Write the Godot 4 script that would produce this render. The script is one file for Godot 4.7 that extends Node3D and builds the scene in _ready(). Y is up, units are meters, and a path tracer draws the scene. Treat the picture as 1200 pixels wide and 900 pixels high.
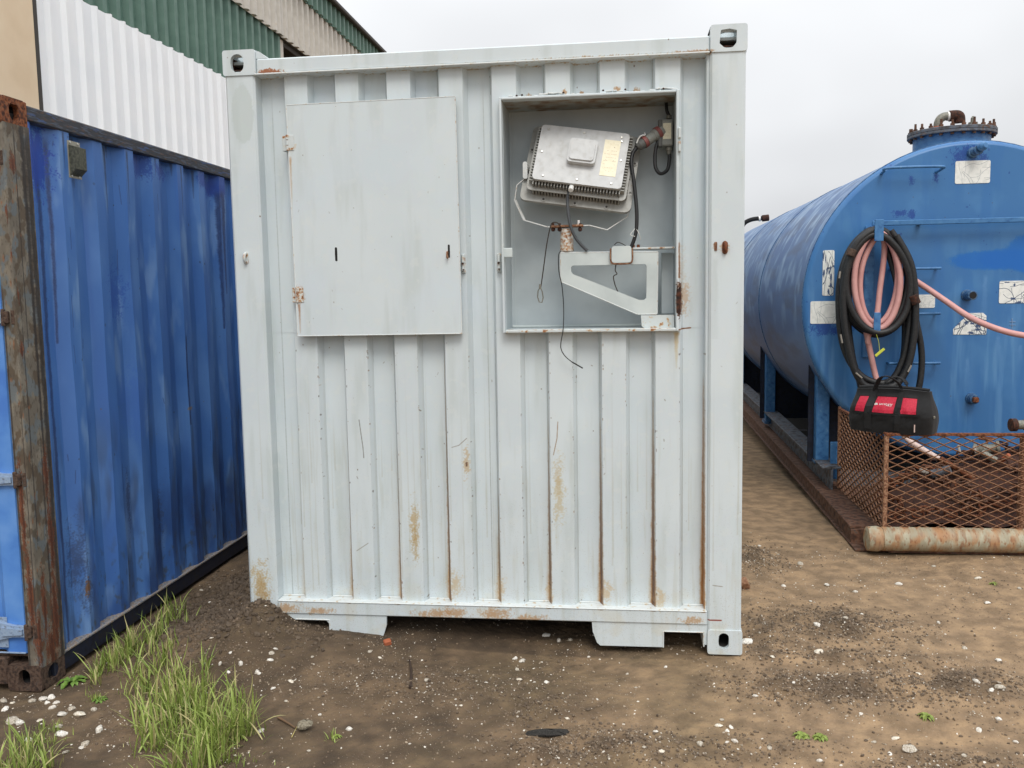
extends Node3D

# ------------------------------------------------------------------ camera of the photograph (metres, y up)
const CAM_POS := Vector3(1.87834, 1.72162, 4.19339)
const CAM_ROT := Vector3(-0.100141, 0.122988, -0.017293)
const FOCAL := 1047.81      # in pixels of the 1200 x 900 photograph
const CW := 2.438           # width of a shipping container
const WH := 2.896           # height of the pale container
const BX := -0.69          # right side of the blue container
const BZ := 0.65            # front of the blue container

var used := {}
var M := {}
var rng := RandomNumberGenerator.new()
var tile: PackedByteArray    # a 256 x 256 noise tile for stains

# ================================================================== mesh builder
class MB:
	var v := PackedVector3Array()
	var n := PackedVector3Array()
	var t := PackedVector2Array()
	var xf := Transform3D()
	var uvmode := 0
	var uv_a := Vector2.ZERO
	var uv_b := Vector2.ONE

	func uvof(p: Vector3, nn: Vector3) -> Vector2:
		if uvmode == 1:
			return Vector2((p.x - uv_a.x) / uv_b.x, 1.0 - (p.y - uv_a.y) / uv_b.y)
		if uvmode == 2:
			return Vector2((uv_a.x - p.z) / uv_b.x, 1.0 - (p.y - uv_a.y) / uv_b.y)
		if uvmode == 3:
			return Vector2((p.x - p.z - uv_a.x) / uv_b.x, 1.0 - (p.y - uv_a.y) / uv_b.y)
		var a := nn.abs()
		if a.x > a.y and a.x > a.z:
			return Vector2(p.z, -p.y)
		if a.y > a.z:
			return Vector2(p.x, p.z)
		return Vector2(p.x, -p.y)

	func vtx(p: Vector3, nn: Vector3, uv = null) -> void:
		v.append(xf * p)
		n.append((xf.basis * nn).normalized())
		t.append(uv if uv != null else uvof(p, nn))

	func tri(a: Vector3, b: Vector3, c: Vector3, hint := Vector3.ZERO) -> void:
		var x := (b - a).cross(c - a)
		if x.length_squared() < 1e-18:
			return
		var nn := x.normalized()
		if hint != Vector3.ZERO and nn.dot(hint) < 0.0:
			nn = -nn
		if (x.dot(nn) > 0.0) == (xf.basis.determinant() > 0.0):
			vtx(a, nn); vtx(c, nn); vtx(b, nn)
		else:
			vtx(a, nn); vtx(b, nn); vtx(c, nn)

	func quad(a: Vector3, b: Vector3, c: Vector3, d: Vector3, hint := Vector3.ZERO) -> void:
		tri(a, b, c, hint)
		tri(a, c, d, hint)

	func stri(a: Vector3, b: Vector3, c: Vector3, na: Vector3, nb: Vector3, nc: Vector3, ua = null, ub = null, uc = null) -> void:
		if ((b - a).cross(c - a).dot(na + nb + nc) > 0.0) == (xf.basis.determinant() > 0.0):
			vtx(a, na, ua); vtx(c, nc, uc); vtx(b, nb, ub)
		else:
			vtx(a, na, ua); vtx(b, nb, ub); vtx(c, nc, uc)

	# a box with chamfered edges
	func box(c: Vector3, s: Vector3, ch := 0.0, bs := Basis()) -> void:
		var h := s * 0.5
		ch = minf(ch, minf(h.x, minf(h.y, h.z)) * 0.9)
		var ax := [Vector3.RIGHT, Vector3.UP, Vector3.BACK]
		for i in 3:
			var u: Vector3 = ax[(i + 1) % 3]
			var w: Vector3 = ax[(i + 2) % 3]
			var hu := h[(i + 1) % 3] - ch
			var hw := h[(i + 2) % 3] - ch
			for sg: float in [-1.0, 1.0]:
				var nn: Vector3 = ax[i] * sg
				var o: Vector3 = nn * h[i]
				quad(c + bs * (o + u * hu + w * hw), c + bs * (o - u * hu + w * hw), c + bs * (o - u * hu - w * hw), c + bs * (o + u * hu - w * hw), bs * nn)
		if ch <= 0.0:
			return
		for i in 3:
			var a: Vector3 = ax[i]
			var b: Vector3 = ax[(i + 1) % 3]
			var e: Vector3 = ax[(i + 2) % 3]
			var hb := h[(i + 1) % 3]
			var he := h[(i + 2) % 3]
			for sb: float in [-1.0, 1.0]:
				for se: float in [-1.0, 1.0]:
					var p := b * sb * hb + e * se * (he - ch)
					var q := b * sb * (hb - ch) + e * se * he
					var l := a * (h[i] - ch)
					quad(c + bs * (p + l), c + bs * (p - l), c + bs * (q - l), c + bs * (q + l), bs * (b * sb + e * se))
		for sx: float in [-1.0, 1.0]:
			for sy: float in [-1.0, 1.0]:
				for sz: float in [-1.0, 1.0]:
					var k := Vector3(sx, sy, sz)
					tri(c + bs * (k * (h - Vector3(0, ch, ch))), c + bs * (k * (h - Vector3(ch, 0, ch))), c + bs * (k * (h - Vector3(ch, ch, 0))), bs * k)

	# box given by its two corners
	func bx(a: Vector3, b: Vector3, ch := 0.0) -> void:
		box((a + b) * 0.5, (b - a).abs(), ch)

	# a bar of rectangular section between two points
	func bar(a: Vector3, b: Vector3, w: float, hh: float, ch := 0.0) -> void:
		var z := (b - a).normalized()
		var up := Vector3.UP if absf(z.y) < 0.95 else Vector3.RIGHT
		var x := up.cross(z).normalized()
		box((a + b) * 0.5, Vector3(w, hh, a.distance_to(b)), ch, Basis(x, z.cross(x), z))

	func tube(pts: PackedVector3Array, r: float, sides := 8, closed := false, r2 := -1.0) -> void:
		var m := pts.size()
		if m < 2:
			return
		var rings := []
		var side := Vector3.ZERO
		for i in m:
			var d: Vector3
			if closed:
				d = pts[(i + 1) % m] - pts[(i + m - 1) % m]
			else:
				d = pts[mini(i + 1, m - 1)] - pts[maxi(i - 1, 0)]
			d = d.normalized()
			if side == Vector3.ZERO:
				side = d.cross(Vector3.UP if absf(d.y) < 0.9 else Vector3.RIGHT).normalized()
			side = (side - d * side.dot(d)).normalized()
			var up := d.cross(side)
			var rr := r if r2 < 0.0 else lerpf(r, r2, float(i) / (m - 1))
			var ring := []
			for k in sides:
				var a := TAU * k / sides
				var o := side * cos(a) + up * sin(a)
				ring.append([pts[i] + o * rr, o])
			rings.append(ring)
		for i in (m if closed else m - 1):
			var A: Array = rings[i]
			var B: Array = rings[(i + 1) % m]
			for k in sides:
				var k2 := (k + 1) % sides
				stri(A[k][0], B[k][0], B[k2][0], A[k][1], B[k][1], B[k2][1])
				stri(A[k][0], B[k2][0], A[k2][0], A[k][1], B[k2][1], A[k2][1])
		if not closed:
			for e in [0, m - 1]:
				var R: Array = rings[e]
				var out := (pts[0] - pts[1]) if e == 0 else (pts[m - 1] - pts[m - 2])
				for k in range(1, sides - 1):
					tri(R[0][0], R[k][0], R[k + 1][0], out)

	# straight cylinder with a small chamfer at its ends
	func cyl(a: Vector3, b: Vector3, r: float, sides := 16, ch := 0.0) -> void:
		if ch <= 0.0:
			tube(PackedVector3Array([a, b]), r, sides)
			return
		lathe(a, (b - a).normalized(), [[0.0, r - ch], [ch, r], [a.distance_to(b) - ch, r], [a.distance_to(b), r - ch]], sides)

	# a profile of [distance along, radius] turned about an axis; ends are closed; flat shading along, smooth around
	func lathe(o: Vector3, d: Vector3, prof: Array, sides := 24) -> void:
		var x := d.cross(Vector3.UP if absf(d.y) < 0.9 else Vector3.RIGHT).normalized()
		var y := d.cross(x)
		for i in prof.size() - 1:
			var l0: float = prof[i][0]; var r0: float = prof[i][1]; var l1: float = prof[i + 1][0]; var r1: float = prof[i + 1][1]
			var sl := Vector2(l1 - l0, r1 - r0)
			if sl.length() < 1e-7:
				continue
			sl = sl.normalized()
			for k in sides:
				var a := TAU * k / sides
				var b := TAU * (k + 1) / sides
				var ra := x * cos(a) + y * sin(a)
				var rb := x * cos(b) + y * sin(b)
				var na := ra * sl.x - d * sl.y
				var nb := rb * sl.x - d * sl.y
				var p := [o + d * l0 + ra * r0, o + d * l1 + ra * r1, o + d * l1 + rb * r1, o + d * l0 + rb * r0]
				if r0 < 1e-6:
					stri(p[0], p[1], p[2], na, na, nb)
				elif r1 < 1e-6:
					stri(p[0], p[1], p[3], na, na, nb)
				else:
					stri(p[0], p[1], p[2], na, na, nb)
					stri(p[0], p[2], p[3], na, nb, nb)
		for e in [0, prof.size() - 1]:
			var rr: float = prof[e][1]
			if rr > 1e-6:
				var cc: Vector3 = o + d * prof[e][0]
				for k in sides:
					var a := TAU * k / sides
					var b := TAU * (k + 1) / sides
					tri(cc, cc + (x * cos(a) + y * sin(a)) * rr, cc + (x * cos(b) + y * sin(b)) * rr, -d if e == 0 else d)

	# a flat polygon (x, y) pulled from z0 to z1
	func prism(poly: PackedVector2Array, z0: float, z1: float) -> void:
		var ix := Geometry2D.triangulate_polygon(poly)
		for k in range(0, ix.size(), 3):
			for zz: float in [z0, z1]:
				var hint := Vector3(0, 0, 1.0 if zz == maxf(z0, z1) else -1.0)
				tri(Vector3(poly[ix[k]].x, poly[ix[k]].y, zz), Vector3(poly[ix[k + 1]].x, poly[ix[k + 1]].y, zz), Vector3(poly[ix[k + 2]].x, poly[ix[k + 2]].y, zz), hint)
		var cw := Geometry2D.is_polygon_clockwise(poly)
		for i in poly.size():
			var a := poly[i]
			var b := poly[(i + 1) % poly.size()]
			var e := b - a
			var o := Vector3(e.y, -e.x, 0) * (-1.0 if cw else 1.0)
			quad(Vector3(a.x, a.y, z0), Vector3(b.x, b.y, z0), Vector3(b.x, b.y, z1), Vector3(a.x, a.y, z1), o)

	# a plate with a hole: both outlines are star-shaped about c
	func ring(outer: PackedVector2Array, inner: PackedVector2Array, c: Vector2, z0: float, z1: float) -> void:
		var ang := []
		for q in [outer, inner]:
			for p: Vector2 in q:
				ang.append(fposmod((p - c).angle(), TAU))
		for k in 24:
			ang.append(TAU * k / 24)
		ang.sort()
		var clean := []
		for a: float in ang:
			if clean.is_empty() or a - clean[-1] > 1e-4:
				clean.append(a)
		var po := []
		var pi_ := []
		for a: float in clean:
			po.append(hit(outer, c, a))
			pi_.append(hit(inner, c, a))
		var zt := maxf(z0, z1)
		for i in clean.size():
			var j := (i + 1) % clean.size()
			var a: Vector2 = po[i]; var b: Vector2 = po[j]; var d: Vector2 = pi_[i]; var e: Vector2 = pi_[j]
			for zz: float in [z0, z1]:
				quad(Vector3(a.x, a.y, zz), Vector3(b.x, b.y, zz), Vector3(e.x, e.y, zz), Vector3(d.x, d.y, zz), Vector3(0, 0, 1.0 if zz == zt else -1.0))
			var o := Vector3(a.x + b.x - 2 * c.x, a.y + b.y - 2 * c.y, 0)
			quad(Vector3(a.x, a.y, z0), Vector3(b.x, b.y, z0), Vector3(b.x, b.y, z1), Vector3(a.x, a.y, z1), o)
			quad(Vector3(d.x, d.y, z0), Vector3(e.x, e.y, z0), Vector3(e.x, e.y, z1), Vector3(d.x, d.y, z1), -o)

	func hit(poly: PackedVector2Array, c: Vector2, a: float) -> Vector2:
		var d := Vector2(cos(a), sin(a))
		var best := 0.0
		for i in poly.size():
			var p := poly[i] - c
			var e := poly[(i + 1) % poly.size()] - poly[i]
			var den := d.cross(e)
			if absf(den) < 1e-9:
				continue
			var tt := p.cross(e) / den
			var s := p.cross(d) / den
			if tt > 0.0 and s > -1e-5 and s < 1.0 + 1e-5:
				best = maxf(best, tt)
		return c + d * best

	func mesh(offset := Vector3.ZERO) -> ArrayMesh:
		var a := []
		a.resize(Mesh.ARRAY_MAX)
		if offset != Vector3.ZERO:
			for i in v.size():
				v[i] -= offset
		a[Mesh.ARRAY_VERTEX] = v
		a[Mesh.ARRAY_NORMAL] = n
		a[Mesh.ARRAY_TEX_UV] = t
		var am := ArrayMesh.new()
		am.add_surface_from_arrays(Mesh.PRIMITIVE_TRIANGLES, a)
		return am

# ================================================================== painted textures (colour, stains and wear only)
class Canvas:
	var w: int
	var h: int
	var d: PackedByteArray
	var nz: PackedByteArray
	var r := RandomNumberGenerator.new()

	func _init(ww: int, hh: int, col: Color, noise_tile: PackedByteArray, sd: int) -> void:
		w = ww; h = hh; nz = noise_tile; r.seed = sd
		var im := Image.create_empty(w, h, false, Image.FORMAT_RGB8)
		im.fill(col)
		d = im.get_data()

	# a noise layer: sx, sy stretch it; lo..hi is the ramp (0..1)
	func noise(sd: int, freq: float, sx: float, sy: float, lo: float, hi: float, col: Color, amt: float, y0 := 0.0, y1 := 1.0, oct := 4) -> void:
		var f := FastNoiseLite.new()
		f.seed = sd
		f.noise_type = FastNoiseLite.TYPE_SIMPLEX_SMOOTH
		f.frequency = freq
		f.fractal_octaves = oct
		var im := f.get_image(maxi(8, int(w / sx)), maxi(8, int(h / sy)), false, false, true)
		im.resize(w, h, Image.INTERPOLATE_CUBIC)
		var q := im.get_data()
		var lut := PackedInt32Array()
		lut.resize(256)
		for i in 256:
			lut[i] = int(256.0 * amt * smoothstep(lo, hi, i / 255.0))
		var cr := col.r8; var cg := col.g8; var cb := col.b8
		for y in range(int(y0 * h), int(y1 * h)):
			var i := y * w
			var fade := 256
			if y0 > 0.0:
				fade = int(256.0 * smoothstep(y0, y0 + 0.22, float(y) / h))
			if y1 < 1.0:
				fade = int(fade * (1.0 - smoothstep(y1 - 0.15, y1, float(y) / h)))
			for x in w:
				var a := (lut[q[i]] * fade) >> 8
				if a > 0:
					var j := i * 3
					d[j] += ((cr - d[j]) * a) >> 8
					d[j + 1] += ((cg - d[j + 1]) * a) >> 8
					d[j + 2] += ((cb - d[j + 2]) * a) >> 8
				i += 1

	func px(x: int, y: int, cr: int, cg: int, cb: int, a: float) -> void:
		if x < 0 or y < 0 or x >= w or y >= h or a <= 0.0:
			return
		var j := (y * w + x) * 3
		a = minf(a, 1.0)
		d[j] = int(d[j] + (cr - d[j]) * a)
		d[j + 1] = int(d[j + 1] + (cg - d[j + 1]) * a)
		d[j + 2] = int(d[j + 2] + (cb - d[j + 2]) * a)

	func nzv(x: int, y: int) -> float:
		return (nz[(y & 255) * 256 + (x & 255)] + nz[((y * 4 + 91) & 255) * 256 + ((x * 4 + 37) & 255)] * 1.2) / 561.0

	# a run of rust or dirt: strong and wide at y1, thin at y0 (pixels)
	func streak(x: float, y0: float, y1: float, w0: float, w1: float, col: Color, a0: float, a1: float) -> void:
		var off := r.randi() % 256
		var ys := mini(int(y0), int(y1))
		var ye := maxi(int(y0), int(y1))
		for y in range(ys, ye):
			var k := (y - y0) / (y1 - y0)
			var ww := lerpf(w0, w1, k) * (0.6 + 0.8 * nzv(off, y + off))
			var aa := lerpf(a0, a1, k) * smoothstep(0.0, 0.08, k)
			var cx := x + (nzv(off + 40, y >> 2) - 0.5) * ww * 0.7
			for xx in range(int(cx - ww - 1), int(cx + ww + 2)):
				var e := 1.0 - absf(xx - cx) / (ww + 0.5)
				if e > 0.0:
					px(xx, y, col.r8, col.g8, col.b8, aa * minf(1.0, e * 1.6) * (0.45 + 0.8 * nzv(xx * 3 + off, y)))

	func blob(cx: float, cy: float, rx: float, ry: float, col: Color, a: float, rough := 0.6, hard := 0.6) -> void:
		var off := r.randi() % 256
		for y in range(int(cy - ry * 1.4), int(cy + ry * 1.4)):
			for x in range(int(cx - rx * 1.4), int(cx + rx * 1.4)):
				var q := sqrt(pow((x - cx) / rx, 2) + pow((y - cy) / ry, 2))
				var e := 1.0 - q + (nzv(x + off, y + off * 2) - 0.5) * rough * 2.0
				px(x, y, col.r8, col.g8, col.b8, a * smoothstep(0.0, hard, e))

	func line(p: Array, width: float, col: Color, a: float) -> void:
		for i in p.size() - 1:
			var s: Vector2 = p[i]
			var e: Vector2 = p[i + 1]
			var m := int(s.distance_to(e) * 1.5) + 1
			for k in m + 1:
				var q := s.lerp(e, float(k) / m)
				for yy in range(int(q.y - width), int(q.y + width) + 1):
					for xx in range(int(q.x - width), int(q.x + width) + 1):
						px(xx, yy, col.r8, col.g8, col.b8, a * clampf(width + 0.5 - Vector2(xx + 0.5, yy + 0.5).distance_to(q), 0, 1))

	func specks(m: int, rmin: float, rmax: float, col: Color, a: float, area := Rect2(0, 0, 1, 1)) -> void:
		for i in m:
			var x := (area.position.x + area.size.x * r.randf()) * w
			var y := (area.position.y + area.size.y * r.randf()) * h
			var rr := rmin + (rmax - rmin) * pow(r.randf(), 3)
			if rr < 1.0:
				px(int(x), int(y), col.r8, col.g8, col.b8, a * (0.4 + 0.6 * r.randf()))
			else:
				blob(x, y, rr, rr * r.randf_range(0.7, 1.6), col, a * (0.5 + 0.5 * r.randf()), 0.5, 0.5)

	func tex() -> ImageTexture:
		var im := Image.create_from_data(w, h, false, Image.FORMAT_RGB8, d)
		return ImageTexture.create_from_image(im)

# ================================================================== naming, placing
func numbered(c: String) -> String:
	var k: int = used.get(c, 0)
	used[c] = k + 1
	return c if k == 0 else "%s_%03d" % [c, k]

func tag(o: Node3D, label: String, category: String, group := "") -> void:
	o.set_meta("label", label)
	o.set_meta("category", category)
	if group != "":
		o.set_meta("group", group)

func thing(called: String, label: String, category: String, at := Vector3.ZERO, group := "") -> Node3D:
	var o := Node3D.new()
	o.name = numbered(called)
	add_child(o, true)
	o.position = at
	tag(o, label, category, group)
	return o

# vertices are in world coordinates; the part is hung under its thing
func part(called: String, mb: MB, m: Material, parent: Node3D, label := "") -> MeshInstance3D:
	var o := MeshInstance3D.new()
	var base := Vector3.ZERO
	var q: Node = parent
	while q != self:
		base += (q as Node3D).position
		q = q.get_parent()
	o.mesh = mb.mesh(base)
	o.material_override = m
	o.name = called
	var k := 0
	while parent.has_node(NodePath(String(o.name))):
		k += 1
		o.name = "%s_%03d" % [called, k]
	parent.add_child(o, true)
	if label != "":
		o.set_meta("label", label)
	return o

func solo(called: String, mb: MB, m: Material, label: String, category: String, at: Vector3, group := "") -> MeshInstance3D:
	var o := MeshInstance3D.new()
	o.mesh = mb.mesh(at)
	o.material_override = m
	o.name = numbered(called)
	add_child(o, true)
	o.position = at
	tag(o, label, category, group)
	return o

func struct(called: String, mesh: Mesh, m: Material) -> MeshInstance3D:
	var o := MeshInstance3D.new()
	o.mesh = mesh
	o.material_override = m
	o.name = numbered(called)
	add_child(o, true)
	o.set_meta("kind", "structure")
	return o

func P(u: float, v: float, z: float) -> Vector3:      # where the line of sight through a point of the photograph meets the upright plane at depth z
	var d := Basis.from_euler(CAM_ROT) * Vector3((u - 600.0) / FOCAL, -(v - 450.0) / FOCAL, -1.0)
	return CAM_POS + d * ((z - CAM_POS.z) / d.z)

func G(u: float, v: float) -> Vector3:                # the same for the ground
	var d := Basis.from_euler(CAM_ROT) * Vector3((u - 600.0) / FOCAL, -(v - 450.0) / FOCAL, -1.0)
	var y := 0.0
	var p := Vector3.ZERO
	for i in 8:
		p = CAM_POS + d * ((y - CAM_POS.y) / d.y)
		y = height(p.x, p.z)
	return p

func curve(pts: Array, step := 0.02) -> PackedVector3Array:
	var c := Curve3D.new()
	c.bake_interval = step
	for i in pts.size():
		var a: Vector3 = pts[maxi(i - 1, 0)]
		var b: Vector3 = pts[mini(i + 1, pts.size() - 1)]
		var tn := (b - a) / 6.0
		c.add_point(pts[i], -tn, tn)
	return c.get_baked_points()

# ================================================================== the lie of the ground
var gn := FastNoiseLite.new()
var gn2 := FastNoiseLite.new()
var gn3 := FastNoiseLite.new()

func bump(x: float, z: float, cx: float, cz: float, rx: float, rz: float) -> float:
	var q := pow((x - cx) / rx, 2) + pow((z - cz) / rz, 2)
	return exp(-q)

const HEAPS := [[3.0, -0.42, 0.28, 0.2, 1.0], [2.68, 0.35, 0.27, 0.14, 1.0], [3.25, 0.28, 0.36, 0.15, 0.9], [2.95, 0.0, 0.32, 0.07, 0.6], [3.1, 0.98, 0.3, 0.12, 0.7], [1.8, 0.95, 0.3, 0.14, 0.8], [2.72, -1.6, 0.16, 0.26, 0.7], [2.58, -0.2, 0.1, 0.25, 0.6], [1.05, 0.45, 0.45, 0.16, 0.5], [1.55, 0.62, 0.12, 0.1, 0.7], [1.62, 1.02, 0.12, 0.07, 0.8], [2.3, 0.9, 0.3, 0.1, 0.4]]

func heaps(x: float, z: float) -> float:     # how much loose dark gravelly soil lies here, 0..1
	var s := 0.0
	for q in HEAPS:
		s += bump(x, z, q[0], q[1], q[2], q[3]) * q[4]
	return minf(s, 1.2)

func height(x: float, z: float) -> float:
	var y := -0.006
	# soil pushed up along the left side of the pale container
	var back := 1.0 - smoothstep(-0.75, 0.0, z)
	y += 0.34 * exp(-pow((x - 0.05) / 0.33, 2)) * back * (1.0 if x < 0.05 else exp(-pow((x - 0.05) / 0.08, 2)))
	y += 0.14 * bump(x, z, 0.07, -0.01, 0.15, 0.3) + 0.05 * bump(x, z, -0.25, 0.05, 0.25, 0.3)
	y += 0.07 * bump(x, z, 0.25, 0.05, 0.5, 0.5)
	y += 0.05 * bump(x, z, 0.95, -0.25, 0.5, 0.2)
	y += 0.034 * heaps(x, z) * (1.0 + 1.2 * gn2.get_noise_2d(x * 0.7, z * 0.7))
	# ruts and hollows
	y -= 0.02 * bump(x, z, 1.9, 0.15, 0.5, 0.25)
	y += 0.018 * gn.get_noise_2d(x, z)
	var near := 1.0 - smoothstep(3.0, 12.0, absf(z) + absf(x - 2.0))
	var loose := 0.12 + 1.0 * heaps(x, z) + 1.0 * exp(-pow((x + 0.1) / 0.45, 2)) * (1.0 - smoothstep(0.1, 0.7, z))
	y += near * loose * 0.013 * gn2.get_noise_2d(x, z)
	y += near * (0.12 + 0.9 * loose) * 0.0095 * gn3.get_noise_2d(x, z)
	if z < -2.5 and x > 2.4:
		y -= 0.02 * minf(8.0, -2.5 - z)
	return y

# ================================================================== materials
func ntex(sd: int, freq: float, cols: Array, offs: Array, size := 512, oct := 5, kind := FastNoiseLite.TYPE_SIMPLEX_SMOOTH) -> NoiseTexture2D:
	var t := NoiseTexture2D.new()
	t.width = size; t.height = size; t.seamless = true
	var f := FastNoiseLite.new()
	f.seed = sd; f.frequency = freq; f.fractal_octaves = oct; f.noise_type = kind
	t.noise = f
	var g := Gradient.new()
	g.offsets = PackedFloat32Array(offs)
	g.colors = PackedColorArray(cols)
	t.color_ramp = g
	return t

func gtex(sd: int, freq: float, size := 512, oct := 5) -> NoiseTexture2D:
	return ntex(sd, freq, [Color.BLACK, Color.WHITE], [0.0, 1.0], size, oct)

func flat(c: Color, rough := 0.6, metal := 0.0) -> StandardMaterial3D:
	var m := StandardMaterial3D.new()
	m.albedo_color = c; m.roughness = rough; m.metallic = metal
	return m

func tri_mat(t: Texture2D, metres: float, rough := 0.7, hmap: Texture2D = null, hs := 0.0, metal := 0.0) -> StandardMaterial3D:
	var m := StandardMaterial3D.new()
	m.albedo_texture = t
	m.roughness = rough; m.metallic = metal
	m.uv1_triplanar = true
	m.uv1_world_triplanar = true
	m.uv1_scale = Vector3.ONE / metres
	if hmap:
		m.heightmap_enabled = true
		m.heightmap_texture = hmap
		m.heightmap_scale = hs
	return m

func uv_mat(t: Texture2D, rough := 0.6, metal := 0.0) -> StandardMaterial3D:
	var m := StandardMaterial3D.new()
	m.albedo_texture = t
	m.roughness = rough; m.metallic = metal
	m.texture_repeat = false
	return m

const RUST := Color8(122, 68, 34)
const RUST_DARK := Color8(70, 38, 24)
const TAN := Color8(176, 146, 96)

func fx(x: float) -> float:
	return x / CW * 1024.0
func fy(y: float) -> float:
	return (1.0 - y / WH) * 1216.0

func face_texture() -> Texture2D:
	var c := Canvas.new(1024, 1216, Color8(207, 217, 221), tile, 11)
	c.noise(1, 0.004, 1, 1, 0.3, 0.8, Color8(200, 211, 216), 0.6)
	c.noise(2, 0.02, 1, 8, 0.5, 0.9, Color8(184, 194, 192), 0.4)
	c.noise(3, 0.03, 1, 1, 0.62, 0.8, Color8(212, 219, 219), 0.4)
	c.noise(4, 0.05, 1, 14, 0.62, 0.9, Color8(184, 188, 178), 0.35, 0.55, 1.0)
	c.noise(5, 0.012, 1, 1, 0.55, 0.8, Color8(202, 197, 178), 0.4, 0.8, 1.0)
	# speckle thrown up from the ground
	c.specks(5200, 0.4, 0.9, Color8(120, 108, 92), 0.30, Rect2(0, 0.9, 1, 0.1))
	c.specks(3800, 0.4, 0.9, Color8(120, 112, 98), 0.22, Rect2(0, 0.75, 1, 0.2))
	c.specks(900, 0.4, 0.8, Color8(110, 108, 98), 0.2)
	c.specks(130, 0.6, 1.8, Color8(84, 64, 50), 0.75)
	for i in 40:
		c.streak(c.r.randf() * 1024, c.r.randf_range(590, 800), c.r.randf_range(850, 1120), 0.7, 1.6, Color8(176, 176, 164), 0.0, 0.4)
	# runs of rust in the left corner of each rib, thin grey lines at both sides
	for k in 8:
		var x := fx(0.285 + 0.25 * k - 0.012)
		var amt: float = [0.4, 0.75, 0.8, 1.0, 0.75, 0.85, 1.0, 1.0][k]
		var top: float = [0.9, 1.0, 0.9, 1.35, 0.7, 1.05, 1.05, 1.15][k]
		c.streak(x, fy(minf(1.5, top * 1.1)), fy(0.2), 1.2, 3.0 + 2.6 * amt, Color8(146, 90, 42), 0.25, 0.95 * amt)
		c.streak(x, fy(top * 0.9), fy(0.2), 0.8, 2.0 * amt + 0.6, RUST_DARK, 0.25, 0.95 * amt)
		c.streak(x, fy(1.53), fy(0.2), 0.7, 0.9, Color8(96, 92, 84), 0.35, 0.45)
		c.streak(x, fy(2.79), fy(2.65), 0.7, 0.9, Color8(96, 92, 84), 0.35, 0.45)
		for i in 26:
			var ex: float = fx(0.285 + 0.25 * k + (0.112 if c.r.randf() < 0.6 else 0.002))
			c.blob(ex + c.r.randf_range(-1.5, 1.5), c.r.randf_range(0.48, 0.93) * 1216, c.r.randf_range(0.6, 1.5), c.r.randf_range(0.8, 3.5), Color8(112, 82, 60) if c.r.randf() < 0.6 else Color8(70, 62, 58), c.r.randf_range(0.3, 0.8), 0.8, 0.6)
		c.streak(x - 4, fy(0.55), fy(0.2), 1.0, 7.0, Color8(178, 132, 78), 0.05, 0.4 * amt)
		c.streak(fx(0.285 + 0.25 * k + 0.125), fy(1.5), fy(0.2), 0.7, 1.0, Color8(150, 150, 138), 0.1, 0.4)
	c.streak(fx(2.258), fy(1.35), fy(0.2), 1.0, 3.6, Color8(140, 82, 38), 0.3, 0.95)
	c.streak(fx(2.254), fy(0.9), fy(0.2), 1.0, 6.0, Color8(176, 122, 62), 0.1, 0.6)
	c.streak(fx(0.2), fy(2.75), fy(0.2), 0.7, 0.9, Color8(120, 124, 120), 0.35, 0.5)
	c.streak(fx(1.235), fy(2.75), fy(0.2), 0.6, 0.8, Color8(128, 132, 128), 0.4, 0.5)
	# tan blotches
	c.blob(fx(0.855), fy(0.6), 12, 58, TAN, 0.62, 1.0, 0.8)
	c.blob(fx(0.862), fy(0.5), 9, 40, Color8(160, 124, 66), 0.45, 1.2, 0.8)
	c.blob(fx(1.575), fy(0.76), 14, 80, Color8(188, 170, 130), 0.55, 1.2, 0.9)
	c.blob(fx(1.57), fy(0.83), 8, 46, TAN, 0.3, 1.2, 0.8)
	c.blob(fx(1.125), fy(0.9), 9, 40, Color8(184, 154, 110), 0.6, 1.2, 0.8)
	c.blob(fx(1.125), fy(0.9), 3, 6, RUST_DARK, 0.7, 1.0, 0.5)
	c.blob(fx(0.065), fy(0.29), 24, 60, Color8(180, 152, 104), 0.75, 1.0, 0.9)
	c.blob(fx(0.075), fy(0.24), 16, 40, Color8(158, 122, 72), 0.5, 1.2, 0.9)
	c.blob(fx(2.155), fy(1.83), 10, 60, Color8(196, 180, 160), 0.4, 1.0, 0.9)
	for q in [[0.2, 0.17, 40, 12], [0.36, 0.16, 40, 10], [0.95, 0.16, 50, 12], [1.06, 0.17, 34, 14], [1.26, 0.17, 40, 14], [1.42, 0.15, 40, 10], [2.2, 0.16, 30, 10]]:
		c.blob(fx(q[0]), fy(q[1]), q[2], q[3], Color8(170, 122, 76), 0.62, 1.0, 0.8)
	for q in [[1.05, 0.3, 20, 34], [1.28, 0.28, 14, 30], [1.8, 0.28, 16, 30], [1.52, 0.26, 10, 24], [2.05, 0.25, 14, 24]]:
		c.blob(fx(q[0]), fy(q[1]), q[2], q[3], Color8(192, 160, 112), 0.5, 1.1, 0.9)
	# scratches and scuffs
	c.line([Vector2(fx(0.595), fy(1.12)), Vector2(fx(0.61), fy(0.98)), Vector2(fx(0.612), fy(0.93))], 0.6, Color8(90, 86, 80), 0.7)
	c.line([Vector2(fx(1.055), fy(0.985)), Vector2(fx(1.09), fy(0.995)), Vector2(fx(1.13), fy(1.03))], 0.5, Color8(104, 90, 78), 0.6)
	c.line([Vector2(fx(1.573), fy(1.11)), Vector2(fx(1.568), fy(1.03)), Vector2(fx(1.55), fy(0.95))], 0.6, Color8(130, 94, 64), 0.7)
	c.line([Vector2(fx(0.56), fy(0.46)), Vector2(fx(0.62), fy(0.5))], 0.6, Color8(130, 124, 110), 0.6)
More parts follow.
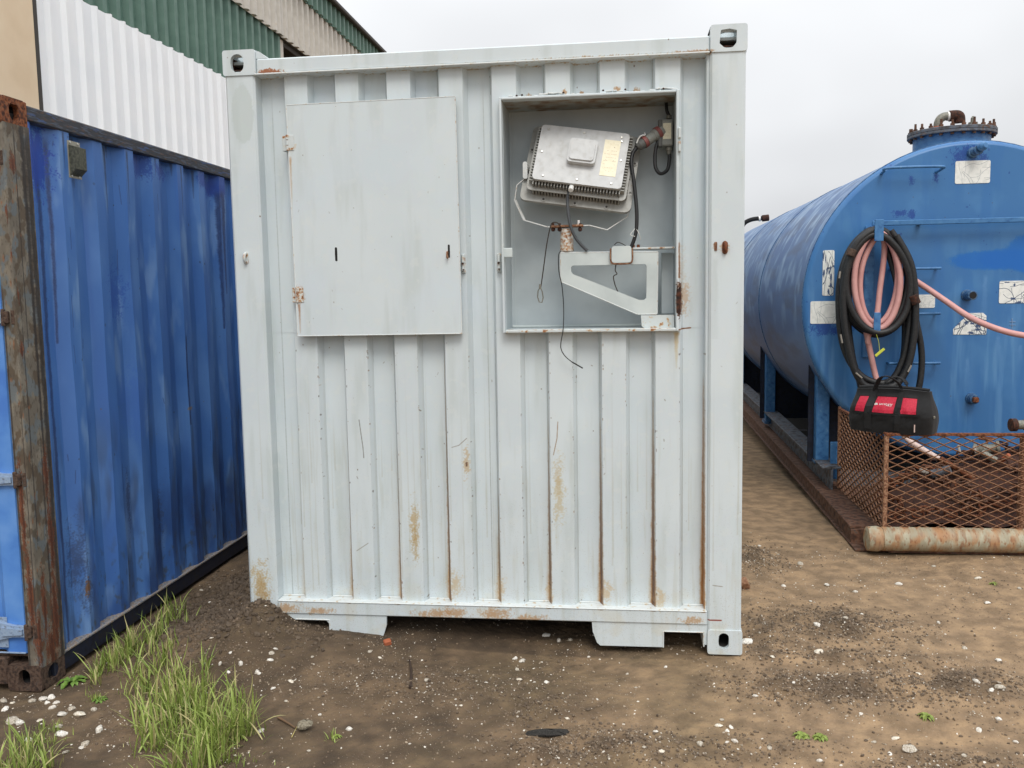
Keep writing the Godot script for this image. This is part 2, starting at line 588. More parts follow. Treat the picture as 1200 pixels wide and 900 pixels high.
	for i in 30:
		var p := Vector2(c.r.randf() * 1024, c.r.randf_range(0.42, 0.95) * 1216)
		c.line([p, p + Vector2(c.r.randf_range(-3, 3), c.r.randf_range(1, 5))], c.r.randf_range(0.4, 0.8), Color8(104, 92, 80), c.r.randf_range(0.2, 0.6))
	# a darker tongue below the top left casting
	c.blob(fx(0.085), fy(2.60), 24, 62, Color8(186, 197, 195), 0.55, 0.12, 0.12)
	# rust on the top rail
	c.blob(fx(0.22), fy(2.79), 30, 6, Color8(140, 72, 36), 0.85, 1.0, 0.6)
	c.blob(fx(2.2), fy(2.785), 40, 5, Color8(150, 98, 54), 0.7, 1.0, 0.6)
	c.blob(fx(1.75), fy(2.782), 160, 4, Color8(160, 116, 70), 0.7, 1.2, 0.8)
	c.blob(fx(1.2), fy(2.78), 300, 3, Color8(170, 140, 100), 0.5, 1.2, 0.8)
	# door: hinge rust, small marks
	c.blob(fx(0.325), fy(2.45), 9, 16, Color8(200, 170, 130), 0.5, 1.0, 0.8)
	c.streak(fx(0.315), fy(2.40), fy(2.1), 3, 0.8, Color8(168, 120, 76), 0.7, 0.15)
	c.blob(fx(0.335), fy(1.74), 10, 18, Color8(150, 92, 52), 0.75, 1.1, 0.8)
	c.streak(fx(0.33), fy(1.70), fy(1.55), 3, 1.0, Color8(140, 80, 42), 0.7, 0.2)
	for q in [[0.34, 2.18], [0.345, 2.13], [0.5, 2.12], [0.62, 2.14], [0.8, 2.0], [0.98, 2.2], [0.38, 1.6], [0.4, 1.62], [0.5, 1.75], [0.9, 1.66]]:
		c.line([Vector2(fx(q[0]), fy(q[1])), Vector2(fx(q[0] + c.r.randf_range(-0.004, 0.006)), fy(q[1] + c.r.randf_range(0.002, 0.012)))], 0.5, Color8(120, 118, 108), c.r.randf_range(0.2, 0.6))
	c.noise(9, 0.004, 1, 1, 0.45, 0.8, Color8(204, 216, 224), 0.6, 0.04, 0.53)
	# rust round the opening's right edge
	c.blob(fx(2.143), fy(1.69), 7, 40, RUST_DARK, 0.95, 0.7, 0.3)
	c.blob(fx(2.165), fy(1.70), 16, 36, Color8(190, 160, 130), 0.6, 1.1, 0.8)
	c.streak(fx(2.14), fy(1.95), fy(1.78), 1.2, 2.4, RUST, 0.7, 0.8)
	c.streak(fx(2.13), fy(1.54), fy(1.36), 6, 1.6, Color8(186, 150, 86), 0.7, 0.1)
	c.line([Vector2(fx(2.14), fy(1.545)), Vector2(fx(2.2), fy(1.55))], 1.0, RUST, 0.8)
	for q in [1.45, 1.62, 1.7, 1.86, 1.95]:
		c.blob(fx(q), fy(2.645), 6, 6, Color8(160, 110, 64), 0.7, 1.0, 0.6)
	# right post: scuffs
	c.blob(fx(2.345), fy(1.915), 12, 12, Color8(190, 150, 110), 0.6, 0.8, 0.7)
	c.blob(fx(2.30), fy(1.925), 4, 8, Color8(150, 96, 60), 0.7, 0.8, 0.6)
	c.streak(fx(2.30), fy(1.88), fy(1.5), 6, 9, Color8(186, 196, 197), 0.5, 0.3)
	c.line([Vector2(fx(2.30), fy(0.335)), Vector2(fx(2.345), fy(0.33))], 0.6, Color8(120, 106, 90), 0.6)
	c.line([Vector2(fx(2.28), fy(0.165)), Vector2(fx(2.34), fy(0.165))], 1.1, Color8(130, 50, 36), 0.8)
	c.streak(fx(2.37), fy(2.76), fy(2.2), 14, 22, Color8(214, 220, 219), 0.4, 0.0)
	return c.tex()

func blue_side_texture() -> Texture2D:
	# u runs 0..1 from the corner post back 2.6 m, v 0..1 from top to bottom of the container
	var c := Canvas.new(1024, 1024, Color8(68, 112, 178), tile, 21)
	c.noise(31, 0.006, 1, 2, 0.35, 0.8, Color8(94, 136, 194), 0.6)
	c.noise(32, 0.02, 1, 10, 0.5, 0.85, Color8(62, 104, 174), 0.5)
	c.noise(33, 0.014, 1, 4, 0.55, 0.8, Color8(134, 164, 204), 0.5)
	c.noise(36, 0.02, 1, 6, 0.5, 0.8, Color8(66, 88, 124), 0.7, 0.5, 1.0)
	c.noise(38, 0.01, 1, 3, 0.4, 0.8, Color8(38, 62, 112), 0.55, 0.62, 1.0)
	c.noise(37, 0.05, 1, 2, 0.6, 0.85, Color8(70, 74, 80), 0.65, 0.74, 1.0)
	var q := Canvas.new(8, 8, Color.WHITE, tile, 5)
	# dark bare-metal patches near the top, ragged runs below
	for i in 26:
		var x := q.r.randf() * 1024
		c.streak(x, 30, 30 + q.r.randf_range(20, 140), 4, 1.0, Color8(40, 46, 62), 0.75, 0.2)
	for i in 9:
		c.blob(q.r.randf() * 1024, 40 + q.r.randf() * 30, q.r.randf_range(20, 50), q.r.randf_range(14, 40), Color8(40, 70, 150), 0.7, 0.8, 0.5)
	for s in [[70, 40, 1000, 7, 3], [96, 40, 420, 5, 2], [560, 420, 640, 3, 4], [770, 60, 420, 12, 3], [790, 60, 330, 14, 2], [900, 40, 120, 30, 4]]:
		c.streak(s[0], s[1], s[2], s[3], s[4], Color8(38, 52, 92), 0.85, 0.75)
	c.blob(60, 90, 46, 70, Color8(38, 68, 158), 0.85, 0.8, 0.3)
	c.blob(290, 330, 34, 60, Color8(48, 84, 166), 0.6, 1.2, 0.5)
	c.blob(330, 560, 60, 90, Color8(66, 108, 186), 0.5, 0.9, 0.6)
	for s in [[100, 830, 26, 80], [120, 900, 16, 40], [300, 760, 10, 70], [420, 820, 12, 60], [560, 880, 16, 50], [700, 760, 8, 60], [820, 870, 22, 40], [880, 800, 12, 60], [950, 850, 20, 60]]:
		c.blob(s[0], s[1], s[2], s[3], Color8(52, 66, 100), 0.6, 1.2, 0.9)
	c.blob(118, 890, 8, 20, Color8(120, 80, 48), 0.8, 1.0, 0.5)
	c.blob(560, 600, 12, 5, Color8(150, 120, 90), 0.7, 1.0, 0.5)
	for i in 60:
		var p := Vector2(c.r.randf() * 1024, c.r.randf() * 1024)
		c.line([p, p + Vector2(c.r.randf_range(-3, 3), c.r.randf_range(6, 60))], 0.6, Color8(48, 66, 108), 0.5)
	c.specks(160, 0.8, 3.0, Color8(50, 56, 74), 0.7)
	c.specks(60, 0.8, 2.2, Color8(120, 82, 52), 0.7, Rect2(0, 0.5, 1, 0.5))
	return c.tex()

func post_texture() -> Texture2D:
	# a corner post worn to primer, bare steel and rust; u 0..0.27 is its front, the rest its side
	var c := Canvas.new(256, 1024, Color8(106, 100, 90), tile, 41)
	c.noise(51, 0.02, 2.0, 1.1, 0.4, 0.7, Color8(128, 121, 108), 0.8)
	c.noise(53, 0.02, 2.0, 1.1, 0.52, 0.66, Color8(96, 108, 116), 0.7)
	c.noise(57, 0.02, 2.0, 1.1, 0.56, 0.66, Color8(84, 72, 58), 0.8)
	# what black paint is left, peeling in long ragged strips
	for q in [[232, 0, 1024, 26, 16, 0.92], [196, 0, 700, 22, 5, 0.9], [176, 560, 1024, 3, 12, 0.85], [140, 40, 420, 5, 3, 0.8], [108, 300, 760, 3, 5, 0.75], [60, 500, 1000, 2, 5, 0.7], [12, 300, 1024, 4, 6, 0.8]]:
		c.streak(q[0], q[1], q[2], q[3], q[4], Color8(40, 36, 35), q[5], q[5])
	# rust breaking through, most of it low down
	for q in [[200, 640, 15, 60], [204, 760, 18, 90], [196, 900, 22, 110], [120, 870, 14, 80], [70, 930, 18, 70], [150, 960, 30, 60], [30, 700, 10, 120], [40, 850, 12, 100], [90, 420, 12, 16], [95, 330, 5, 20], [70, 260, 4, 14], [60, 190, 5, 22], [120, 110, 16, 22], [30, 120, 12, 30]]:
		c.blob(q[0], q[1], q[2] * 1.5, q[3] * 0.8, Color8(106, 56, 34), 0.85, 1.1, 0.5)
		c.blob(q[0] + 3, q[1] + 6, q[2] * 0.6, q[3] * 0.7, Color8(72, 38, 26), 0.8, 1.2, 0.5)
	for i in 40:
		c.blob(c.r.randf_range(10, 150), c.r.randf_range(60, 1000), c.r.randf_range(2.5, 7), c.r.randf_range(2, 9), Color8(140, 84, 54), 0.6, 1.2, 0.6)
	for i in 26:
		c.blob(c.r.randf_range(0, 190), c.r.randf_range(0, 1024), c.r.randf_range(5, 16), c.r.randf_range(5, 22), Color8(140, 136, 124), 0.5, 1.3, 0.6)
	c.noise(58, 0.06, 1, 1, 0.6, 0.85, Color8(60, 50, 42), 0.45)
	return c.tex()

func rail_texture() -> Texture2D:
	var c := Canvas.new(512, 128, Color8(52, 54, 60), tile, 61)
	c.noise(61, 0.03, 1, 0.5, 0.5, 0.7, Color8(92, 104, 124), 0.6)
	c.noise(62, 0.05, 1, 0.4, 0.6, 0.8, Color8(34, 34, 38), 0.8)
	c.noise(63, 0.05, 1, 1, 0.68, 0.8, Color8(104, 70, 50), 0.6)
	c.noise(64, 0.02, 1, 1, 0.7, 0.8, Color8(60, 92, 158), 0.5)
	return c.tex()

func tank_head_texture() -> Texture2D:
	var c := Canvas.new(1024, 1024, Color8(58, 113, 168), tile, 71)
	c.noise(71, 0.005, 1, 1, 0.35, 0.8, Color8(72, 126, 178), 0.7)
	c.noise(72, 0.012, 1, 6, 0.5, 0.85, Color8(50, 108, 168), 0.6)
	c.noise(73, 0.02, 1, 10, 0.55, 0.9, Color8(108, 154, 196), 0.5, 0.35, 1.0)
	# touched-up paint, a cleaner blue
	for q in [[560, 380, 120, 34], [620, 378, 90, 38], [700, 360, 90, 70], [780, 340, 80, 80], [740, 400, 110, 30]]:
		c.blob(q[0], q[1], q[2], q[3], Color8(16, 100, 184), 0.8, 0.16, 0.3)
	for q in [[70, 590, 50, 24], [120, 600, 40, 16], [160, 580, 30, 12], [500, 40, 44, 26], [470, 60, 14, 22], [545, 60, 14, 20], [300, 225, 24, 12], [335, 228, 12, 16], [405, 110, 8, 18], [330, 120, 10, 14]]:
		c.blob(q[0], q[1], q[2], q[3], Color8(24, 66, 140), 0.8, 1.2, 0.4)
	for q in [[500, 30], [680, 650], [565, 420], [610, 620], [520, 690], [700, 420]]:
		c.streak(q[0], q[1], q[1] + c.r.randf_range(90, 260), 6, 18, Color8(122, 160, 204), 0.35, 0.0)
	c.specks(120, 1.0, 5.0, Color8(28, 66, 132), 0.7, Rect2(0, 0, 1, 0.5))
	c.specks(50, 0.8, 2.6, Color8(90, 60, 46), 0.7)
	for i in 22:
		c.streak(c.r.randf() * 1024, c.r.randf_range(300, 700), 1020, 3, 10, Color8(94, 140, 192), 0.0, 0.22)
	return c.tex()

func tank_shell_texture() -> Texture2D:
	# u along the tank, v round it (0 at the crown on the near side)
	var c := Canvas.new(1024, 1024, Color8(52, 92, 142), tile, 81)
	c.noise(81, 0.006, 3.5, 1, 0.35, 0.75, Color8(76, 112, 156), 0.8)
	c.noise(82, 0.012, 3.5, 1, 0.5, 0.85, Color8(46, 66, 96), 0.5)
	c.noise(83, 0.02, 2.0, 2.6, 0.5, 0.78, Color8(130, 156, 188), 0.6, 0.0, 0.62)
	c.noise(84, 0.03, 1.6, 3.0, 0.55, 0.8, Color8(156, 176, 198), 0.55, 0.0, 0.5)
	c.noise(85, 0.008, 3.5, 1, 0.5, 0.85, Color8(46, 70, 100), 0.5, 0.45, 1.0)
	for i in 16:
		var x := c.r.randf() * 700
		c.streak(x, c.r.randf_range(60, 260), c.r.randf_range(330, 480), 7, 2.0, Color8(168, 186, 206), 0.4, 0.1)
	return c.tex()

func cracked_texture(sd: int, lost: float) -> Texture2D:
	# an old white sticker, crazed; where it has flaked off the blue paint shows
	var c := Canvas.new(256, 160, Color8(232, 234, 230), tile, sd)
	c.noise(sd, 0.02, 1, 1, 0.4, 0.8, Color8(214, 218, 214), 0.7)
	var rr := c.r
	for i in 9 + int(lost * 20):
		var p := Vector2(rr.randf() * 256, rr.randf() * 160)
		var pts := [p]
		var a := rr.randf() * TAU
		if rr.randf() < 0.6:
			a = (0.0 if rr.randf() < 0.5 else PI / 2) + rr.randf_range(-0.15, 0.15)
		for k in 14:
			p += Vector2(cos(a), sin(a)) * 14.0
			a += rr.randf_range(-0.3, 0.3)
			pts.append(p)
		c.line(pts, 0.6 + lost * rr.randf() * 2.5, Color8(120, 130, 140) if lost < 0.3 else Color8(50, 66, 92), 0.8)
	if lost > 0.3:
		for i in int(lost * 14):
			c.blob(rr.randf() * 256, rr.randf() * 160, rr.randf_range(6, 26), rr.randf_range(5, 16), Color8(48, 70, 108), 0.95, 0.9, 0.15)
	return c.tex()

func label_texture(sd: int, base: Color) -> Texture2D:
	# a sun-bleached rating plate whose print has gone illegible
	var c := Canvas.new(96, 180, base, tile, sd)
	c.noise(sd, 0.03, 1, 1, 0.4, 0.8, Color8(230, 222, 192), 0.6)
	for i in 9:
		var y := 20.0 + i * 17
		for k in 6:
			if c.r.randf() < 0.6:
				var x := 10.0 + k * 13
				c.line([Vector2(x, y), Vector2(x + c.r.randf_range(4, 11), y)], 0.8, Color8(176, 150, 118), 0.45)
	c.specks(14, 1.0, 2.6, Color8(80, 70, 56), 0.8)
	return c.tex()

func pipe_texture(sd: int) -> Texture2D:
	var c := Canvas.new(512, 256, Color8(156, 148, 126), tile, sd)
	c.noise(sd, 0.02, 1, 1, 0.4, 0.7, Color8(178, 174, 152), 0.8)
	c.noise(sd + 1, 0.012, 1, 1, 0.45, 0.75, Color8(166, 118, 78), 0.85)
	c.noise(sd + 2, 0.03, 1, 1, 0.6, 0.78, Color8(132, 86, 56), 0.7)
	c.specks(400, 0.8, 3.0, Color8(92, 56, 36), 0.8)
	return c.tex()

func make_materials() -> void:
	var f := FastNoiseLite.new()
	f.seed = 3; f.frequency = 0.045; f.fractal_octaves = 4
	tile = f.get_seamless_image(256, 256).get_data()
	M.face = uv_mat(face_texture(), 0.5)
	var pale := ntex(101, 0.01, [Color8(188, 198, 198), Color8(198, 208, 208), Color8(204, 213, 212)], [0.2, 0.5, 0.8])
	M.pale = tri_mat(pale, 1.2, 0.5)
	M.pale_worn = tri_mat(ntex(102, 0.02, [Color8(206, 213, 215), Color8(198, 206, 206), Color8(196, 180, 156), Color8(160, 108, 66), Color8(104, 62, 38)], [0.0, 0.66, 0.74, 0.82, 0.95]), 0.5, 0.55)
	M.pale_rusty = tri_mat(ntex(109, 0.03, [Color8(204, 211, 211), Color8(196, 186, 168), Color8(168, 118, 76), Color8(112, 66, 40)], [0.3, 0.5, 0.6, 0.8]), 0.3, 0.65)
	M.pale_lip = tri_mat(ntex(103, 0.03, [Color8(220, 226, 227), Color8(212, 218, 218), Color8(200, 182, 152), Color8(150, 100, 66)], [0.0, 0.7, 0.84, 0.97]), 0.6, 0.5)
	M.inside = tri_mat(ntex(104, 0.008, [Color8(176, 186, 190), Color8(183, 193, 197), Color8(188, 197, 200)], [0.2, 0.5, 0.85]), 1.0, 0.45)
	M.soffit = tri_mat(ntex(105, 0.015, [Color8(166, 170, 166), Color8(150, 138, 120), Color8(120, 92, 70)], [0.3, 0.6, 0.9]), 0.8, 0.6)
	var rust_h := gtex(110, 0.06, 256)
	M.rust = tri_mat(ntex(106, 0.03, [Color8(58, 34, 26), Color8(102, 58, 36), Color8(134, 78, 46), Color8(112, 84, 64)], [0.15, 0.45, 0.65, 0.9]), 0.4, 0.9, rust_h, 0.25)
	M.rust_dark = tri_mat(ntex(107, 0.03, [Color8(36, 24, 20), Color8(66, 38, 27), Color8(92, 54, 36)], [0.2, 0.5, 0.85]), 0.4, 0.9, rust_h, 0.25)
	M.rust_pale = tri_mat(ntex(108, 0.03, [Color8(96, 62, 46), Color8(138, 98, 72), Color8(168, 134, 106), Color8(116, 74, 54)], [0.2, 0.5, 0.7, 0.9]), 0.35, 0.85)  # the beige also stands in for top-lit highlights on the mesh strands
	M.dark = flat(Color8(22, 22, 24), 0.8)
	M.under = flat(Color8(40, 38, 36), 0.9)
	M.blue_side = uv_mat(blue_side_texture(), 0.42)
	M.blue = tri_mat(ntex(111, 0.01, [Color8(72, 124, 204), Color8(88, 142, 216), Color8(104, 154, 222)], [0.2, 0.5, 0.85]), 1.2, 0.4)
	M.blue_pale = tri_mat(ntex(112, 0.03, [Color8(136, 160, 190), Color8(150, 170, 194), Color8(124, 146, 178), Color8(110, 104, 98)], [0.2, 0.5, 0.72, 0.9]), 0.4, 0.5)
	M.blue_dark = tri_mat(ntex(113, 0.02, [Color8(16, 20, 32), Color8(22, 30, 52), Color8(32, 32, 36)], [0.2, 0.5, 0.85]), 0.7, 0.7)
	M.post = uv_mat(post_texture(), 0.75)
	M.rail = uv_mat(rail_texture(), 0.65)
	M.rail.texture_repeat = true
	M.sill = tri_mat(ntex(114, 0.03, [Color8(44, 34, 30), Color8(74, 56, 46), Color8(92, 74, 62), Color8(58, 50, 48)], [0.15, 0.45, 0.65, 0.9]), 0.4, 0.85, rust_h, 0.2)
	M.ledge = tri_mat(ntex(115, 0.03, [Color8(92, 96, 108), Color8(140, 140, 140), Color8(150, 128, 108), Color8(70, 62, 60)], [0.2, 0.5, 0.7, 0.9]), 0.4, 0.7)
	M.vent = tri_mat(ntex(116, 0.03, [Color8(58, 60, 50), Color8(76, 78, 66), Color8(96, 96, 84)], [0.2, 0.5, 0.85]), 0.3, 0.6)
	M.vent_foot = flat(Color8(150, 148, 136), 0.6)
	M.clad_white = tri_mat(ntex(117, 0.006, [Color8(238, 241, 244), Color8(242, 244, 246), Color8(245, 246, 247)], [0.2, 0.5, 0.85]), 3.0, 0.4)
	M.clad_green = tri_mat(ntex(118, 0.02, [Color8(78, 110, 98), Color8(84, 117, 104), Color8(91, 123, 110), Color8(100, 128, 116)], [0.1, 0.45, 0.7, 0.95]), 3.0, 0.5)
	M.clad_beige = tri_mat(ntex(119, 0.02, [Color8(184, 178, 168), Color8(198, 193, 183), Color8(207, 202, 193), Color8(194, 180, 156)], [0.1, 0.4, 0.75, 0.98]), 3.0, 0.55)
	M.clad_tan = tri_mat(ntex(120, 0.01, [Color8(218, 194, 162), Color8(224, 201, 170), Color8(228, 207, 177)], [0.2, 0.5, 0.85]), 4.0, 0.7)
	M.eave = flat(Color8(58, 54, 50), 0.7)
	M.steel_roof = tri_mat(ntex(121, 0.02, [Color8(120, 120, 116), Color8(150, 148, 142)], [0.3, 0.8]), 2.0, 0.5)
	M.tank_head = uv_mat(tank_head_texture(), 0.42)
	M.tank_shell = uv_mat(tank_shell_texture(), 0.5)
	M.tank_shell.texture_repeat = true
	M.tank = tri_mat(ntex(122, 0.03, [Color8(38, 84, 138), Color8(58, 112, 164), Color8(70, 122, 172), Color8(106, 146, 180)], [0.12, 0.38, 0.75, 0.98]), 0.9, 0.45)
	M.tank_worn = tri_mat(ntex(123, 0.03, [Color8(26, 58, 100), Color8(52, 94, 136), Color8(86, 118, 146), Color8(84, 70, 60)], [0.15, 0.45, 0.7, 0.9]), 0.5, 0.6)
	M.skid = tri_mat(ntex(124, 0.02, [Color8(46, 42, 40), Color8(84, 84, 88), Color8(98, 110, 124), Color8(104, 72, 52)], [0.15, 0.4, 0.62, 0.85]), 0.8, 0.7)
	M.skid_rust = tri_mat(ntex(125, 0.02, [Color8(52, 38, 32), Color8(88, 58, 42), Color8(112, 80, 62), Color8(82, 74, 70)], [0.15, 0.45, 0.7, 0.9]), 0.6, 0.85, rust_h, 0.2)
	M.bumper = tri_mat(pipe_texture(131), 0.7, 0.65, rust_h, 0.15)
	M.sticker = uv_mat(cracked_texture(141, 0.08), 0.5)
	M.sticker_torn = uv_mat(cracked_texture(147, 0.8), 0.5)
	M.sticker_cracked = uv_mat(cracked_texture(151, 0.45), 0.5)
	M.galv = tri_mat(ntex(126, 0.03, [Color8(92, 94, 88), Color8(122, 122, 114), Color8(142, 140, 128), Color8(104, 78, 60)], [0.15, 0.45, 0.7, 0.92]), 0.2, 0.55, null, 0.0, 0.25)
	M.alu = tri_mat(ntex(127, 0.02, [Color8(146, 146, 140), Color8(162, 163, 159), Color8(170, 171, 167)], [0.2, 0.5, 0.85]), 0.4, 0.5, null, 0.0, 0.0)
	M.alu_plate = tri_mat(ntex(128, 0.02, [Color8(176, 177, 174), Color8(190, 193, 194), Color8(196, 199, 200), Color8(204, 206, 206)], [0.12, 0.35, 0.6, 0.9]), 0.5, 0.5)
	M.alu_dark = flat(Color8(96, 98, 96), 0.6)
	M.screw = flat(Color8(206, 206, 200), 0.35, 0.5)
	M.hole_shade = flat(Color8(58, 54, 50), 0.6, 0.3)
	M.yoke = tri_mat(ntex(129, 0.03, [Color8(216, 219, 218), Color8(226, 228, 226), Color8(190, 172, 146)], [0.2, 0.7, 0.9]), 0.3, 0.5)
	M.rating = uv_mat(label_texture(161, Color8(238, 232, 206)), 0.5)
	M.junction = tri_mat(ntex(130, 0.03, [Color8(134, 138, 134), Color8(146, 149, 144), Color8(158, 158, 150)], [0.2, 0.5, 0.85]), 0.15, 0.6)
	M.cable = flat(Color8(26, 27, 29), 0.55)
	M.cable_grey = flat(Color8(70, 74, 78), 0.55)
	M.plug_red = flat(Color8(142, 84, 80), 0.5)
	M.wire = flat(Color8(66, 60, 54), 0.5, 0.5)
	M.hose_black = tri_mat(ntex(132, 0.03, [Color8(18, 19, 21), Color8(30, 31, 33), Color8(52, 50, 48)], [0.2, 0.6, 0.95]), 0.3, 0.5)
	M.hose_pink = tri_mat(ntex(133, 0.02, [Color8(194, 142, 138), Color8(204, 152, 147), Color8(210, 162, 156)], [0.15, 0.5, 0.85]), 1.2, 0.5)
	M.hose_white = tri_mat(ntex(134, 0.04, [Color8(206, 176, 166), Color8(222, 204, 196), Color8(150, 96, 84)], [0.2, 0.6, 0.85]), 0.2, 0.6)
	M.fabric = tri_mat(ntex(135, 0.08, [Color8(6, 6, 7), Color8(14, 14, 16), Color8(24, 24, 27)], [0.2, 0.5, 0.85], 256), 0.12, 0.85)
	M.fabric.rim_enabled = true
	M.fabric.rim = 0.12
	M.webbing = flat(Color8(17, 17, 19), 0.8)
	M.red = tri_mat(ntex(136, 0.05, [Color8(158, 10, 40), Color8(184, 16, 50), Color8(200, 40, 70)], [0.2, 0.5, 0.9], 256), 0.15, 0.65)
	M.white = flat(Color8(232, 230, 228), 0.5)
	M.yellow = flat(Color8(198, 206, 72), 0.5)
	M.orange = flat(Color8(166, 92, 60), 0.8)
	M.concrete = flat(Color8(142, 136, 128), 0.9)

# ================================================================== the pale container
func oval(cx: float, cy: float, w: float, h: float, m := 16) -> PackedVector2Array:
	var p := PackedVector2Array()
	var r := minf(w, h) * 0.5
	for k in m:
		var a := TAU * k / m
		var q := Vector2(cos(a), sin(a)) * r
		q.x += signf(q.x) * (w * 0.5 - r) if absf(q.x) > 1e-6 else 0.0
		q.y += signf(q.y) * (h * 0.5 - r) if absf(q.y) > 1e-6 else 0.0
		p.append(Vector2(cx, cy) + q)
	return p

func rrect(x0: float, y0: float, x1: float, y1: float, r: float) -> PackedVector2Array:
	var p := PackedVector2Array()
	for q in [[x1 - r, y1 - r, 0.0], [x0 + r, y1 - r, PI / 2], [x0 + r, y0 + r, PI], [x1 - r, y0 + r, 3 * PI / 2]]:
		for k in 4:
			var a: float = q[2] + k * PI / 6
			p.append(Vector2(q[0], q[1]) + Vector2(cos(a), sin(a)) * r)
	return p

func face_mb() -> MB:
	var b := MB.new()
	b.uvmode = 1
	b.uv_b = Vector2(CW, WH)
	return b

func casting(parent: Node3D, x0: float, y0: float, m: Material, hole: PackedVector2Array, z := 0.004, outward := -1.0, lining = null, holed_cap := 1.0, side_hole := Vector2(0.08, 0.07), side_up := 0.0) -> void:
	# a hollow steel corner block 162 x 118 x 178 mm with apertures in its front, its outer side and its top or bottom
	var w := 0.162
	var h := 0.118
	var t := 0.026
	var b := face_mb()
	b.ring(rrect(x0, y0, x0 + w, y0 + h, 0.012), hole, Vector2(x0 + w / 2, y0 + h / 2), z - t, z)
	b.bx(Vector3(x0 + 0.002, y0 + 0.002, z - 0.178), Vector3(x0 + w - 0.002, y0 + h - 0.002, z - 0.178 + t), 0.004)
	# inner side and the closed cap
	var xi := x0 + w - t if outward < 0.0 else x0
	b.bx(Vector3(xi + 0.002, y0 + 0.002, z - 0.178 + t), Vector3(xi + t - 0.002, y0 + h - 0.002, z - t), 0.0)
	var yc := y0 if holed_cap > 0.0 else y0 + h - t
	b.bx(Vector3(x0 + 0.003, yc + 0.003, z - 0.178 + t), Vector3(x0 + w - 0.003, yc + t - 0.003, z - t), 0.0)
	# outer side with a hole
	var xo := x0 + 0.001 if outward < 0.0 else x0 + w - 0.001 - t
	var s := MB.new()
	s.uvmode = 0
	b.uvmode = 0
	b.xf = Transform3D(Basis(Vector3(0, 0, -1), Vector3(0, 1, 0), Vector3(1, 0, 0)), Vector3(0, 0, 0))
	b.ring(PackedVector2Array([Vector2(-(z - t), y0 + 0.001), Vector2(-(z - 0.178 + t), y0 + 0.001), Vector2(-(z - 0.178 + t), y0 + h - 0.001), Vector2(-(z - t), y0 + h - 0.001)]), oval(-(z - 0.089), y0 + h / 2 + side_up, side_hole.x, side_hole.y), Vector2(-(z - 0.089), y0 + h / 2 + side_up), xo, xo + t)
	# the cap with a hole
	var yh := y0 + h - t - 0.001 if holed_cap > 0.0 else y0 + 0.001
	b.xf = Transform3D(Basis(Vector3(1, 0, 0), Vector3(0, 0, -1), Vector3(0, 1, 0)), Vector3(0, 0, 0))
	b.ring(PackedVector2Array([Vector2(x0 + 0.002, -(z - t)), Vector2(x0 + w - 0.002, -(z - t)), Vector2(x0 + w - 0.002, -(z - 0.178 + t)), Vector2(x0 + 0.002, -(z - 0.178 + t))]), oval(x0 + w / 2, -(z - 0.089), 0.064, 0.1), Vector2(x0 + w / 2, -(z - 0.089)), yh, yh + t)
	var o := part("corner_casting", b, m, parent)
	if lining != null:
		var l := MB.new()
		l.bx(Vector3(x0 + t, y0 + t, z - 0.178 + t + 0.001), Vector3(x0 + w - t, y0 + h - t, z - 0.178 + t + 0.006))
		l.bx(Vector3(x0 + t + 0.001, y0 + t + 0.001, z - 0.15), Vector3(x0 + w - t - 0.001, y0 + t + 0.006, z - t - 0.001))
		l.bx(Vector3(x0 + t + 0.001, y0 + t + 0.007, z - 0.145), Vector3(x0 + t + 0.005, y0 + h - t - 0.001 - (0.03 if side_hole.y > 0.03 and outward < 0.0 else 0.0), z - t - 0.001))
		if outward < 0.0:
			l.bx(Vector3(x0 + w - t - 0.005, y0 + t + 0.007, z - 0.145), Vector3(x0 + w - t - 0.001, y0 + h - t - 0.001, z - t - 0.001))
		else:
			l.bx(Vector3(x0 + w - t - 0.005, y0 + t + 0.007, z - 0.145), Vector3(x0 + w - t - 0.001, y0 + 0.058, z - t - 0.001))
		part("rusty_dark_lining", l, lining, o)  # rust brown lining; the near-black ones darken the hollow

func corrugated(b: MB, prof: PackedVector2Array, y0: float, y1: float, x0: float, x1: float, wob: float) -> void:
	# prof: (x, z) line; the part of it between x0 and x1 is pulled from y0 to y1, with the slight waviness of pressed sheet
	var ny := maxi(1, int((y1 - y0) / 0.12))
	for i in prof.size() - 1:
		var a := prof[i]
		var e := prof[i + 1]
		if e.x <= x0 or a.x >= x1:
			continue
		var p := a if a.x >= x0 else a.lerp(e, (x0 - a.x) / (e.x - a.x))
		var q := e if e.x <= x1 else a.lerp(e, (x1 - a.x) / (e.x - a.x))
		var nn := Vector3(-(q.y - p.y), 0, q.x - p.x).normalized()
		for k in ny:
			var ya := lerpf(y0, y1, float(k) / ny)
			var yb := lerpf(y0, y1, float(k + 1) / ny)
			var pt := []
			var nm := []
			for s in [[p, ya], [q, ya], [q, yb], [p, yb]]:
				var xx: float = s[0].x
				var dz := wob * gn.get_noise_2d(xx * 2.0 + 40.0, s[1] * 1.5)
				var dy := wob * (gn.get_noise_2d(xx * 2.0 + 40.0, s[1] * 1.5 + 0.05) - gn.get_noise_2d(xx * 2.0 + 40.0, s[1] * 1.5 - 0.05)) / 0.0667
				pt.append(Vector3(xx, s[1], s[0].y + dz))
				nm.append((nn - Vector3(0, dy, 0)).normalized())
			b.stri(pt[0], pt[1], pt[2], nm[0], nm[1], nm[2])
			b.stri(pt[0], pt[2], pt[3], nm[0], nm[2], nm[3])

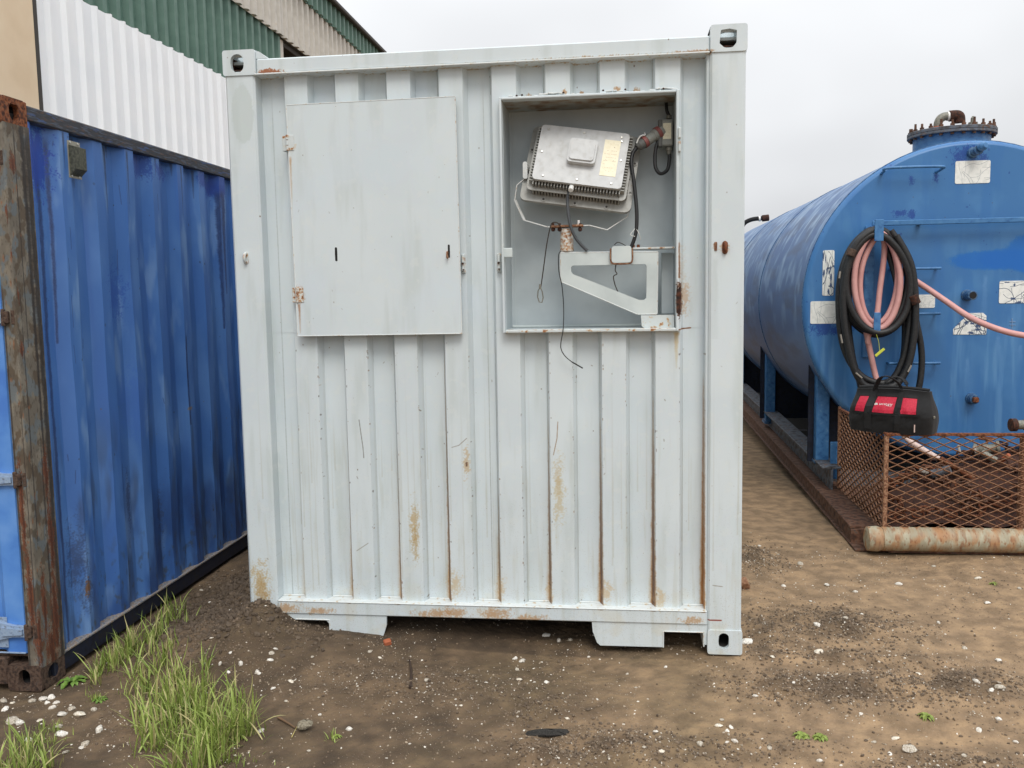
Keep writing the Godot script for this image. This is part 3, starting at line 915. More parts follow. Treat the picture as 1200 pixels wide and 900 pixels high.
func pale_container() -> void:
	var t := thing("shipping_container", "pale grey steel container end with hatch door, open light cabinet and rust streaks", "shipping container", Vector3(1.219, 0, 0))
	var b: MB
	# end wall of pressed sheet, open where the cabinet sits
	var prof := PackedVector2Array()
	prof.append(Vector2(0.12, -0.082))
	for k in 8:
		var l := 0.285 + 0.25 * k
		prof.append(Vector2(l - 0.018, -0.082)); prof.append(Vector2(l, -0.036)); prof.append(Vector2(l + 0.112, -0.036)); prof.append(Vector2(l + 0.130, -0.082))
	prof.append(Vector2(2.31, -0.082))
	b = face_mb()
	corrugated(b, prof, 0.19, 1.55, 0, 3, 0.006)
	corrugated(b, prof, 1.55, 2.615, 0, 1.334, 0.003)
	corrugated(b, prof, 1.55, 2.615, 2.128, 3, 0.003)
	corrugated(b, prof, 2.615, 2.80, 0, 3, 0.002)
	part("end_wall", b, M.face, t)
	# posts
	b = face_mb()
	b.bx(Vector3(0.005, 0.10, -0.13), Vector3(0.152, 2.79, 0.0), 0.010)
	part("corner_post", b, M.face, t)
	b = face_mb()
	b.bx(Vector3(2.276, 0.10, -0.13), Vector3(2.433, 2.79, 0.0), 0.010)
	b.bx(Vector3(2.262, 0.10, -0.13), Vector3(2.28, 2.79, -0.02), 0.004)
	part("corner_post", b, M.face, t)
	# castings
	casting(t, 0.0, WH - 0.118, M.face, oval(0.072, WH - 0.062, 0.066, 0.086), 0.006, -1.0, M.rust_dark, 1.0, Vector2(0.02, 0.02))
	casting(t, CW - 0.162, WH - 0.118, M.face, PackedVector2Array([Vector2(2.322, 2.872), Vector2(2.316, 2.815), Vector2(2.335, 2.797), Vector2(2.355, 2.792), Vector2(2.375, 2.797), Vector2(2.391, 2.815), Vector2(2.391, 2.868), Vector2(2.36, 2.876)]), 0.006, 1.0, M.rust_dark, 1.0, Vector2(0.075, 0.036), 0.012)
	casting(t, 0.0, 0.0, M.face, oval(0.08, 0.06, 0.06, 0.09), 0.006, -1.0, M.under, -1.0)
	casting(t, CW - 0.162, 0.0, M.face, oval(2.352, 0.066, 0.050, 0.078), 0.006, 1.0, M.under, -1.0)
	# rails
	b = face_mb()
	b.bx(Vector3(0.163, 2.782, -0.09), Vector3(2.275, 2.852, 0.0), 0.006)
	part("top_rail", b, M.face, t)
	b = face_mb()
	b.bx(Vector3(0.155, 2.776, -0.085), Vector3(2.274, 2.7835, 0.008), 0.002)
	part("rail_lip", b, M.pale_lip, t)
	b = face_mb()
	b.prism(PackedVector2Array([Vector2(0.163, 2.853), Vector2(0.163, 2.889), Vector2(0.178, 2.886), Vector2(0.222, 2.853)]), -0.10, -0.005)
	part("gusset", b, M.face, t)
	b = face_mb()
	b.bx(Vector3(0.153, 0.140, -0.11), Vector3(2.275, 0.204, 0.0), 0.005)
	part("bottom_rail", b, M.face, t)
	b = MB.new()
	b.bx(Vector3(0.153, 0.2035, -0.10), Vector3(2.274, 0.2095, 0.004), 0.0025)
	for k in 9:   # weld beads where sheet meets rail
		var x0 := 0.152 if k == 0 else 0.285 + 0.25 * (k - 1) + 0.13
		var x1 := 0.285 + 0.25 * k - 0.018 if k < 8 else 2.262
		b.bx(Vector3(x0, 0.209, -0.08), Vector3(x1, 0.216, -0.072), 0.003)
	part("rail_lip", b, M.pale_lip, t)
	# skirts round the fork pockets
	b = face_mb()
	b.prism(PackedVector2Array([Vector2(1.728, 0.1405), Vector2(1.732, 0.09), Vector2(1.752, 0.035), Vector2(1.768, 0.021), Vector2(2.072, 0.022), Vector2(2.072, 0.098), Vector2(2.256, 0.098), Vector2(2.264, 0.04), Vector2(2.275, 0.04), Vector2(2.275, 0.1405)]), -0.022, -0.008)
	part("fork_pocket_skirt", b, M.face, t)
	b = face_mb()
	b.prism(PackedVector2Array([Vector2(0.163, 0.1405), Vector2(0.163, 0.03), Vector2(0.235, 0.03), Vector2(0.24, 0.108), Vector2(0.40, 0.108), Vector2(0.413, 0.09), Vector2(0.418, 0.02), Vector2(0.672, 0.02), Vector2(0.690, 0.035), Vector2(0.708, 0.09), Vector2(0.710, 0.1405)]), -0.022, -0.008)
	part("fork_pocket_skirt", b, M.face, t)
	b = MB.new()
	b.bx(Vector3(2.066, 0.02, -0.5), Vector3(2.0725, 0.102, -0.004), 0.002)
	b.bx(Vector3(2.0735, 0.0985, -0.5), Vector3(2.256, 0.104, -0.004), 0.002)
	b.bx(Vector3(2.257, 0.03, -0.5), Vector3(2.263, 0.104, -0.004), 0.002)
	part("fork_pocket", b, M.pale_lip, t)
	b = MB.new()
	b.bx(Vector3(0.413, 0.02, -0.5), Vector3(0.419, 0.113, -0.004), 0.002)
	b.bx(Vector3(0.24, 0.108, -0.5), Vector3(0.4125, 0.114, -0.004), 0.002)
	part("fork_pocket", b, M.pale_lip, t)
	# floor, roof, sides and the far end
	b = MB.new()
	b.bx(Vector3(0.02, 0.13, -5.9), Vector3(2.41, 0.2, -0.12))
	for k in 14:
		b.bx(Vector3(0.03, 0.05, -0.5 - 0.4 * k), Vector3(2.40, 0.13, -0.44 - 0.4 * k))
	part("floor", b, M.under, t)
	b = MB.new()
	b.bx(Vector3(0.02, 2.84, -6.0), Vector3(2.418, 2.855, -0.05), 0.002)
	part("roof", b, M.pale, t)
	for s in 2:
		b = MB.new()
		var x := 0.03 if s == 0 else 2.408
		var sp := PackedVector2Array()
		for k in 21:
			var z := 0.14 + k * 0.278
			sp.append(Vector2(z, 0.0)); sp.append(Vector2(z + 0.07, 0.0)); sp.append(Vector2(z + 0.138, 0.036)); sp.append(Vector2(z + 0.21, 0.036))
		b.xf = Transform3D(Basis(Vector3(0, 0, -1), Vector3.UP, Vector3(1 if s == 0 else -1, 0, 0)), Vector3(x, 0, 0))
		corrugated(b, sp, 0.1, 2.82, 0, 5.95, 0.003)
		part("side_wall", b, M.pale, t)
		b = MB.new()
		b.bx(Vector3(0.012 + s * 2.354, 2.81, -5.9), Vector3(0.072 + s * 2.354, 2.87, -0.173), 0.004)
		part("top_side_rail", b, M.pale, t)
		b = MB.new()
		b.bx(Vector3(0.012 + s * 2.364, 0.04, -5.9), Vector3(0.062 + s * 2.364, 0.17, -0.173), 0.004)
		part("bottom_side_rail", b, M.pale, t)
		b = MB.new()
		b.bx(Vector3(s * 2.276, 0.0, -6.06), Vector3(0.162 + s * 2.276, 2.896, -5.9), 0.006)
		part("corner_post", b, M.pale, t)
	b = MB.new()
	b.bx(Vector3(0.163, 0.02, -6.04), Vector3(2.275, 2.88, -5.96), 0.004)
	part("far_door", b, M.pale, t)

	# ---- the cabinet let into the wall
	var x0 := 1.332; var x1 := 2.128; var y0 := 1.553; var y1 := 2.612; var zb := -0.29
	b = MB.new()
	b.bx(Vector3(x0, y0, zb - 0.004), Vector3(x1, y1, zb))
	b.bx(Vector3(x0 - 0.004, y0 - 0.004, zb), Vector3(x0, y1 + 0.004, -0.028))
	b.bx(Vector3(x1, y0 - 0.004, zb), Vector3(x1 + 0.004, y1 + 0.004, -0.028))
	b.bx(Vector3(x0, y0 - 0.004, zb), Vector3(x1, y0, -0.028))
	var cab := part("light_cabinet", b, M.inside, t)
	b = MB.new()
	b.bx(Vector3(x0 - 0.004, y1, zb), Vector3(x1 + 0.004, y1 + 0.004, -0.028))
	part("cabinet_ceiling", b, M.soffit, cab, "rust-stained underside of the cabinet top")
	b = MB.new()      # the folded seam in the back corner
	b.bx(Vector3(x0 + 0.018, y0, zb + 0.001), Vector3(x0 + 0.0195, y1, zb + 0.003))
	b.bx(Vector3(x0, y0 + 0.001, zb + 0.001), Vector3(x1, y0 + 0.012, zb + 0.006), 0.003)
	part("seam", b, M.pale, cab)
	# the frame standing round the opening
	for s in [[x0 - 0.010, y0 - 0.014, x0 + 0.001, y1 + 0.012], [x1 - 0.001, y0 - 0.014, x1 + 0.014, y1 + 0.012], [x0 + 0.0015, y0 - 0.014, x1 - 0.0015, y0 + 0.001], [x0 + 0.0015, y1 - 0.001, x1 - 0.0015, y1 + 0.011]]:
		b = face_mb()
		b.bx(Vector3(s[0], s[1], -0.05), Vector3(s[2], s[3], 0.010), 0.003)
		part("cabinet_frame", b, M.pale_worn if s[1] < 1.6 and s[3] < 1.6 else M.face, cab)
	b = face_mb()     # flange outside the frame on the right, with its worn patch
	b.bx(Vector3(2.1425, 1.54, -0.034), Vector3(2.149, 2.62, -0.006), 0.002)
	part("cabinet_flange", b, M.face, cab)
	b = MB.new()
	rng.seed = 5
	for k in 34:      # rough weld along the top edge
		var x := 1.325 + k * 0.024 + rng.randf_range(-0.004, 0.004)
		if rng.randf() < 0.8:
			b.box(Vector3(x, y1 + 0.013 + 0.006 * sin(x * 25.0) + rng.randf_range(0, 0.003), -0.012), Vector3(rng.randf_range(0.016, 0.03), rng.randf_range(0.005, 0.009), 0.03), 0.002, Basis(Vector3(0, 0, 1), rng.randf_range(-0.2, 0.2)))
	part("weld_bead", b, M.pale_lip, cab)
	b = MB.new()
	for q in [[1.405, 2.628], [1.43, 2.63], [1.62, 2.632], [1.80, 2.634], [1.90, 2.634], [2.07, 2.63]]:
		b.box(Vector3(q[0], q[1], 0.004), Vector3(0.010, 0.007, 0.012), 0.003)
	part("weld_spatter", b, M.rust_dark, cab)
	b = MB.new()
	var cr := [Vector2(2.131, 1.78), Vector2(2.134, 1.73), Vector2(2.147, 1.745), Vector2(2.15, 1.70), Vector2(2.146, 1.64), Vector2(2.138, 1.615), Vector2(2.128, 1.625), Vector2(2.127, 1.70)]
	b.prism(PackedVector2Array(cr), 0.009, 0.0115)
	part("rust_patch", b, M.rust_dark, cab)
	# latch tab and hasps
	b = MB.new()
	b.bx(Vector3(1.322, 1.893, -0.012), Vector3(1.372, 1.937, -0.002), 0.003)
	part("latch_tab", b, M.pale, cab)
	for hx: float in [1.305, 1.134]:
		b = MB.new()
		b.bx(Vector3(hx - 0.010, 1.825, -0.036), Vector3(hx + 0.010, 1.915, -0.028), 0.003)
		b.cyl(Vector3(hx, 1.835, -0.018), Vector3(hx, 1.868, -0.018), 0.007, 8, 0.001)
		b.cyl(Vector3(hx, 1.874, -0.018), Vector3(hx, 1.905, -0.018), 0.007, 8, 0.001)
		var hs := part("hasp", b, M.pale_worn, t)
		b = MB.new()
		b.cyl(Vector3(hx, 1.869, -0.014), Vector3(hx, 1.869, -0.004), 0.005, 8)
		b.cyl(Vector3(hx + 0.002, 1.84, -0.03), Vector3(hx + 0.002, 1.84, -0.006), 0.004, 8)
		part("rivet", b, M.rust_dark, hs)
	b = MB.new()
	for q in [[2.141, 2.43], [2.141, 2.37]]:
		b.box(Vector3(q[0], q[1], 0.012), Vector3(0.014, 0.05, 0.012), 0.003)
		b.cyl(Vector3(q[0], q[1] - 0.02, 0.02), Vector3(q[0], q[1] + 0.02, 0.02), 0.006, 8)
	part("broken_hinge", b, M.pale_worn, cab)

	# ---- hatch door
	b = face_mb()
	var dp := PackedVector2Array([Vector2(0.307, 2.630), Vector2(0.318, 1.537), Vector2(1.126, 1.540), Vector2(1.119, 2.636)])
	b.prism(dp, -0.014, 0.010)
	var door := part("hatch_door", b, M.face, t)
	b = MB.new()
	for k in 4:
		var a: Vector2 = dp[k]
		var e: Vector2 = dp[(k + 1) % 4]
		b.bar(Vector3(a.x, a.y, 0.0095), Vector3(e.x, e.y, 0.0095), 0.004, 0.004, 0.001)
	part("folded_edge", b, M.pale_lip, door)
	for q in [[0.525, 1.926, 0.012, 0.066], [1.073, 1.928, 0.010, 0.062]]:
		b = MB.new()
		b.prism(oval(q[0], q[1], q[2], q[3]), 0.0095, 0.0108)
		part("slot_dark_patch", b, M.dark, door)  # flat dark patch painted in for the slot's shaded hollow
	b = MB.new()
	var eye := PackedVector3Array()
	for k in 12:
		var a := TAU * k / 12
		eye.append(Vector3(1.067, 1.91 + 0.016 * cos(a), 0.022 + 0.014 * sin(a)))
	b.tube(eye, 0.0035, 6, true)
	part("padlock_eye", b, M.rust_pale, door)
	for q in [[0.306, 2.455], [0.324, 1.735]]:
		b = MB.new()
		b.bx(Vector3(q[0] - 0.03, q[1] - 0.036, -0.03), Vector3(q[0] - 0.004, q[1] + 0.036, 0.0), 0.002)
		b.bx(Vector3(q[0] + 0.004, q[1] - 0.036, 0.0095), Vector3(q[0] + 0.032, q[1] + 0.036, 0.0135), 0.002)
		for k in 3:
			b.cyl(Vector3(q[0], q[1] - 0.036 + 0.025 * k, 0.010), Vector3(q[0], q[1] - 0.013 + 0.025 * k, 0.010), 0.008, 10, 0.001)
		part("hinge", b, M.pale_worn if q[1] > 2.0 else M.pale_rusty, door, "" if q[1] > 2.0 else "rust-eaten lower hinge")
	# lashing lugs on the posts
	for q in [[0.07, 1.918, M.pale_worn], [2.346, 1.916, M.rust]]:
		b = MB.new()
		var arc := []
		for k in 9:
			var a := PI * k / 8
			arc.append(Vector3(q[0], q[1] + 0.024 * cos(a), -0.004 + 0.028 * sin(a)))
		b.tube(PackedVector3Array(arc), 0.0075, 8)
		b.prism(oval(q[0], q[1], 0.026, 0.058), -0.001, 0.004)
		part("lashing_lug", b, q[2], t)
	b = MB.new()
	b.box(Vector3(2.305, 1.922, 0.002), Vector3(0.012, 0.04, 0.006), 0.002)
	part("lug_stub", b, M.rust_pale, t)

	swing_arm()
	floodlight()
	junction_box()
	cables()

func swing_arm() -> void:
	var t := thing("lamp_arm", "pale triangular steel swing arm bracket hinged inside the open cabinet", "bracket", Vector3(1.9, 1.62, -0.09))
	var b := MB.new()
	var zc := -0.085
	var outer := PackedVector2Array([P(656.7, 295.5, zc).x * Vector2.RIGHT + P(656.7, 295.5, zc).y * Vector2.DOWN, Vector2.ZERO])
	var pt := func(u: float, v: float) -> Vector2:
		var q := P(u, v, zc + 0.025)
		return Vector2(q.x, q.y)
	outer = PackedVector2Array([pt.call(657, 296), pt.call(771, 295.2), pt.call(770, 368), pt.call(747, 368.3), pt.call(657, 330)])
	var inner := PackedVector2Array([pt.call(671, 311.2), pt.call(756, 309.5), pt.call(757.8, 311.5), pt.call(757.5, 349), pt.call(755, 351.5), pt.call(749, 351.5), pt.call(671, 321), pt.call(669.3, 318), pt.call(669.3, 313)])
	b.ring(outer, inner, pt.call(715, 321), zc - 0.025, zc + 0.025)
	part("arm_frame", b, M.pale, t)
	b = MB.new()
	for k in outer.size():
		var e := (k + 1) % outer.size()
		b.bar(Vector3(outer[k].x, outer[k].y, zc + 0.0235), Vector3(outer[e].x, outer[e].y, zc + 0.0235), 0.006, 0.006, 0.0025)
	part("edge_weld", b, M.pale_lip, t)
	# lamp post and its plate
	b = MB.new()
	var p0 := P(664.3, 295, zc); var p1 := P(664, 268.5, zc)
	b.lathe(p0, (p1 - p0).normalized(), [[0.0, 0.030], [0.004, 0.032], [p0.distance_to(p1), 0.029]], 20)
	part("lamp_post", b, M.pale_rusty, t, "rust-stained stub post")
	b = MB.new()
	var pl := (P(645, 266, zc) + P(684, 264.5, zc)) * 0.5
	b.box(pl, Vector3(0.155, 0.010, 0.06), 0.002, Basis(Vector3(0, 0, 1), 0.012))
	part("lamp_plate", b, M.rust_pale, t, "rusty bolting plate")
	for u: float in [648.5, 656, 680]:
		b = MB.new()
		var q := P(u, 266, zc)
		b.cyl(q + Vector3(0, -0.022, 0.015), q + Vector3(0, 0.016, 0.015), 0.006, 8)
		b.cyl(q + Vector3(0, -0.018, 0.015), q + Vector3(0, -0.006, 0.015), 0.011, 6)
		part("bolt", b, M.rust_dark, t)
	b = MB.new()
	b.cyl(P(678, 264, zc), P(678, 258, zc), 0.006, 8, 0.001)
	part("pale_bolt", b, M.white, t)
	# strap holding the arm
	b = MB.new()
	var s0 := P(716.7, 288.5, zc + 0.045); var s1 := P(740, 307.5, zc + 0.045)
	b.prism(rrect(s0.x, s1.y, s1.x, s0.y, 0.012), zc + 0.027, zc + 0.045)
	part("arm_keeper", b, M.pale, t)
	b = MB.new()
	b.tube(curve([Vector3(s0.x - 0.004, s0.y - 0.01, zc + 0.04), Vector3(s0.x - 0.004, s1.y + 0.012, zc + 0.04), Vector3(s0.x + 0.012, s1.y - 0.004, zc + 0.04), Vector3(s1.x - 0.012, s1.y - 0.004, zc + 0.04), Vector3(s1.x + 0.004, s1.y + 0.012, zc + 0.04), Vector3(s1.x + 0.004, s0.y - 0.01, zc + 0.04)], 0.006), 0.004, 8)
	part("keeper_strap", b, M.rust_pale, t)
	# upper and lower hinge plates carried by the cabinet side
	b = MB.new()
	var h0 := P(741, 291.2, zc)
	b.bx(Vector3(h0.x, h0.y - 0.006, zc - 0.05), Vector3(2.126, h0.y + 0.003, zc + 0.03), 0.002)
	part("upper_hinge_plate", b, M.pale_worn, t)
	for u: float in [742, 748]:
		b = MB.new()
		var q := P(u, 289.5, zc)
		b.cyl(q + Vector3(0, -0.012, 0.02), q + Vector3(0, 0.010, 0.02), 0.008, 6)
		part("hinge_bolt", b, M.rust, t)
	b = MB.new()
	var lp := PackedVector2Array([pt.call(751, 369.5), pt.call(790, 369), pt.call(790, 389.3), pt.call(772, 388.6), pt.call(757, 385.5), pt.call(752, 382)])
	for k in lp.size():
		lp[k].x = minf(lp[k].x, 2.126)
	b.prism(lp, zc - 0.03, zc + 0.036)
	part("lower_hinge_plate", b, M.pale_worn, t)
	b = MB.new()
	var r0 := P(775, 296, zc - 0.06); var r1 := P(789, 368, zc - 0.06)
	b.bx(Vector3(r0.x, r1.y, zc - 0.075), Vector3(2.126, r0.y, zc - 0.06), 0.003)
	part("hinge_web", b, M.inside, t)
	# a hooked wire hanging below the strap
	b = MB.new()
	b.tube(curve([P(720, 287, zc), P(724, 284, zc + 0.03), P(730, 286, zc + 0.03), P(733, 288, zc)], 0.006), 0.002, 6)
	b.tube(curve([P(722, 309, zc), P(721, 317, zc + 0.02), P(723, 321, zc + 0.02), P(719, 324, zc + 0.02), P(720.5, 333, zc + 0.02), P(724, 342, zc + 0.02)], 0.006), 0.0025, 6)
	part("hooked_wire", b, M.wire, t)

func floodlight() -> void:
	var c := P(681, 183, -0.075)
	var t := thing("floodlight", "tilted grey LED floodlight seen from its finned back", "floodlight", c)
	var xf := Transform3D(Basis(Vector3(0, 0, 1), -0.152) * Basis(Vector3(0, 1, 0), -0.03) * Basis(Vector3(1, 0, 0), -0.40), c)
	var w := 0.418; var h := 0.292
	var b := MB.new(); b.xf = xf
	b.prism(rrect(-w / 2, -h / 2, w / 2, h / 2, 0.018), -0.016, 0.0)
	part("back_plate", b, M.alu_plate, t)
	b = MB.new(); b.xf = xf
	b.box(Vector3(0, 0, -0.022), Vector3(w * 0.9, h * 0.9, 0.016))
	part("gap_dark_fill", b, M.hole_shade, t)  # dark solid block, its colour standing in for shade behind the plate
	b = MB.new(); b.xf = xf
	b.prism(rrect(-w / 2 - 0.026, -h / 2 - 0.030, w / 2 + 0.026, h / 2 + 0.026, 0.022), -0.058, -0.052)
	b.box(Vector3(0, 0, -0.042), Vector3(w * 0.93, h * 0.93, 0.032), 0.004)
	part("housing", b, M.alu, t)
	b = MB.new(); b.xf = xf
	b.prism(rrect(-w / 2 - 0.056, -h / 2 - 0.062, w / 2 + 0.054, h / 2 + 0.050, 0.028), -0.118, -0.100)
	b.box(Vector3(0, 0, -0.079), Vector3(w * 0.96, h * 0.96, 0.046), 0.004)
	part("front_flange", b, M.alu, t)
	b = MB.new(); b.xf = xf
	b.box(Vector3(0, 0, -0.1205), Vector3(w * 0.98, h * 0.98, 0.004), 0.001)
	part("lens", b, flat(Color8(70, 76, 80), 0.1), t)
	# cooling fins all round, in two tiers
	b = MB.new(); b.xf = xf
	for tier in [[-0.036, 0.020, 0.030, 0.0], [-0.078, 0.046, 0.044, 0.012]]:
		for k in 29:
			var x := -w / 2 + 0.006 + k * (w - 0.012) / 28.0
			for s: float in [-1.0, 1.0]:
				b.box(Vector3(x, s * (h / 2 + tier[3] * 0.6), tier[0]), Vector3(0.0045, 0.03 + tier[3], tier[2]))
		for k in 20:
			var y := -h / 2 + 0.006 + k * (h - 0.012) / 19.0
			for s: float in [-1.0, 1.0]:
				b.box(Vector3(s * (w / 2 + tier[3] * 0.6), y, tier[0]), Vector3(0.03 + tier[3], 0.0045, tier[2]))
	var fins := part("cooling_fins", b, M.alu, t)
	fins.set_meta("kind", "stuff")
	# cover over the wiring
	b = MB.new(); b.xf = xf
	var cv := Vector2(0.005, 0.012)
	b.prism(rrect(cv.x - 0.066, cv.y - 0.062, cv.x + 0.066, cv.y + 0.062, 0.016), 0.0005, 0.030)
	b.prism(rrect(cv.x - 0.056, cv.y - 0.052, cv.x + 0.056, cv.y + 0.052, 0.014), 0.030, 0.038)
	part("wiring_cover", b, M.alu_plate, t)
	b = MB.new(); b.xf = xf
	b.uvmode = 1; b.uv_a = Vector2(0.098, -0.088); b.uv_b = Vector2(0.075, 0.19)
	b.prism(PackedVector2Array([Vector2(0.098, -0.088), Vector2(0.173, -0.088), Vector2(0.173, 0.102), Vector2(0.098, 0.102)]), 0.0004, 0.0014)
	part("rating_plate", b, M.rating, t, "yellowed rating plate with worn print")
	for q in [[-0.175, 0.122], [-0.005, 0.124], [0.172, 0.122], [-0.186, 0.0], [0.186, 0.0], [-0.16, -0.124], [0.0, -0.124], [0.16, -0.124], [0.176, 0.10]]:
		b = MB.new(); b.xf = xf
		b.cyl(Vector3(q[0], q[1], 0.0), Vector3(q[0], q[1], 0.004), 0.0055, 8, 0.001)
		part("screw", b, M.screw, t)
	for q in [[-0.15, 0.182], [0.0, 0.182], [0.16, 0.182], [-0.15, -0.194], [0.0, -0.196], [0.15, -0.194], [-0.25, 0.06], [0.248, 0.05], [0.248, -0.1]]:
		b = MB.new(); b.xf = xf
		b.cyl(Vector3(q[0], q[1], -0.1), Vector3(q[0], q[1], -0.095), 0.011, 10, 0.001)
		var lug := part("flange_lug", b, M.alu, t)
		b = MB.new(); b.xf = xf
		b.cyl(Vector3(q[0], q[1], -0.0955), Vector3(q[0], q[1], -0.0935), 0.006, 8)
		part("dark_hole_disc", b, M.hole_shade, lug)  # dark disc on the lug, painting the shade of a hole
	# scuffs where paint has chipped
	# cable gland in the lower edge
	b = MB.new(); b.xf = xf
	b.cyl(Vector3(-0.02, -h / 2 + 0.01, -0.03), Vector3(-0.02, -h / 2 - 0.034, -0.005), 0.012, 12, 0.002)
	part("cable_gland", b, M.yoke, t)
	# stirrup: a flat strap bent round under the lamp
	b = MB.new()
	var zq := -0.14
	var a0 := P(617, 199, zq + 0.02)
	var path := [P(616, 197, zq), P(614.5, 210, zq), P(606, 217, zq), P(603.5, 234, zq), P(614.5, 258, zq + 0.02), P(642, 266, -0.085), P(664, 265.5, -0.085), P(690, 264, -0.085), P(711, 269.5, zq + 0.02), P(735, 254, zq), P(740, 239, zq), P(736.5, 228, zq), P(737.5, 216, zq)]
	for k in path.size() - 1:
		b.bar(path[k], path[k + 1], 0.020, 0.0040, 0.0)
	part("stirrup", b, M.yoke, t)
	for q in [[616, 199, 1.0], [737.5, 221, -1.0]]:
		b = MB.new()
		var e := P(q[0], q[1], zq)
		b.prism(rrect(e.x - 0.011, e.y - 0.045, e.x + 0.011, e.y + 0.035, 0.009), zq - 0.022, zq + 0.026)
		part("stirrup_ear", b, M.yoke, t)
		b = MB.new()
		b.cyl(e + Vector3(q[2] * 0.006, 0, 0.0), e + Vector3(q[2] * 0.03, -0.004, 0.0), 0.012, 10, 0.002)
		part("pivot_bolt", b, M.alu_dark, t)

func junction_box() -> void:
	var z := -0.16
	var p0 := P(773, 171, z); var p1 := P(791, 139, z)
	var t := thing("junction_box", "small grey electrical socket box with plug in the cabinet's top corner", "socket box", Vector3((p0.x + p1.x) / 2, p0.y, z))
	var b := MB.new()
	b.bx(Vector3(p0.x, p0.y, -0.288), Vector3(minf(p1.x, 2.122), p1.y, z), 0.006)
	part("box_body", b, M.junction, t)
	b = MB.new()
	b.bx(Vector3(p0.x - 0.006, p0.y - 0.004, z - 0.04), Vector3(p0.x + 0.012, p1.y - 0.002, z + 0.006), 0.003)
	part("box_lid", b, M.alu_dark, t)
	b = MB.new()
	b.uvmode = 1
	var l0 := P(777, 163, z); var l1 := P(786.5, 144, z)
	b.uv_a = Vector2(l0.x, l0.y); b.uv_b = Vector2(l1.x - l0.x, l1.y - l0.y)
	b.bx(Vector3(l0.x, l0.y, z), Vector3(l1.x, l1.y, z + 0.0015))
	part("rating_plate", b, M.rating, t)
	b = MB.new()
	var g := P(784, 172, z - 0.03)
	b.lathe(g + Vector3(0, 0.012, 0), Vector3(0, -1, 0), [[0.0, 0.013], [0.014, 0.013], [0.0145, 0.017], [0.03, 0.017], [0.0305, 0.013], [0.05, 0.011]], 12)
	part("cable_gland", b, M.galv, t)
	b = MB.new()
	b.cyl(P(784, 139.5, z - 0.04), P(784, 135, z - 0.04), 0.013, 10, 0.002)
	part("top_gland", b, M.galv, t)
	# plug and socket slanting out to the left
	var a := P(776, 153, z - 0.02)
	var e := P(747, 172, z + 0.02)
	var d := (e - a).normalized()
	var L := a.distance_to(e)
	b = MB.new()
	b.lathe(a, d, [[0.0, 0.030], [L * 0.34, 0.028], [L * 0.35, 0.025], [L * 0.62, 0.025]], 18)
	part("socket", b, M.junction, t)
	b = MB.new()
	b.lathe(a + d * L * 0.10, d, [[0.0, 0.0], [0.0005, 0.032], [L * 0.13, 0.032], [L * 0.131, 0.0]], 18)
	b.lathe(a + d * L * 0.64, d, [[0.0, 0.0], [0.0005, 0.028], [L * 0.12, 0.028], [L * 0.121, 0.0]], 18)
	part("locking_ring", b, M.plug_red, t)
	b = MB.new()
	b.lathe(a + d * L * 0.77, d, [[0.0, 0.026], [L * 0.16, 0.024], [L * 0.26, 0.013]], 16)
	part("plug", b, M.alu_dark, t)
	b = MB.new()
	b.tube(curve([a + d * L * 0.55 + Vector3(-0.02, 0.03, 0.0), P(756, 158, z + 0.02), P(750, 160, z + 0.03), P(746, 168, z + 0.03)], 0.01), 0.004, 6)
	part("wire_bail", b, M.yoke, t)

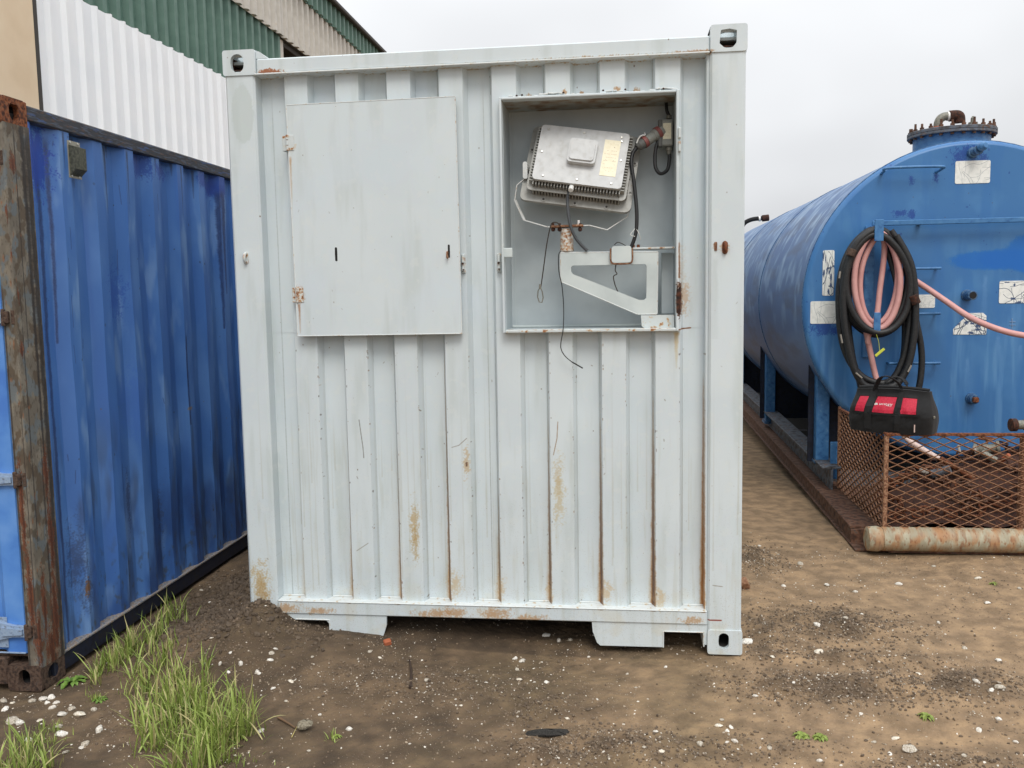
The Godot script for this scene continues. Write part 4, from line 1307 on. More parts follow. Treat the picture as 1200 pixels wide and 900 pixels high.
func cables() -> void:
	var b := MB.new()
	var pts := [P(666.5, 219, -0.07), P(665.2, 235, -0.055), P(666, 250, -0.045), P(669, 266, -0.04), P(676, 281, -0.045), P(688, 294, -0.055)]
	b.tube(curve(pts, 0.01), 0.0075, 10)
	solo("power_cable", b, M.cable_grey, "grey black cable curving from the floodlight's gland to the arm", "cable", pts[5])
	b = MB.new()
	pts = [P(747, 172, -0.145), P(741.5, 180, -0.13), P(740, 192, -0.11), P(743, 215, -0.09), P(746, 245, -0.07), P(746, 265, -0.06), P(744, 278, -0.055), P(739, 291, -0.055)]
	b.tube(curve(pts, 0.01), 0.009, 10)
	solo("power_cable", b, M.cable, "thick black cable hanging from the plug down past the floodlight", "cable", pts[7])
	b = MB.new()
	pts = [P(784, 178, -0.19), P(784.5, 187, -0.18), P(782, 199, -0.16), P(774, 203.5, -0.14), P(768.5, 197, -0.14), P(767.5, 185, -0.15), P(769, 172, -0.16), P(772, 163, -0.17)]
	b.tube(curve(pts, 0.008), 0.0085, 10)
	solo("power_cable", b, M.cable, "black cable looped under the socket box", "cable", pts[3])
	b = MB.new()
	pts = [P(784, 136, -0.2), P(781.5, 130, -0.2), P(781, 124, -0.21), P(780.5, 119, -0.22)]
	b.tube(curve(pts, 0.008), 0.008, 10)
	solo("power_cable", b, M.cable, "short black cable rising from socket box to cabinet ceiling", "cable", pts[0])
	# loose wire ends at the thick cable
	b = MB.new()
	b.tube(curve([P(745, 267, -0.055), P(749, 274, -0.04), P(751, 281, -0.04)], 0.006), 0.0015, 5)
	b.tube(curve([P(744, 268, -0.055), P(739, 275, -0.04), P(744, 277, -0.04)], 0.006), 0.0015, 5)
	solo("wire_tie", b, M.screw, "thin wire twisted round the thick black cable", "wire", P(745, 267, -0.055))
	# lanyard with a snap hook
	var t := thing("lanyard", "thin steel lanyard with snap hook dangling beside the lamp post", "lanyard", P(635, 350, -0.05))
	b = MB.new()
	b.tube(curve([P(657, 266, -0.05), P(653, 261, -0.045), P(647, 261.5, -0.045), P(644.5, 268, -0.045), P(641, 285, -0.045), P(637.5, 310, -0.045), P(634.5, 332, -0.045), P(633.5, 338, -0.045)], 0.01), 0.0028, 6)
	part("cord", b, M.wire, t)
	b = MB.new()
	var loop := []
	for q in [[633, 336], [630.5, 341], [630, 348], [632, 354], [635, 354.5], [636.5, 349], [635.5, 342]]:
		loop.append(P(q[0], q[1], -0.045))
	b.tube(PackedVector3Array(loop), 0.0032, 6, true)
	b.cyl(P(633.3, 333, -0.045), P(632.7, 339, -0.045), 0.006, 8)
	part("snap_hook", b, M.galv, t)
	b = MB.new()
	pts = [P(657, 294, -0.052), P(654.5, 300, -0.045), P(655, 318, -0.045), P(658.5, 335, -0.042), P(660.5, 360, -0.04), P(660, 385, 0.012), P(657.5, 400, 0.016), P(657.5, 409, 0.004), P(662, 417, 0.0), P(670, 424, 0.0), P(677, 428, 0.0), P(683, 431.5, 0.0)]
	b.tube(curve(pts, 0.01), 0.0022, 6)
	var te := PackedVector3Array([pts[9], pts[11]])
	b.tube(te, 0.0034, 6)
	solo("loose_wire", b, M.cable, "long thin dark wire trailing over the cabinet's lower edge", "wire", pts[11])

# ================================================================== the blue container
func blue_container() -> void:
	var t := thing("blue_container", "weathered blue shipping container with rusted corner post and drips", "shipping container", Vector3(BX - CW / 2, 0, BZ - 3))
	var H := 2.591
	var L := 6.058
	var b: MB
	# side of pressed sheet: outer 72, slope 68, inner 70
	var prof := PackedVector2Array()
	prof.append(Vector2(0.12, 0.0)); prof.append(Vector2(0.20, 0.0))
	for k in 21:
		var s := 0.20 + 0.278 * k
		if s + 0.278 > L - 0.1:
			break
		prof.append(Vector2(s + 0.060, -0.038)); prof.append(Vector2(s + 0.135, -0.038)); prof.append(Vector2(s + 0.198, 0.0)); prof.append(Vector2(s + 0.278, 0.0))
	for side in 2:
		b = MB.new()
		b.uvmode = 1
		b.uv_a = Vector2(0.1, 0); b.uv_b = Vector2(2.6, H)
		if side == 0:
			b.xf = Transform3D(Basis(Vector3(0, 0, -1), Vector3.UP, Vector3(1, 0, 0)), Vector3(BX - 0.012, 0, BZ))
		else:
			b.xf = Transform3D(Basis(Vector3(0, 0, -1), Vector3.UP, Vector3(-1, 0, 0)), Vector3(BX - CW + 0.012, 0, BZ))
		corrugated(b, prof, 0.1, 2.53, 0, L - 0.08, 0.008)
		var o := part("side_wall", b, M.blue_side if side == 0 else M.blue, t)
		if side == 0:
			M.blue_side.texture_repeat = true
	b = MB.new()
	b.uvmode = 2; b.uv_a = Vector2(BZ, 2.50); b.uv_b = Vector2(2.0, 0.1)
	b.bx(Vector3(BX - 0.06, 2.512, BZ - L + 0.17), Vector3(BX - 0.003, 2.578, BZ - 0.178), 0.006)
	part("top_rail", b, M.rail, t)
	b = MB.new()
	b.bx(Vector3(BX - CW + 0.003, 2.512, BZ - L + 0.17), Vector3(BX - CW + 0.06, 2.578, BZ - 0.178), 0.006)
	part("top_rail", b, M.blue_dark, t)
	for s: float in [BX - 0.055, BX - CW + 0.005]:
		b = MB.new()
		b.bx(Vector3(s, 0.02, BZ - L + 0.17), Vector3(s + 0.05, 0.1, BZ - 0.1), 0.004)
		var br := part("bottom_rail", b, M.blue_dark, t)  # coloured near-black to carry the shade between the containers
		b = MB.new()
		b.bx(Vector3(s - 0.002, 0.1, BZ - L + 0.17), Vector3(s + 0.054, 0.112, BZ - 0.13), 0.003)
		part("rail_ledge", b, M.ledge, br)
	# corner posts: an angle with a worn face
	for k in 2:
		var xo := BX if k == 0 else BX - CW
		var sg := -1.0 if k == 0 else 1.0
		b = MB.new()
		b.uvmode = 3; b.uv_a = Vector2(BX - 0.065 - BZ, 0); b.uv_b = Vector2(0.245, H)
		var pp := PackedVector2Array([Vector2(0, -0.008), Vector2(-0.003, -0.002), Vector2(-0.008, 0), Vector2(-0.058, 0), Vector2(-0.064, -0.035), Vector2(-0.05, -0.05), Vector2(-0.03, -0.05), Vector2(-0.03, -0.165), Vector2(-0.012, -0.178), Vector2(0, -0.174)])
		for y in [[0.1, 2.48]]:
			for i in pp.size():
				var a := pp[i] * Vector2(-sg, 1)
				var e := pp[(i + 1) % pp.size()] * Vector2(-sg, 1)
				a.y += BZ; e.y += BZ; a.x += xo; e.x += xo
				var nrm := Vector3(e.y - a.y, 0, -(e.x - a.x)) * (1.0 if k == 0 else -1.0)
				b.quad(Vector3(a.x, y[0], a.y), Vector3(e.x, y[0], e.y), Vector3(e.x, y[1], e.y), Vector3(a.x, y[1], a.y), nrm)
		part("corner_post", b, M.post, t)
		b = MB.new()
		b.bx(Vector3(xo + sg * 0.162, 0, BZ - L), Vector3(xo, H, BZ - L + 0.16), 0.006)
		part("corner_post", b, M.blue_dark, t)
	for q in [[BX - 0.162, 1.0], [BX - CW, -1.0]]:
		casting(t, q[0], H - 0.118, M.rust, oval(q[0] + 0.081, H - 0.059, 0.056, 0.08), BZ + 0.004, q[1], M.dark, 1.0, Vector2(0.066, 0.08))
		casting(t, q[0], -0.004, M.sill, oval(q[0] + 0.081, 0.055, 0.056, 0.08), BZ + 0.004, q[1], M.dark, -1.0)
	# door end
	var xr := BX - 0.070
	var xl := BX - CW + 0.070
	b = MB.new()
	b.bx(Vector3(xl - 0.012, 2.44, BZ - 0.09), Vector3(xr + 0.008, 2.58, BZ - 0.005), 0.006)
	part("door_header", b, M.sill, t)
	b = MB.new()
	b.bx(Vector3(xl, 0.02, BZ - 0.1), Vector3(BX - 0.164, 0.145, BZ + 0.002), 0.006)
	b.bx(Vector3(xl, 0.146, BZ - 0.1), Vector3(xr + 0.008, 0.16, BZ - 0.02), 0.004)
	part("door_sill", b, M.sill, t)
	var mid := (xl + xr) / 2
	for k in 2:
		b = MB.new()
		var a := mid + 0.006 if k == 0 else xl
		var e := xr if k == 0 else mid - 0.006
		var dp := PackedVector2Array([Vector2(a, -0.012), Vector2(a + 0.09, -0.012), Vector2(a + 0.13, -0.045), Vector2(a + 0.34, -0.045), Vector2(a + 0.38, -0.012), Vector2(a + 0.56, -0.012), Vector2(a + 0.6, -0.045), Vector2(e - 0.13, -0.045), Vector2(e - 0.09, -0.012), Vector2(e - 0.004, -0.012), Vector2(e, -0.02)])
		for i in dp.size():
			dp[i].y += BZ
		corrugated(b, dp, 0.165, 2.435, -99, 99, 0.004)
		var door := part("door_leaf", b, M.blue, t)
		b = MB.new()
		var gx := e + 0.002 if k == 0 else a - 0.014
		b.bx(Vector3(gx, 0.16, BZ - 0.06), Vector3(gx + 0.011, 2.44, BZ - 0.016), 0.002)
		part("door_seal", b, M.dark, door)
		b = MB.new()
		b.bx(Vector3(a + 0.06, 0.163, BZ - 0.014), Vector3(e - 0.004, 0.17, BZ - 0.006), 0.002)
		part("door_kick", b, M.blue_pale, door)
		var dirn := -1.0 if k == 0 else 1.0
		var hx := e if k == 0 else a
		for y: float in [0.27, 0.955, 1.66, 2.33]:
			b = MB.new()
			b.xf = Transform3D(Basis(), Vector3(hx, y, BZ))
			var hp := PackedVector2Array([Vector2(dirn * 0.17, -0.04), Vector2(dirn * 0.12, -0.04), Vector2(dirn * 0.05, -0.026), Vector2(dirn * -0.012, -0.024), Vector2(dirn * -0.012, 0.024), Vector2(dirn * 0.05, 0.026), Vector2(dirn * 0.12, 0.04), Vector2(dirn * 0.17, 0.04)])
			b.prism(hp, -0.012, 0.006)
			b.prism(PackedVector2Array([Vector2(dirn * 0.1, -0.02), Vector2(dirn * 0.0, -0.012), Vector2(dirn * 0.0, 0.012), Vector2(dirn * 0.1, 0.02)]), 0.006, 0.014)
			var hg := part("door_hinge", b, M.blue_pale, t)
			b = MB.new()
			b.xf = Transform3D(Basis(), Vector3(hx, y, BZ))
			b.box(Vector3(dirn * -0.030, 0, 0.0), Vector3(0.026, 0.052, 0.036), 0.004)
			b.box(Vector3(dirn * -0.056, 0, -0.012), Vector3(0.016, 0.06, 0.03), 0.002)
			b.cyl(Vector3(dirn * -0.020, -0.036, 0.012), Vector3(dirn * -0.020, 0.036, 0.012), 0.009, 10, 0.002)
			part("hinge_lug", b, M.sill, hg)
		for s in 2:
			var bx_ := mid + (0.28 + 0.5 * s) * (1.0 if k == 0 else -1.0)
			b = MB.new()
			b.cyl(Vector3(bx_, 0.11, BZ + 0.03), Vector3(bx_, 2.50, BZ + 0.03), 0.017, 12)
			for y: float in [0.3, 0.95, 1.6, 2.3]:
				b.box(Vector3(bx_, y, BZ + 0.014), Vector3(0.08, 0.06, 0.05), 0.006)
			part("lock_rod", b, M.blue_pale, t)
	b = MB.new()   # bare plate at the bottom corner of the door
	b.bx(Vector3(xr - 0.16, 0.19, BZ - 0.0115), Vector3(xr - 0.085, 0.33, BZ - 0.0085), 0.001)
	part("door_patch", b, M.blue_pale, t)
	# roof, floor, far end
	b = MB.new()
	b.bx(Vector3(BX - CW + 0.02, 2.545, BZ - L + 0.02), Vector3(BX - 0.061, 2.56, BZ - 0.06), 0.002)
	part("roof", b, M.blue_dark, t)
	b = MB.new()
	b.bx(Vector3(BX - CW + 0.06, 0.06, BZ - L + 0.06), Vector3(BX - 0.06, 0.15, BZ - 0.1))
	part("floor", b, M.under, t)
	b = MB.new()
	b.bx(Vector3(BX - CW + 0.16, 0.02, BZ - L + 0.02), Vector3(BX - 0.163, 2.58, BZ - L + 0.06))
	part("far_wall", b, M.blue_dark, t)
	# ventilator box
	b = MB.new()
	b.xf = Transform3D(Basis(Vector3(0, 0, -1), Vector3.UP, Vector3(1, 0, 0)), Vector3(BX - 0.012, 0, 0))
	var v0 := -0.190; var v1 := -0.090
	b.prism(PackedVector2Array([Vector2(v0, 2.305), Vector2(v1, 2.305), Vector2(v1, 2.478), Vector2(v0, 2.478)]), 0.0, 0.003)
	var vb := part("ventilator", b, M.vent_foot, t)
	b = MB.new()
	b.xf = Transform3D(Basis(Vector3(0, 0, -1), Vector3.UP, Vector3(1, 0, 0)), Vector3(BX - 0.012, 0, 0))
	var w0 := v0 + 0.008; var w1 := v1 - 0.006
	var front := [Vector3(w0, 2.315, 0.003), Vector3(w1, 2.315, 0.003), Vector3(w1, 2.345, 0.036), Vector3(w0, 2.345, 0.036), Vector3(w1, 2.447, 0.036), Vector3(w0, 2.447, 0.036), Vector3(w1, 2.458, 0.003), Vector3(w0, 2.458, 0.003)]
	b.quad(front[0], front[1], front[2], front[3], Vector3(0, -1, 1))
	b.quad(front[3], front[2], front[4], front[5], Vector3(0, 0, 1))
	b.quad(front[5], front[4], front[6], front[7], Vector3(0, 1, 0))
	for s in [[0, 3, 5, 7, -1], [1, 2, 4, 6, 1]]:
		b.quad(front[s[0]], front[s[1]], front[s[2]], front[s[3]], Vector3(s[4], 0, 0))
	part("ventilator_hood", b, M.vent, vb)
	for q in [[v0 + 0.02, 2.314], [v1 - 0.02, 2.314], [v0 + 0.02, 2.470], [v1 - 0.02, 2.470]]:
		b = MB.new()
		b.xf = Transform3D(Basis(Vector3(0, 0, -1), Vector3.UP, Vector3(1, 0, 0)), Vector3(BX - 0.012, 0, 0))
		b.cyl(Vector3(q[0], q[1], 0.003), Vector3(q[0], q[1], 0.007), 0.006, 8, 0.001)
		part("rivet", b, M.screw, vb)

# ================================================================== the warehouse
func cladding_sheet(parent: Node3D, z0: float, ribs: int, y0: float, y1: float, m: Material, proud: float, pitch: float, called: String) -> void:
	var b := MB.new()
	b.xf = Transform3D(Basis(Vector3(0, 0, -1), Vector3.UP, Vector3(1, 0, 0)), Vector3(-5.0 + proud, 0, 0))
	for k in ribs:
		var s := -z0 + k * pitch
		var dp := 0.055 if called == "white_sheet" else 0.075
		var pr := [Vector2(s, 0), Vector2(s + pitch * (0.62 if called == "white_sheet" else 0.40), 0), Vector2(s + pitch * (0.74 if called == "white_sheet" else 0.54), dp), Vector2(s + pitch * 0.84, dp), Vector2(s + pitch * 0.97, 0), Vector2(s + pitch, 0)]
		for i in 5:
			var a: Vector2 = pr[i]
			var e: Vector2 = pr[i + 1]
			b.quad(Vector3(a.x, y0, a.y), Vector3(e.x, y0, e.y), Vector3(e.x, y1, e.y), Vector3(a.x, y1, a.y), Vector3(-(e.y - a.y), 0, e.x - a.x))
			b.quad(Vector3(a.x, y0, a.y), Vector3(e.x, y0, e.y), Vector3(e.x, y0, -0.01), Vector3(a.x, y0, -0.01), Vector3(0, -1, 0))
	part(called, b, m, parent)

func warehouse() -> void:
	var t := thing("warehouse", "tall warehouse clad in white, green and beige ribbed sheets", "warehouse", Vector3(-12, 0, -18))
	var b := MB.new()
	var pitch := 0.33
	for k in 8:
		cladding_sheet(t, -5.86 - k * pitch * 3, 3, 0.3, 5.53, M.clad_white, 0.085, pitch, "white_sheet")
	for k in 8:
		cladding_sheet(t, -5.86 - k * pitch * 3, 3, 5.45, 7.02, M.clad_green, 0.0, pitch, "green_sheet")
	for k in 8:
		cladding_sheet(t, -5.86 - k * pitch * 3, 3, 6.97, 8.12, M.clad_beige, 0.085, pitch, "beige_sheet")
	for k in 16:
		cladding_sheet(t, -13.36 - k * pitch * 3, 3, 6.97, 8.12, M.clad_beige, 0.085, pitch, "beige_sheet")
	for k in 24:
		cladding_sheet(t, -5.86 - k * pitch * 3, 3, 8.04, 8.52, M.clad_green, 0.16, pitch, "green_sheet")
	# flashing at the white sheets' near edge and the plain tan wall in front
	b = MB.new()
	b.bx(Vector3(-5.02, 0, -5.86), Vector3(-4.86, 8.5, -5.78), 0.004)
	part("flashing", b, M.eave, t)
	b = MB.new()
	b.bx(Vector3(-5.2, 0, -5.775), Vector3(-4.85, 8.5, 6.0), 0.01)
	part("tan_wall", b, M.clad_tan, t)
	# column and dark doorway beyond the green sheets
	b = MB.new()
	b.bx(Vector3(-5.15, 0, -14.02), Vector3(-4.97, 6.96, -13.79), 0.01)
	part("door_column", b, M.clad_beige, t)
	b = MB.new()
	b.bx(Vector3(-5.2, 6.86, -29.5), Vector3(-4.99, 6.96, -14.03), 0.01)
	part("door_lintel", b, M.eave, t)
	# closed back, roof and gutter
	b = MB.new()
	b.bx(Vector3(-20.2, 0, -29.6), Vector3(-20, 9.0, 6.0))
	b.bx(Vector3(-20, 0, -29.8), Vector3(-5.02, 8.5, -29.55))
	b.bx(Vector3(-20, 0, 5.8), Vector3(-5.21, 8.5, 6.0))
	part("inner_wall", b, M.under, t)
	b = MB.new()
	b.quad(Vector3(-20.3, 10.2, -29.9), Vector3(-4.70, 8.605, -29.9), Vector3(-4.70, 8.605, 6.2), Vector3(-20.3, 10.2, 6.2), Vector3.UP)
	b.quad(Vector3(-20.3, 10.1, -29.9), Vector3(-4.72, 8.54, -29.9), Vector3(-4.72, 8.54, 6.2), Vector3(-20.3, 10.1, 6.2), Vector3.DOWN)
	part("roof", b, M.steel_roof, t)
	b = MB.new()
	b.bx(Vector3(-4.78, 8.50, -29.9), Vector3(-4.66, 8.60, 6.2), 0.02)
	part("gutter", b, M.eave, t)

# ================================================================== the tank on its skid
const TC := Vector3(4.52, 1.603, -3.1)
const TR := 1.222

func sticker(parent: Node3D, u0: float, v0: float, u1: float, v1: float, m: Material) -> void:
	var z := TC.z + 0.004
	var a := P(u0, v1, z)
	var e := P(u1, v0, z)
	var b := MB.new()
	b.uvmode = 1; b.uv_a = Vector2(a.x, a.y); b.uv_b = Vector2(e.x - a.x, e.y - a.y)
	b.prism(rrect(a.x, a.y, e.x, e.y, 0.012), TC.z + 0.001, z)
	part("sticker", b, m, parent)

func torn_sticker(parent: Node3D, pts: Array, m: Material) -> void:
	var z := TC.z + 0.004
	var pl := PackedVector2Array()
	var lo := Vector2(99, 99)
	var hi := Vector2(-99, -99)
	for q in pts:
		var p := P(q[0], q[1], z)
		pl.append(Vector2(p.x, p.y))
		lo = lo.min(Vector2(p.x, p.y)); hi = hi.max(Vector2(p.x, p.y))
	var b := MB.new()
	b.uvmode = 1; b.uv_a = lo; b.uv_b = hi - lo
	b.prism(pl, TC.z + 0.001, z)
	part("sticker", b, m, parent, "torn and flaking white sticker")

func tank() -> void:
	var t := thing("tank_skid", "big blue cylindrical steel tank lying on a rusty steel skid", "tank", Vector3(4.59, 0, -6))
	var b := MB.new()
	var back := -10.8
	# shell with a rolled knuckle at the head
	var seg := 96
	var prof := [[TC.z, TR - 0.035], [TC.z - 0.012, TR - 0.012], [TC.z - 0.035, TR]]
	b = MB.new()
	b.uvmode = 1; b.uv_a = Vector2(TC.x - TR, TC.y - TR); b.uv_b = Vector2(2 * TR, 2 * TR)
	for k in seg:
		var a := TAU * k / seg
		var e := TAU * (k + 1) / seg
		var da := Vector3(cos(a), sin(a), 0)
		var de := Vector3(cos(e), sin(e), 0)
		b.tri(TC, TC + da * prof[0][1], TC + de * prof[0][1], Vector3(0, 0, 1))
		for i in 2:
			var f0 := Vector3(0, 0, [1.0, 0.65][i])
			var f1 := Vector3(0, 0, [0.65, 0.25][i])
			var k0: float = [0.2, 0.76][i]
			var k1: float = [0.76, 1.0][i]
			var p00: Vector3 = Vector3(TC.x, TC.y, prof[i][0]) + da * prof[i][1]
			var p01: Vector3 = Vector3(TC.x, TC.y, prof[i + 1][0]) + da * prof[i + 1][1]
			var p10: Vector3 = Vector3(TC.x, TC.y, prof[i][0]) + de * prof[i][1]
			var p11: Vector3 = Vector3(TC.x, TC.y, prof[i + 1][0]) + de * prof[i + 1][1]
			b.stri(p00, p01, p11, da * k0 + f0, da * k1 + f1, de * k1 + f1)
			b.stri(p00, p11, p10, da * k0 + f0, de * k1 + f1, de * k0 + f0)
	var head := part("tank_head", b, M.tank_head, t)
	b = MB.new()
	var zs := [TC.z - 0.036, TC.z - 1.5, TC.z - 3.0, TC.z - 4.5, TC.z - 6.0, back]
	for i in zs.size() - 1:
		for k in seg:
			var a := TAU * k / seg
			var e := TAU * (k + 1) / seg
			var da := Vector3(cos(a), sin(a), 0)
			var de := Vector3(cos(e), sin(e), 0)
			var q := [Vector3(TC.x, TC.y, zs[i]) + da * TR, Vector3(TC.x, TC.y, zs[i + 1]) + da * TR, Vector3(TC.x, TC.y, zs[i + 1]) + de * TR, Vector3(TC.x, TC.y, zs[i]) + de * TR]
			var va := fposmod(a / TAU - 0.25, 1.0) * 2.0
			var ve := va + 2.0 / seg
			var uu := [(TC.z - zs[i]) / 4.0, (TC.z - zs[i + 1]) / 4.0]
			b.stri(q[0], q[1], q[2], da, da, de, Vector2(uu[0], va), Vector2(uu[1], va), Vector2(uu[1], ve))
			b.stri(q[0], q[2], q[3], da, de, de, Vector2(uu[0], va), Vector2(uu[1], ve), Vector2(uu[0], ve))
	for k in seg:
		var a := TAU * k / seg
		var e := TAU * (k + 1) / seg
		b.tri(Vector3(TC.x, TC.y, back), Vector3(TC.x + cos(a) * TR, TC.y + sin(a) * TR, back), Vector3(TC.x + cos(e) * TR, TC.y + sin(e) * TR, back), Vector3(0, 0, -1))
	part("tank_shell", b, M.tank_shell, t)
	for z: float in [TC.z - 0.04, -5.4, -7.9]:
		b = MB.new()
		var ring := PackedVector3Array()
		for k in 72:
			var a := TAU * k / 72
			ring.append(Vector3(TC.x + cos(a) * (TR + 0.001), TC.y + sin(a) * (TR + 0.001), z))
		b.tube(ring, 0.006, 6, true)
		part("weld_seam", b, M.tank_worn, t)
	# saddle legs down the near side and the far side
	for sd in 2:
		for q in [-3.27, -5.85, -8.4]:
			b = MB.new()
			var xl := 3.448 if sd == 0 else 2 * TC.x - 3.552
			b.bx(Vector3(xl, 0.325 + (q + 3.27) * 0.02, q - 0.16), Vector3(xl + 0.104, 1.14, q), 0.006)
			part("saddle_leg", b, M.tank, t)
			b = MB.new()
			b.bx(Vector3(xl - 0.012, 0.300 + (q + 3.27) * 0.02, q - 0.18), Vector3(xl + 0.116, 0.3245 + (q + 3.27) * 0.02, q + 0.02), 0.004)
			part("leg_foot", b, M.tank_worn, t)
	for q in [-3.36, -5.94, -8.5]:
		b = MB.new()   # curved saddle plate under the shell
		for k in 24:
			var a := PI + 0.42 + (PI - 0.84) * k / 24
			var e := PI + 0.42 + (PI - 0.84) * (k + 1) / 24
			var c0 := Vector3(TC.x, TC.y, q)
			var p0 := c0 + Vector3(cos(a), sin(a), 0) * (TR + 0.002)
			var p1 := c0 + Vector3(cos(e), sin(e), 0) * (TR + 0.002)
			b.quad(p0, p1, Vector3(p1.x, minf(p1.y - 0.01, 0.3), q), Vector3(p0.x, minf(p0.y - 0.01, 0.3), q), Vector3(0, 0, 1))
			b.quad(p0 + Vector3(0, 0, -0.02), p1 + Vector3(0, 0, -0.02), Vector3(p1.x, minf(p1.y - 0.01, 0.3), q - 0.02), Vector3(p0.x, minf(p0.y - 0.01, 0.3), q - 0.02), Vector3(0, 0, -1))
		part("saddle_plate", b, M.blue_dark, t)
	for i in 2:
		b = MB.new()   # a worn weld pad where the leg meets the shell
		var z: float = [-3.2, -5.78][i]
		b.tube(curve([Vector3(3.41, 1.20, z + 0.03), Vector3(3.46, 1.10, z + 0.035), Vector3(3.55, 0.98, z + 0.035), Vector3(3.66, 0.86, z + 0.03)], 0.03), 0.011, 6)
		part("saddle_weld", b, M.tank_worn, t)
	# ---- skid
	var tilt := 0.021
	for sd in 2:
		var x := 3.44 if sd == 0 else 5.62
		b = MB.new()
		b.xf = Transform3D(Basis(Vector3(1, 0, 0), tilt), Vector3(0, 0, -2.0)) * Transform3D(Basis(), Vector3(0, 0, 2.0))
		b.bx(Vector3(x, 0.285, -9.6), Vector3(x + 0.15, 0.302, -3.0), 0.003)
		b.bx(Vector3(x + 0.07, 0.10, -9.6), Vector3(x + 0.085, 0.285, -3.0))
		part("skid_beam", b, M.skid, t)
		b = MB.new()
		b.xf = Transform3D(Basis(Vector3(1, 0, 0), tilt), Vector3(0, 0, -2.0)) * Transform3D(Basis(), Vector3(0, 0, 2.0))
		b.bx(Vector3(x - 0.03, 0.098, -9.6), Vector3(x + 0.20, 0.118, -1.98), 0.003)
		b.bx(Vector3(x - 0.022, 0.012, -9.6), Vector3(x - 0.006, 0.098, -1.98), 0.002)
		b.bx(Vector3(x - 0.04, -0.004, -9.6), Vector3(x + 0.19, 0.012, -1.80), 0.003)
		b.prism(PackedVector2Array([Vector2(x - 0.03, 0.012), Vector2(x + 0.16, 0.012), Vector2(x + 0.16, 0.116), Vector2(x - 0.03, 0.098)]), -1.975, -1.95)
		part("skid_runner", b, M.skid_rust, t)
	for z: float in [-3.3, -4.6, -5.9, -7.2, -8.5]:
		b = MB.new()
		b.bx(Vector3(3.53, 0.12 + (z + 2) * tilt, z - 0.1), Vector3(5.69, 0.25 + (z + 2) * tilt, z), 0.004)
		part("cross_member", b, M.skid, t)
	b = MB.new()
	b.bx(Vector3(3.53, 0.105, -3.2), Vector3(5.69, 0.118, -1.86), 0.002)
	part("deck_plate", b, M.rust_dark, t)
	b = MB.new()
	b.xf = Transform3D(Basis(Vector3(1, 0, 0), tilt), Vector3(0, 0, -2.0)) * Transform3D(Basis(), Vector3(0, 0, 2.0))
	b.bx(Vector3(3.61, 0.07, -9.6), Vector3(5.69, 0.085, -3.25), 0.002)
	part("deck_plate", b, M.under, t)
	b = MB.new()   # upright gusset beside the basket
	b.bx(Vector3(3.535, 0.20, -3.16), Vector3(3.60, 0.50, -3.13), 0.004)
	part("gusset_plate", b, M.tank, t)
	# bumper: a thick old pipe across the nose
	b = MB.new()
	b.lathe(Vector3(3.455, 0.092, -1.76), Vector3(1, 0, 0), [[0.0, 0.058], [0.008, 0.078], [0.07, 0.083], [0.10, 0.074], [0.101, 0.078], [2.28, 0.078], [2.30, 0.06]], 28)
	part("bumper_pipe", b, M.bumper, t)
	b = MB.new()
	b.bx(Vector3(3.60, 0.004, -1.86), Vector3(5.6, 0.016, -1.74), 0.003)
	part("wear_strip", b, M.skid_rust, t)
	# ---- basket of expanded metal on the nose
	basket(t)
	# ---- head furniture
	var zf := TC.z + 0.09
	b = MB.new()
	var ra := P(1030, 261.5, zf); var rb := P(1200, 257.5, zf)
	rb = ra + (rb - ra) * 1.6
	rb.y = ra.y + 0.0
	b.bx(Vector3(ra.x - 0.05, ra.y - 0.02, zf - 0.012), Vector3(rb.x, ra.y + 0.018, zf + 0.012), 0.004)
	for x: float in [ra.x + 0.3, ra.x + 1.3]:
		b.bx(Vector3(x, ra.y - 0.015, TC.z), Vector3(x + 0.03, ra.y + 0.013, zf - 0.012))
	part("hand_rail", b, M.tank, t)
	for q in [[1066, 315, 1103, 315], [1062, 368, 1102, 367.5], [1033, 426, 1102, 427.5], [1060, 503, 1098, 503]]:
		b = MB.new()
		var a := P(q[0], q[1], zf); var e := P(q[2], q[3], zf)
		b.cyl(Vector3(3.93, a.y, zf), Vector3(e.x, a.y, zf), 0.011, 10, 0.002)
		b.cyl(Vector3(e.x - 0.012, a.y, TC.z), Vector3(e.x - 0.012, a.y, zf), 0.010, 8)
		b.cyl(Vector3(3.945, a.y, TC.z), Vector3(3.945, a.y, zf), 0.010, 8)
		part("rung", b, M.tank, t)
	b = MB.new()
	var g0 := P(1037, 197, zf); var g1 := P(1105, 195, zf)
	b.tube(curve([Vector3(g0.x, g0.y - 0.03, TC.z), g0 + Vector3(0, -0.02, -0.02), g0 + Vector3(0.03, 0, 0), g1 + Vector3(-0.02, 0, 0), g1 + Vector3(0.0, -0.015, -0.02), Vector3(g1.x - 0.02, g1.y - 0.03, TC.z)], 0.02), 0.011, 10)
	part("grab_handle", b, M.tank, t)
	# hose hanger: a post with a hook above and below
	b = MB.new()
	var h0 := P(1027.5, 258, TC.z + 0.2)
	b.bx(Vector3(h0.x - 0.035, 1.18, TC.z), Vector3(h0.x + 0.035, h0.y - 0.03, TC.z + 0.03), 0.003)
	b.bx(Vector3(h0.x - 0.032, h0.y - 0.16, TC.z + 0.26), Vector3(h0.x + 0.032, h0.y, TC.z + 0.275), 0.003)
	b.bx(Vector3(h0.x - 0.032, h0.y - 0.075, TC.z + 0.03), Vector3(h0.x + 0.032, h0.y - 0.055, TC.z + 0.26), 0.003)
	var h1 := P(1028, 388, TC.z + 0.26)
	b.bx(Vector3(h1.x - 0.025, h1.y, TC.z + 0.245), Vector3(h1.x + 0.025, h1.y + 0.14, TC.z + 0.26), 0.003)
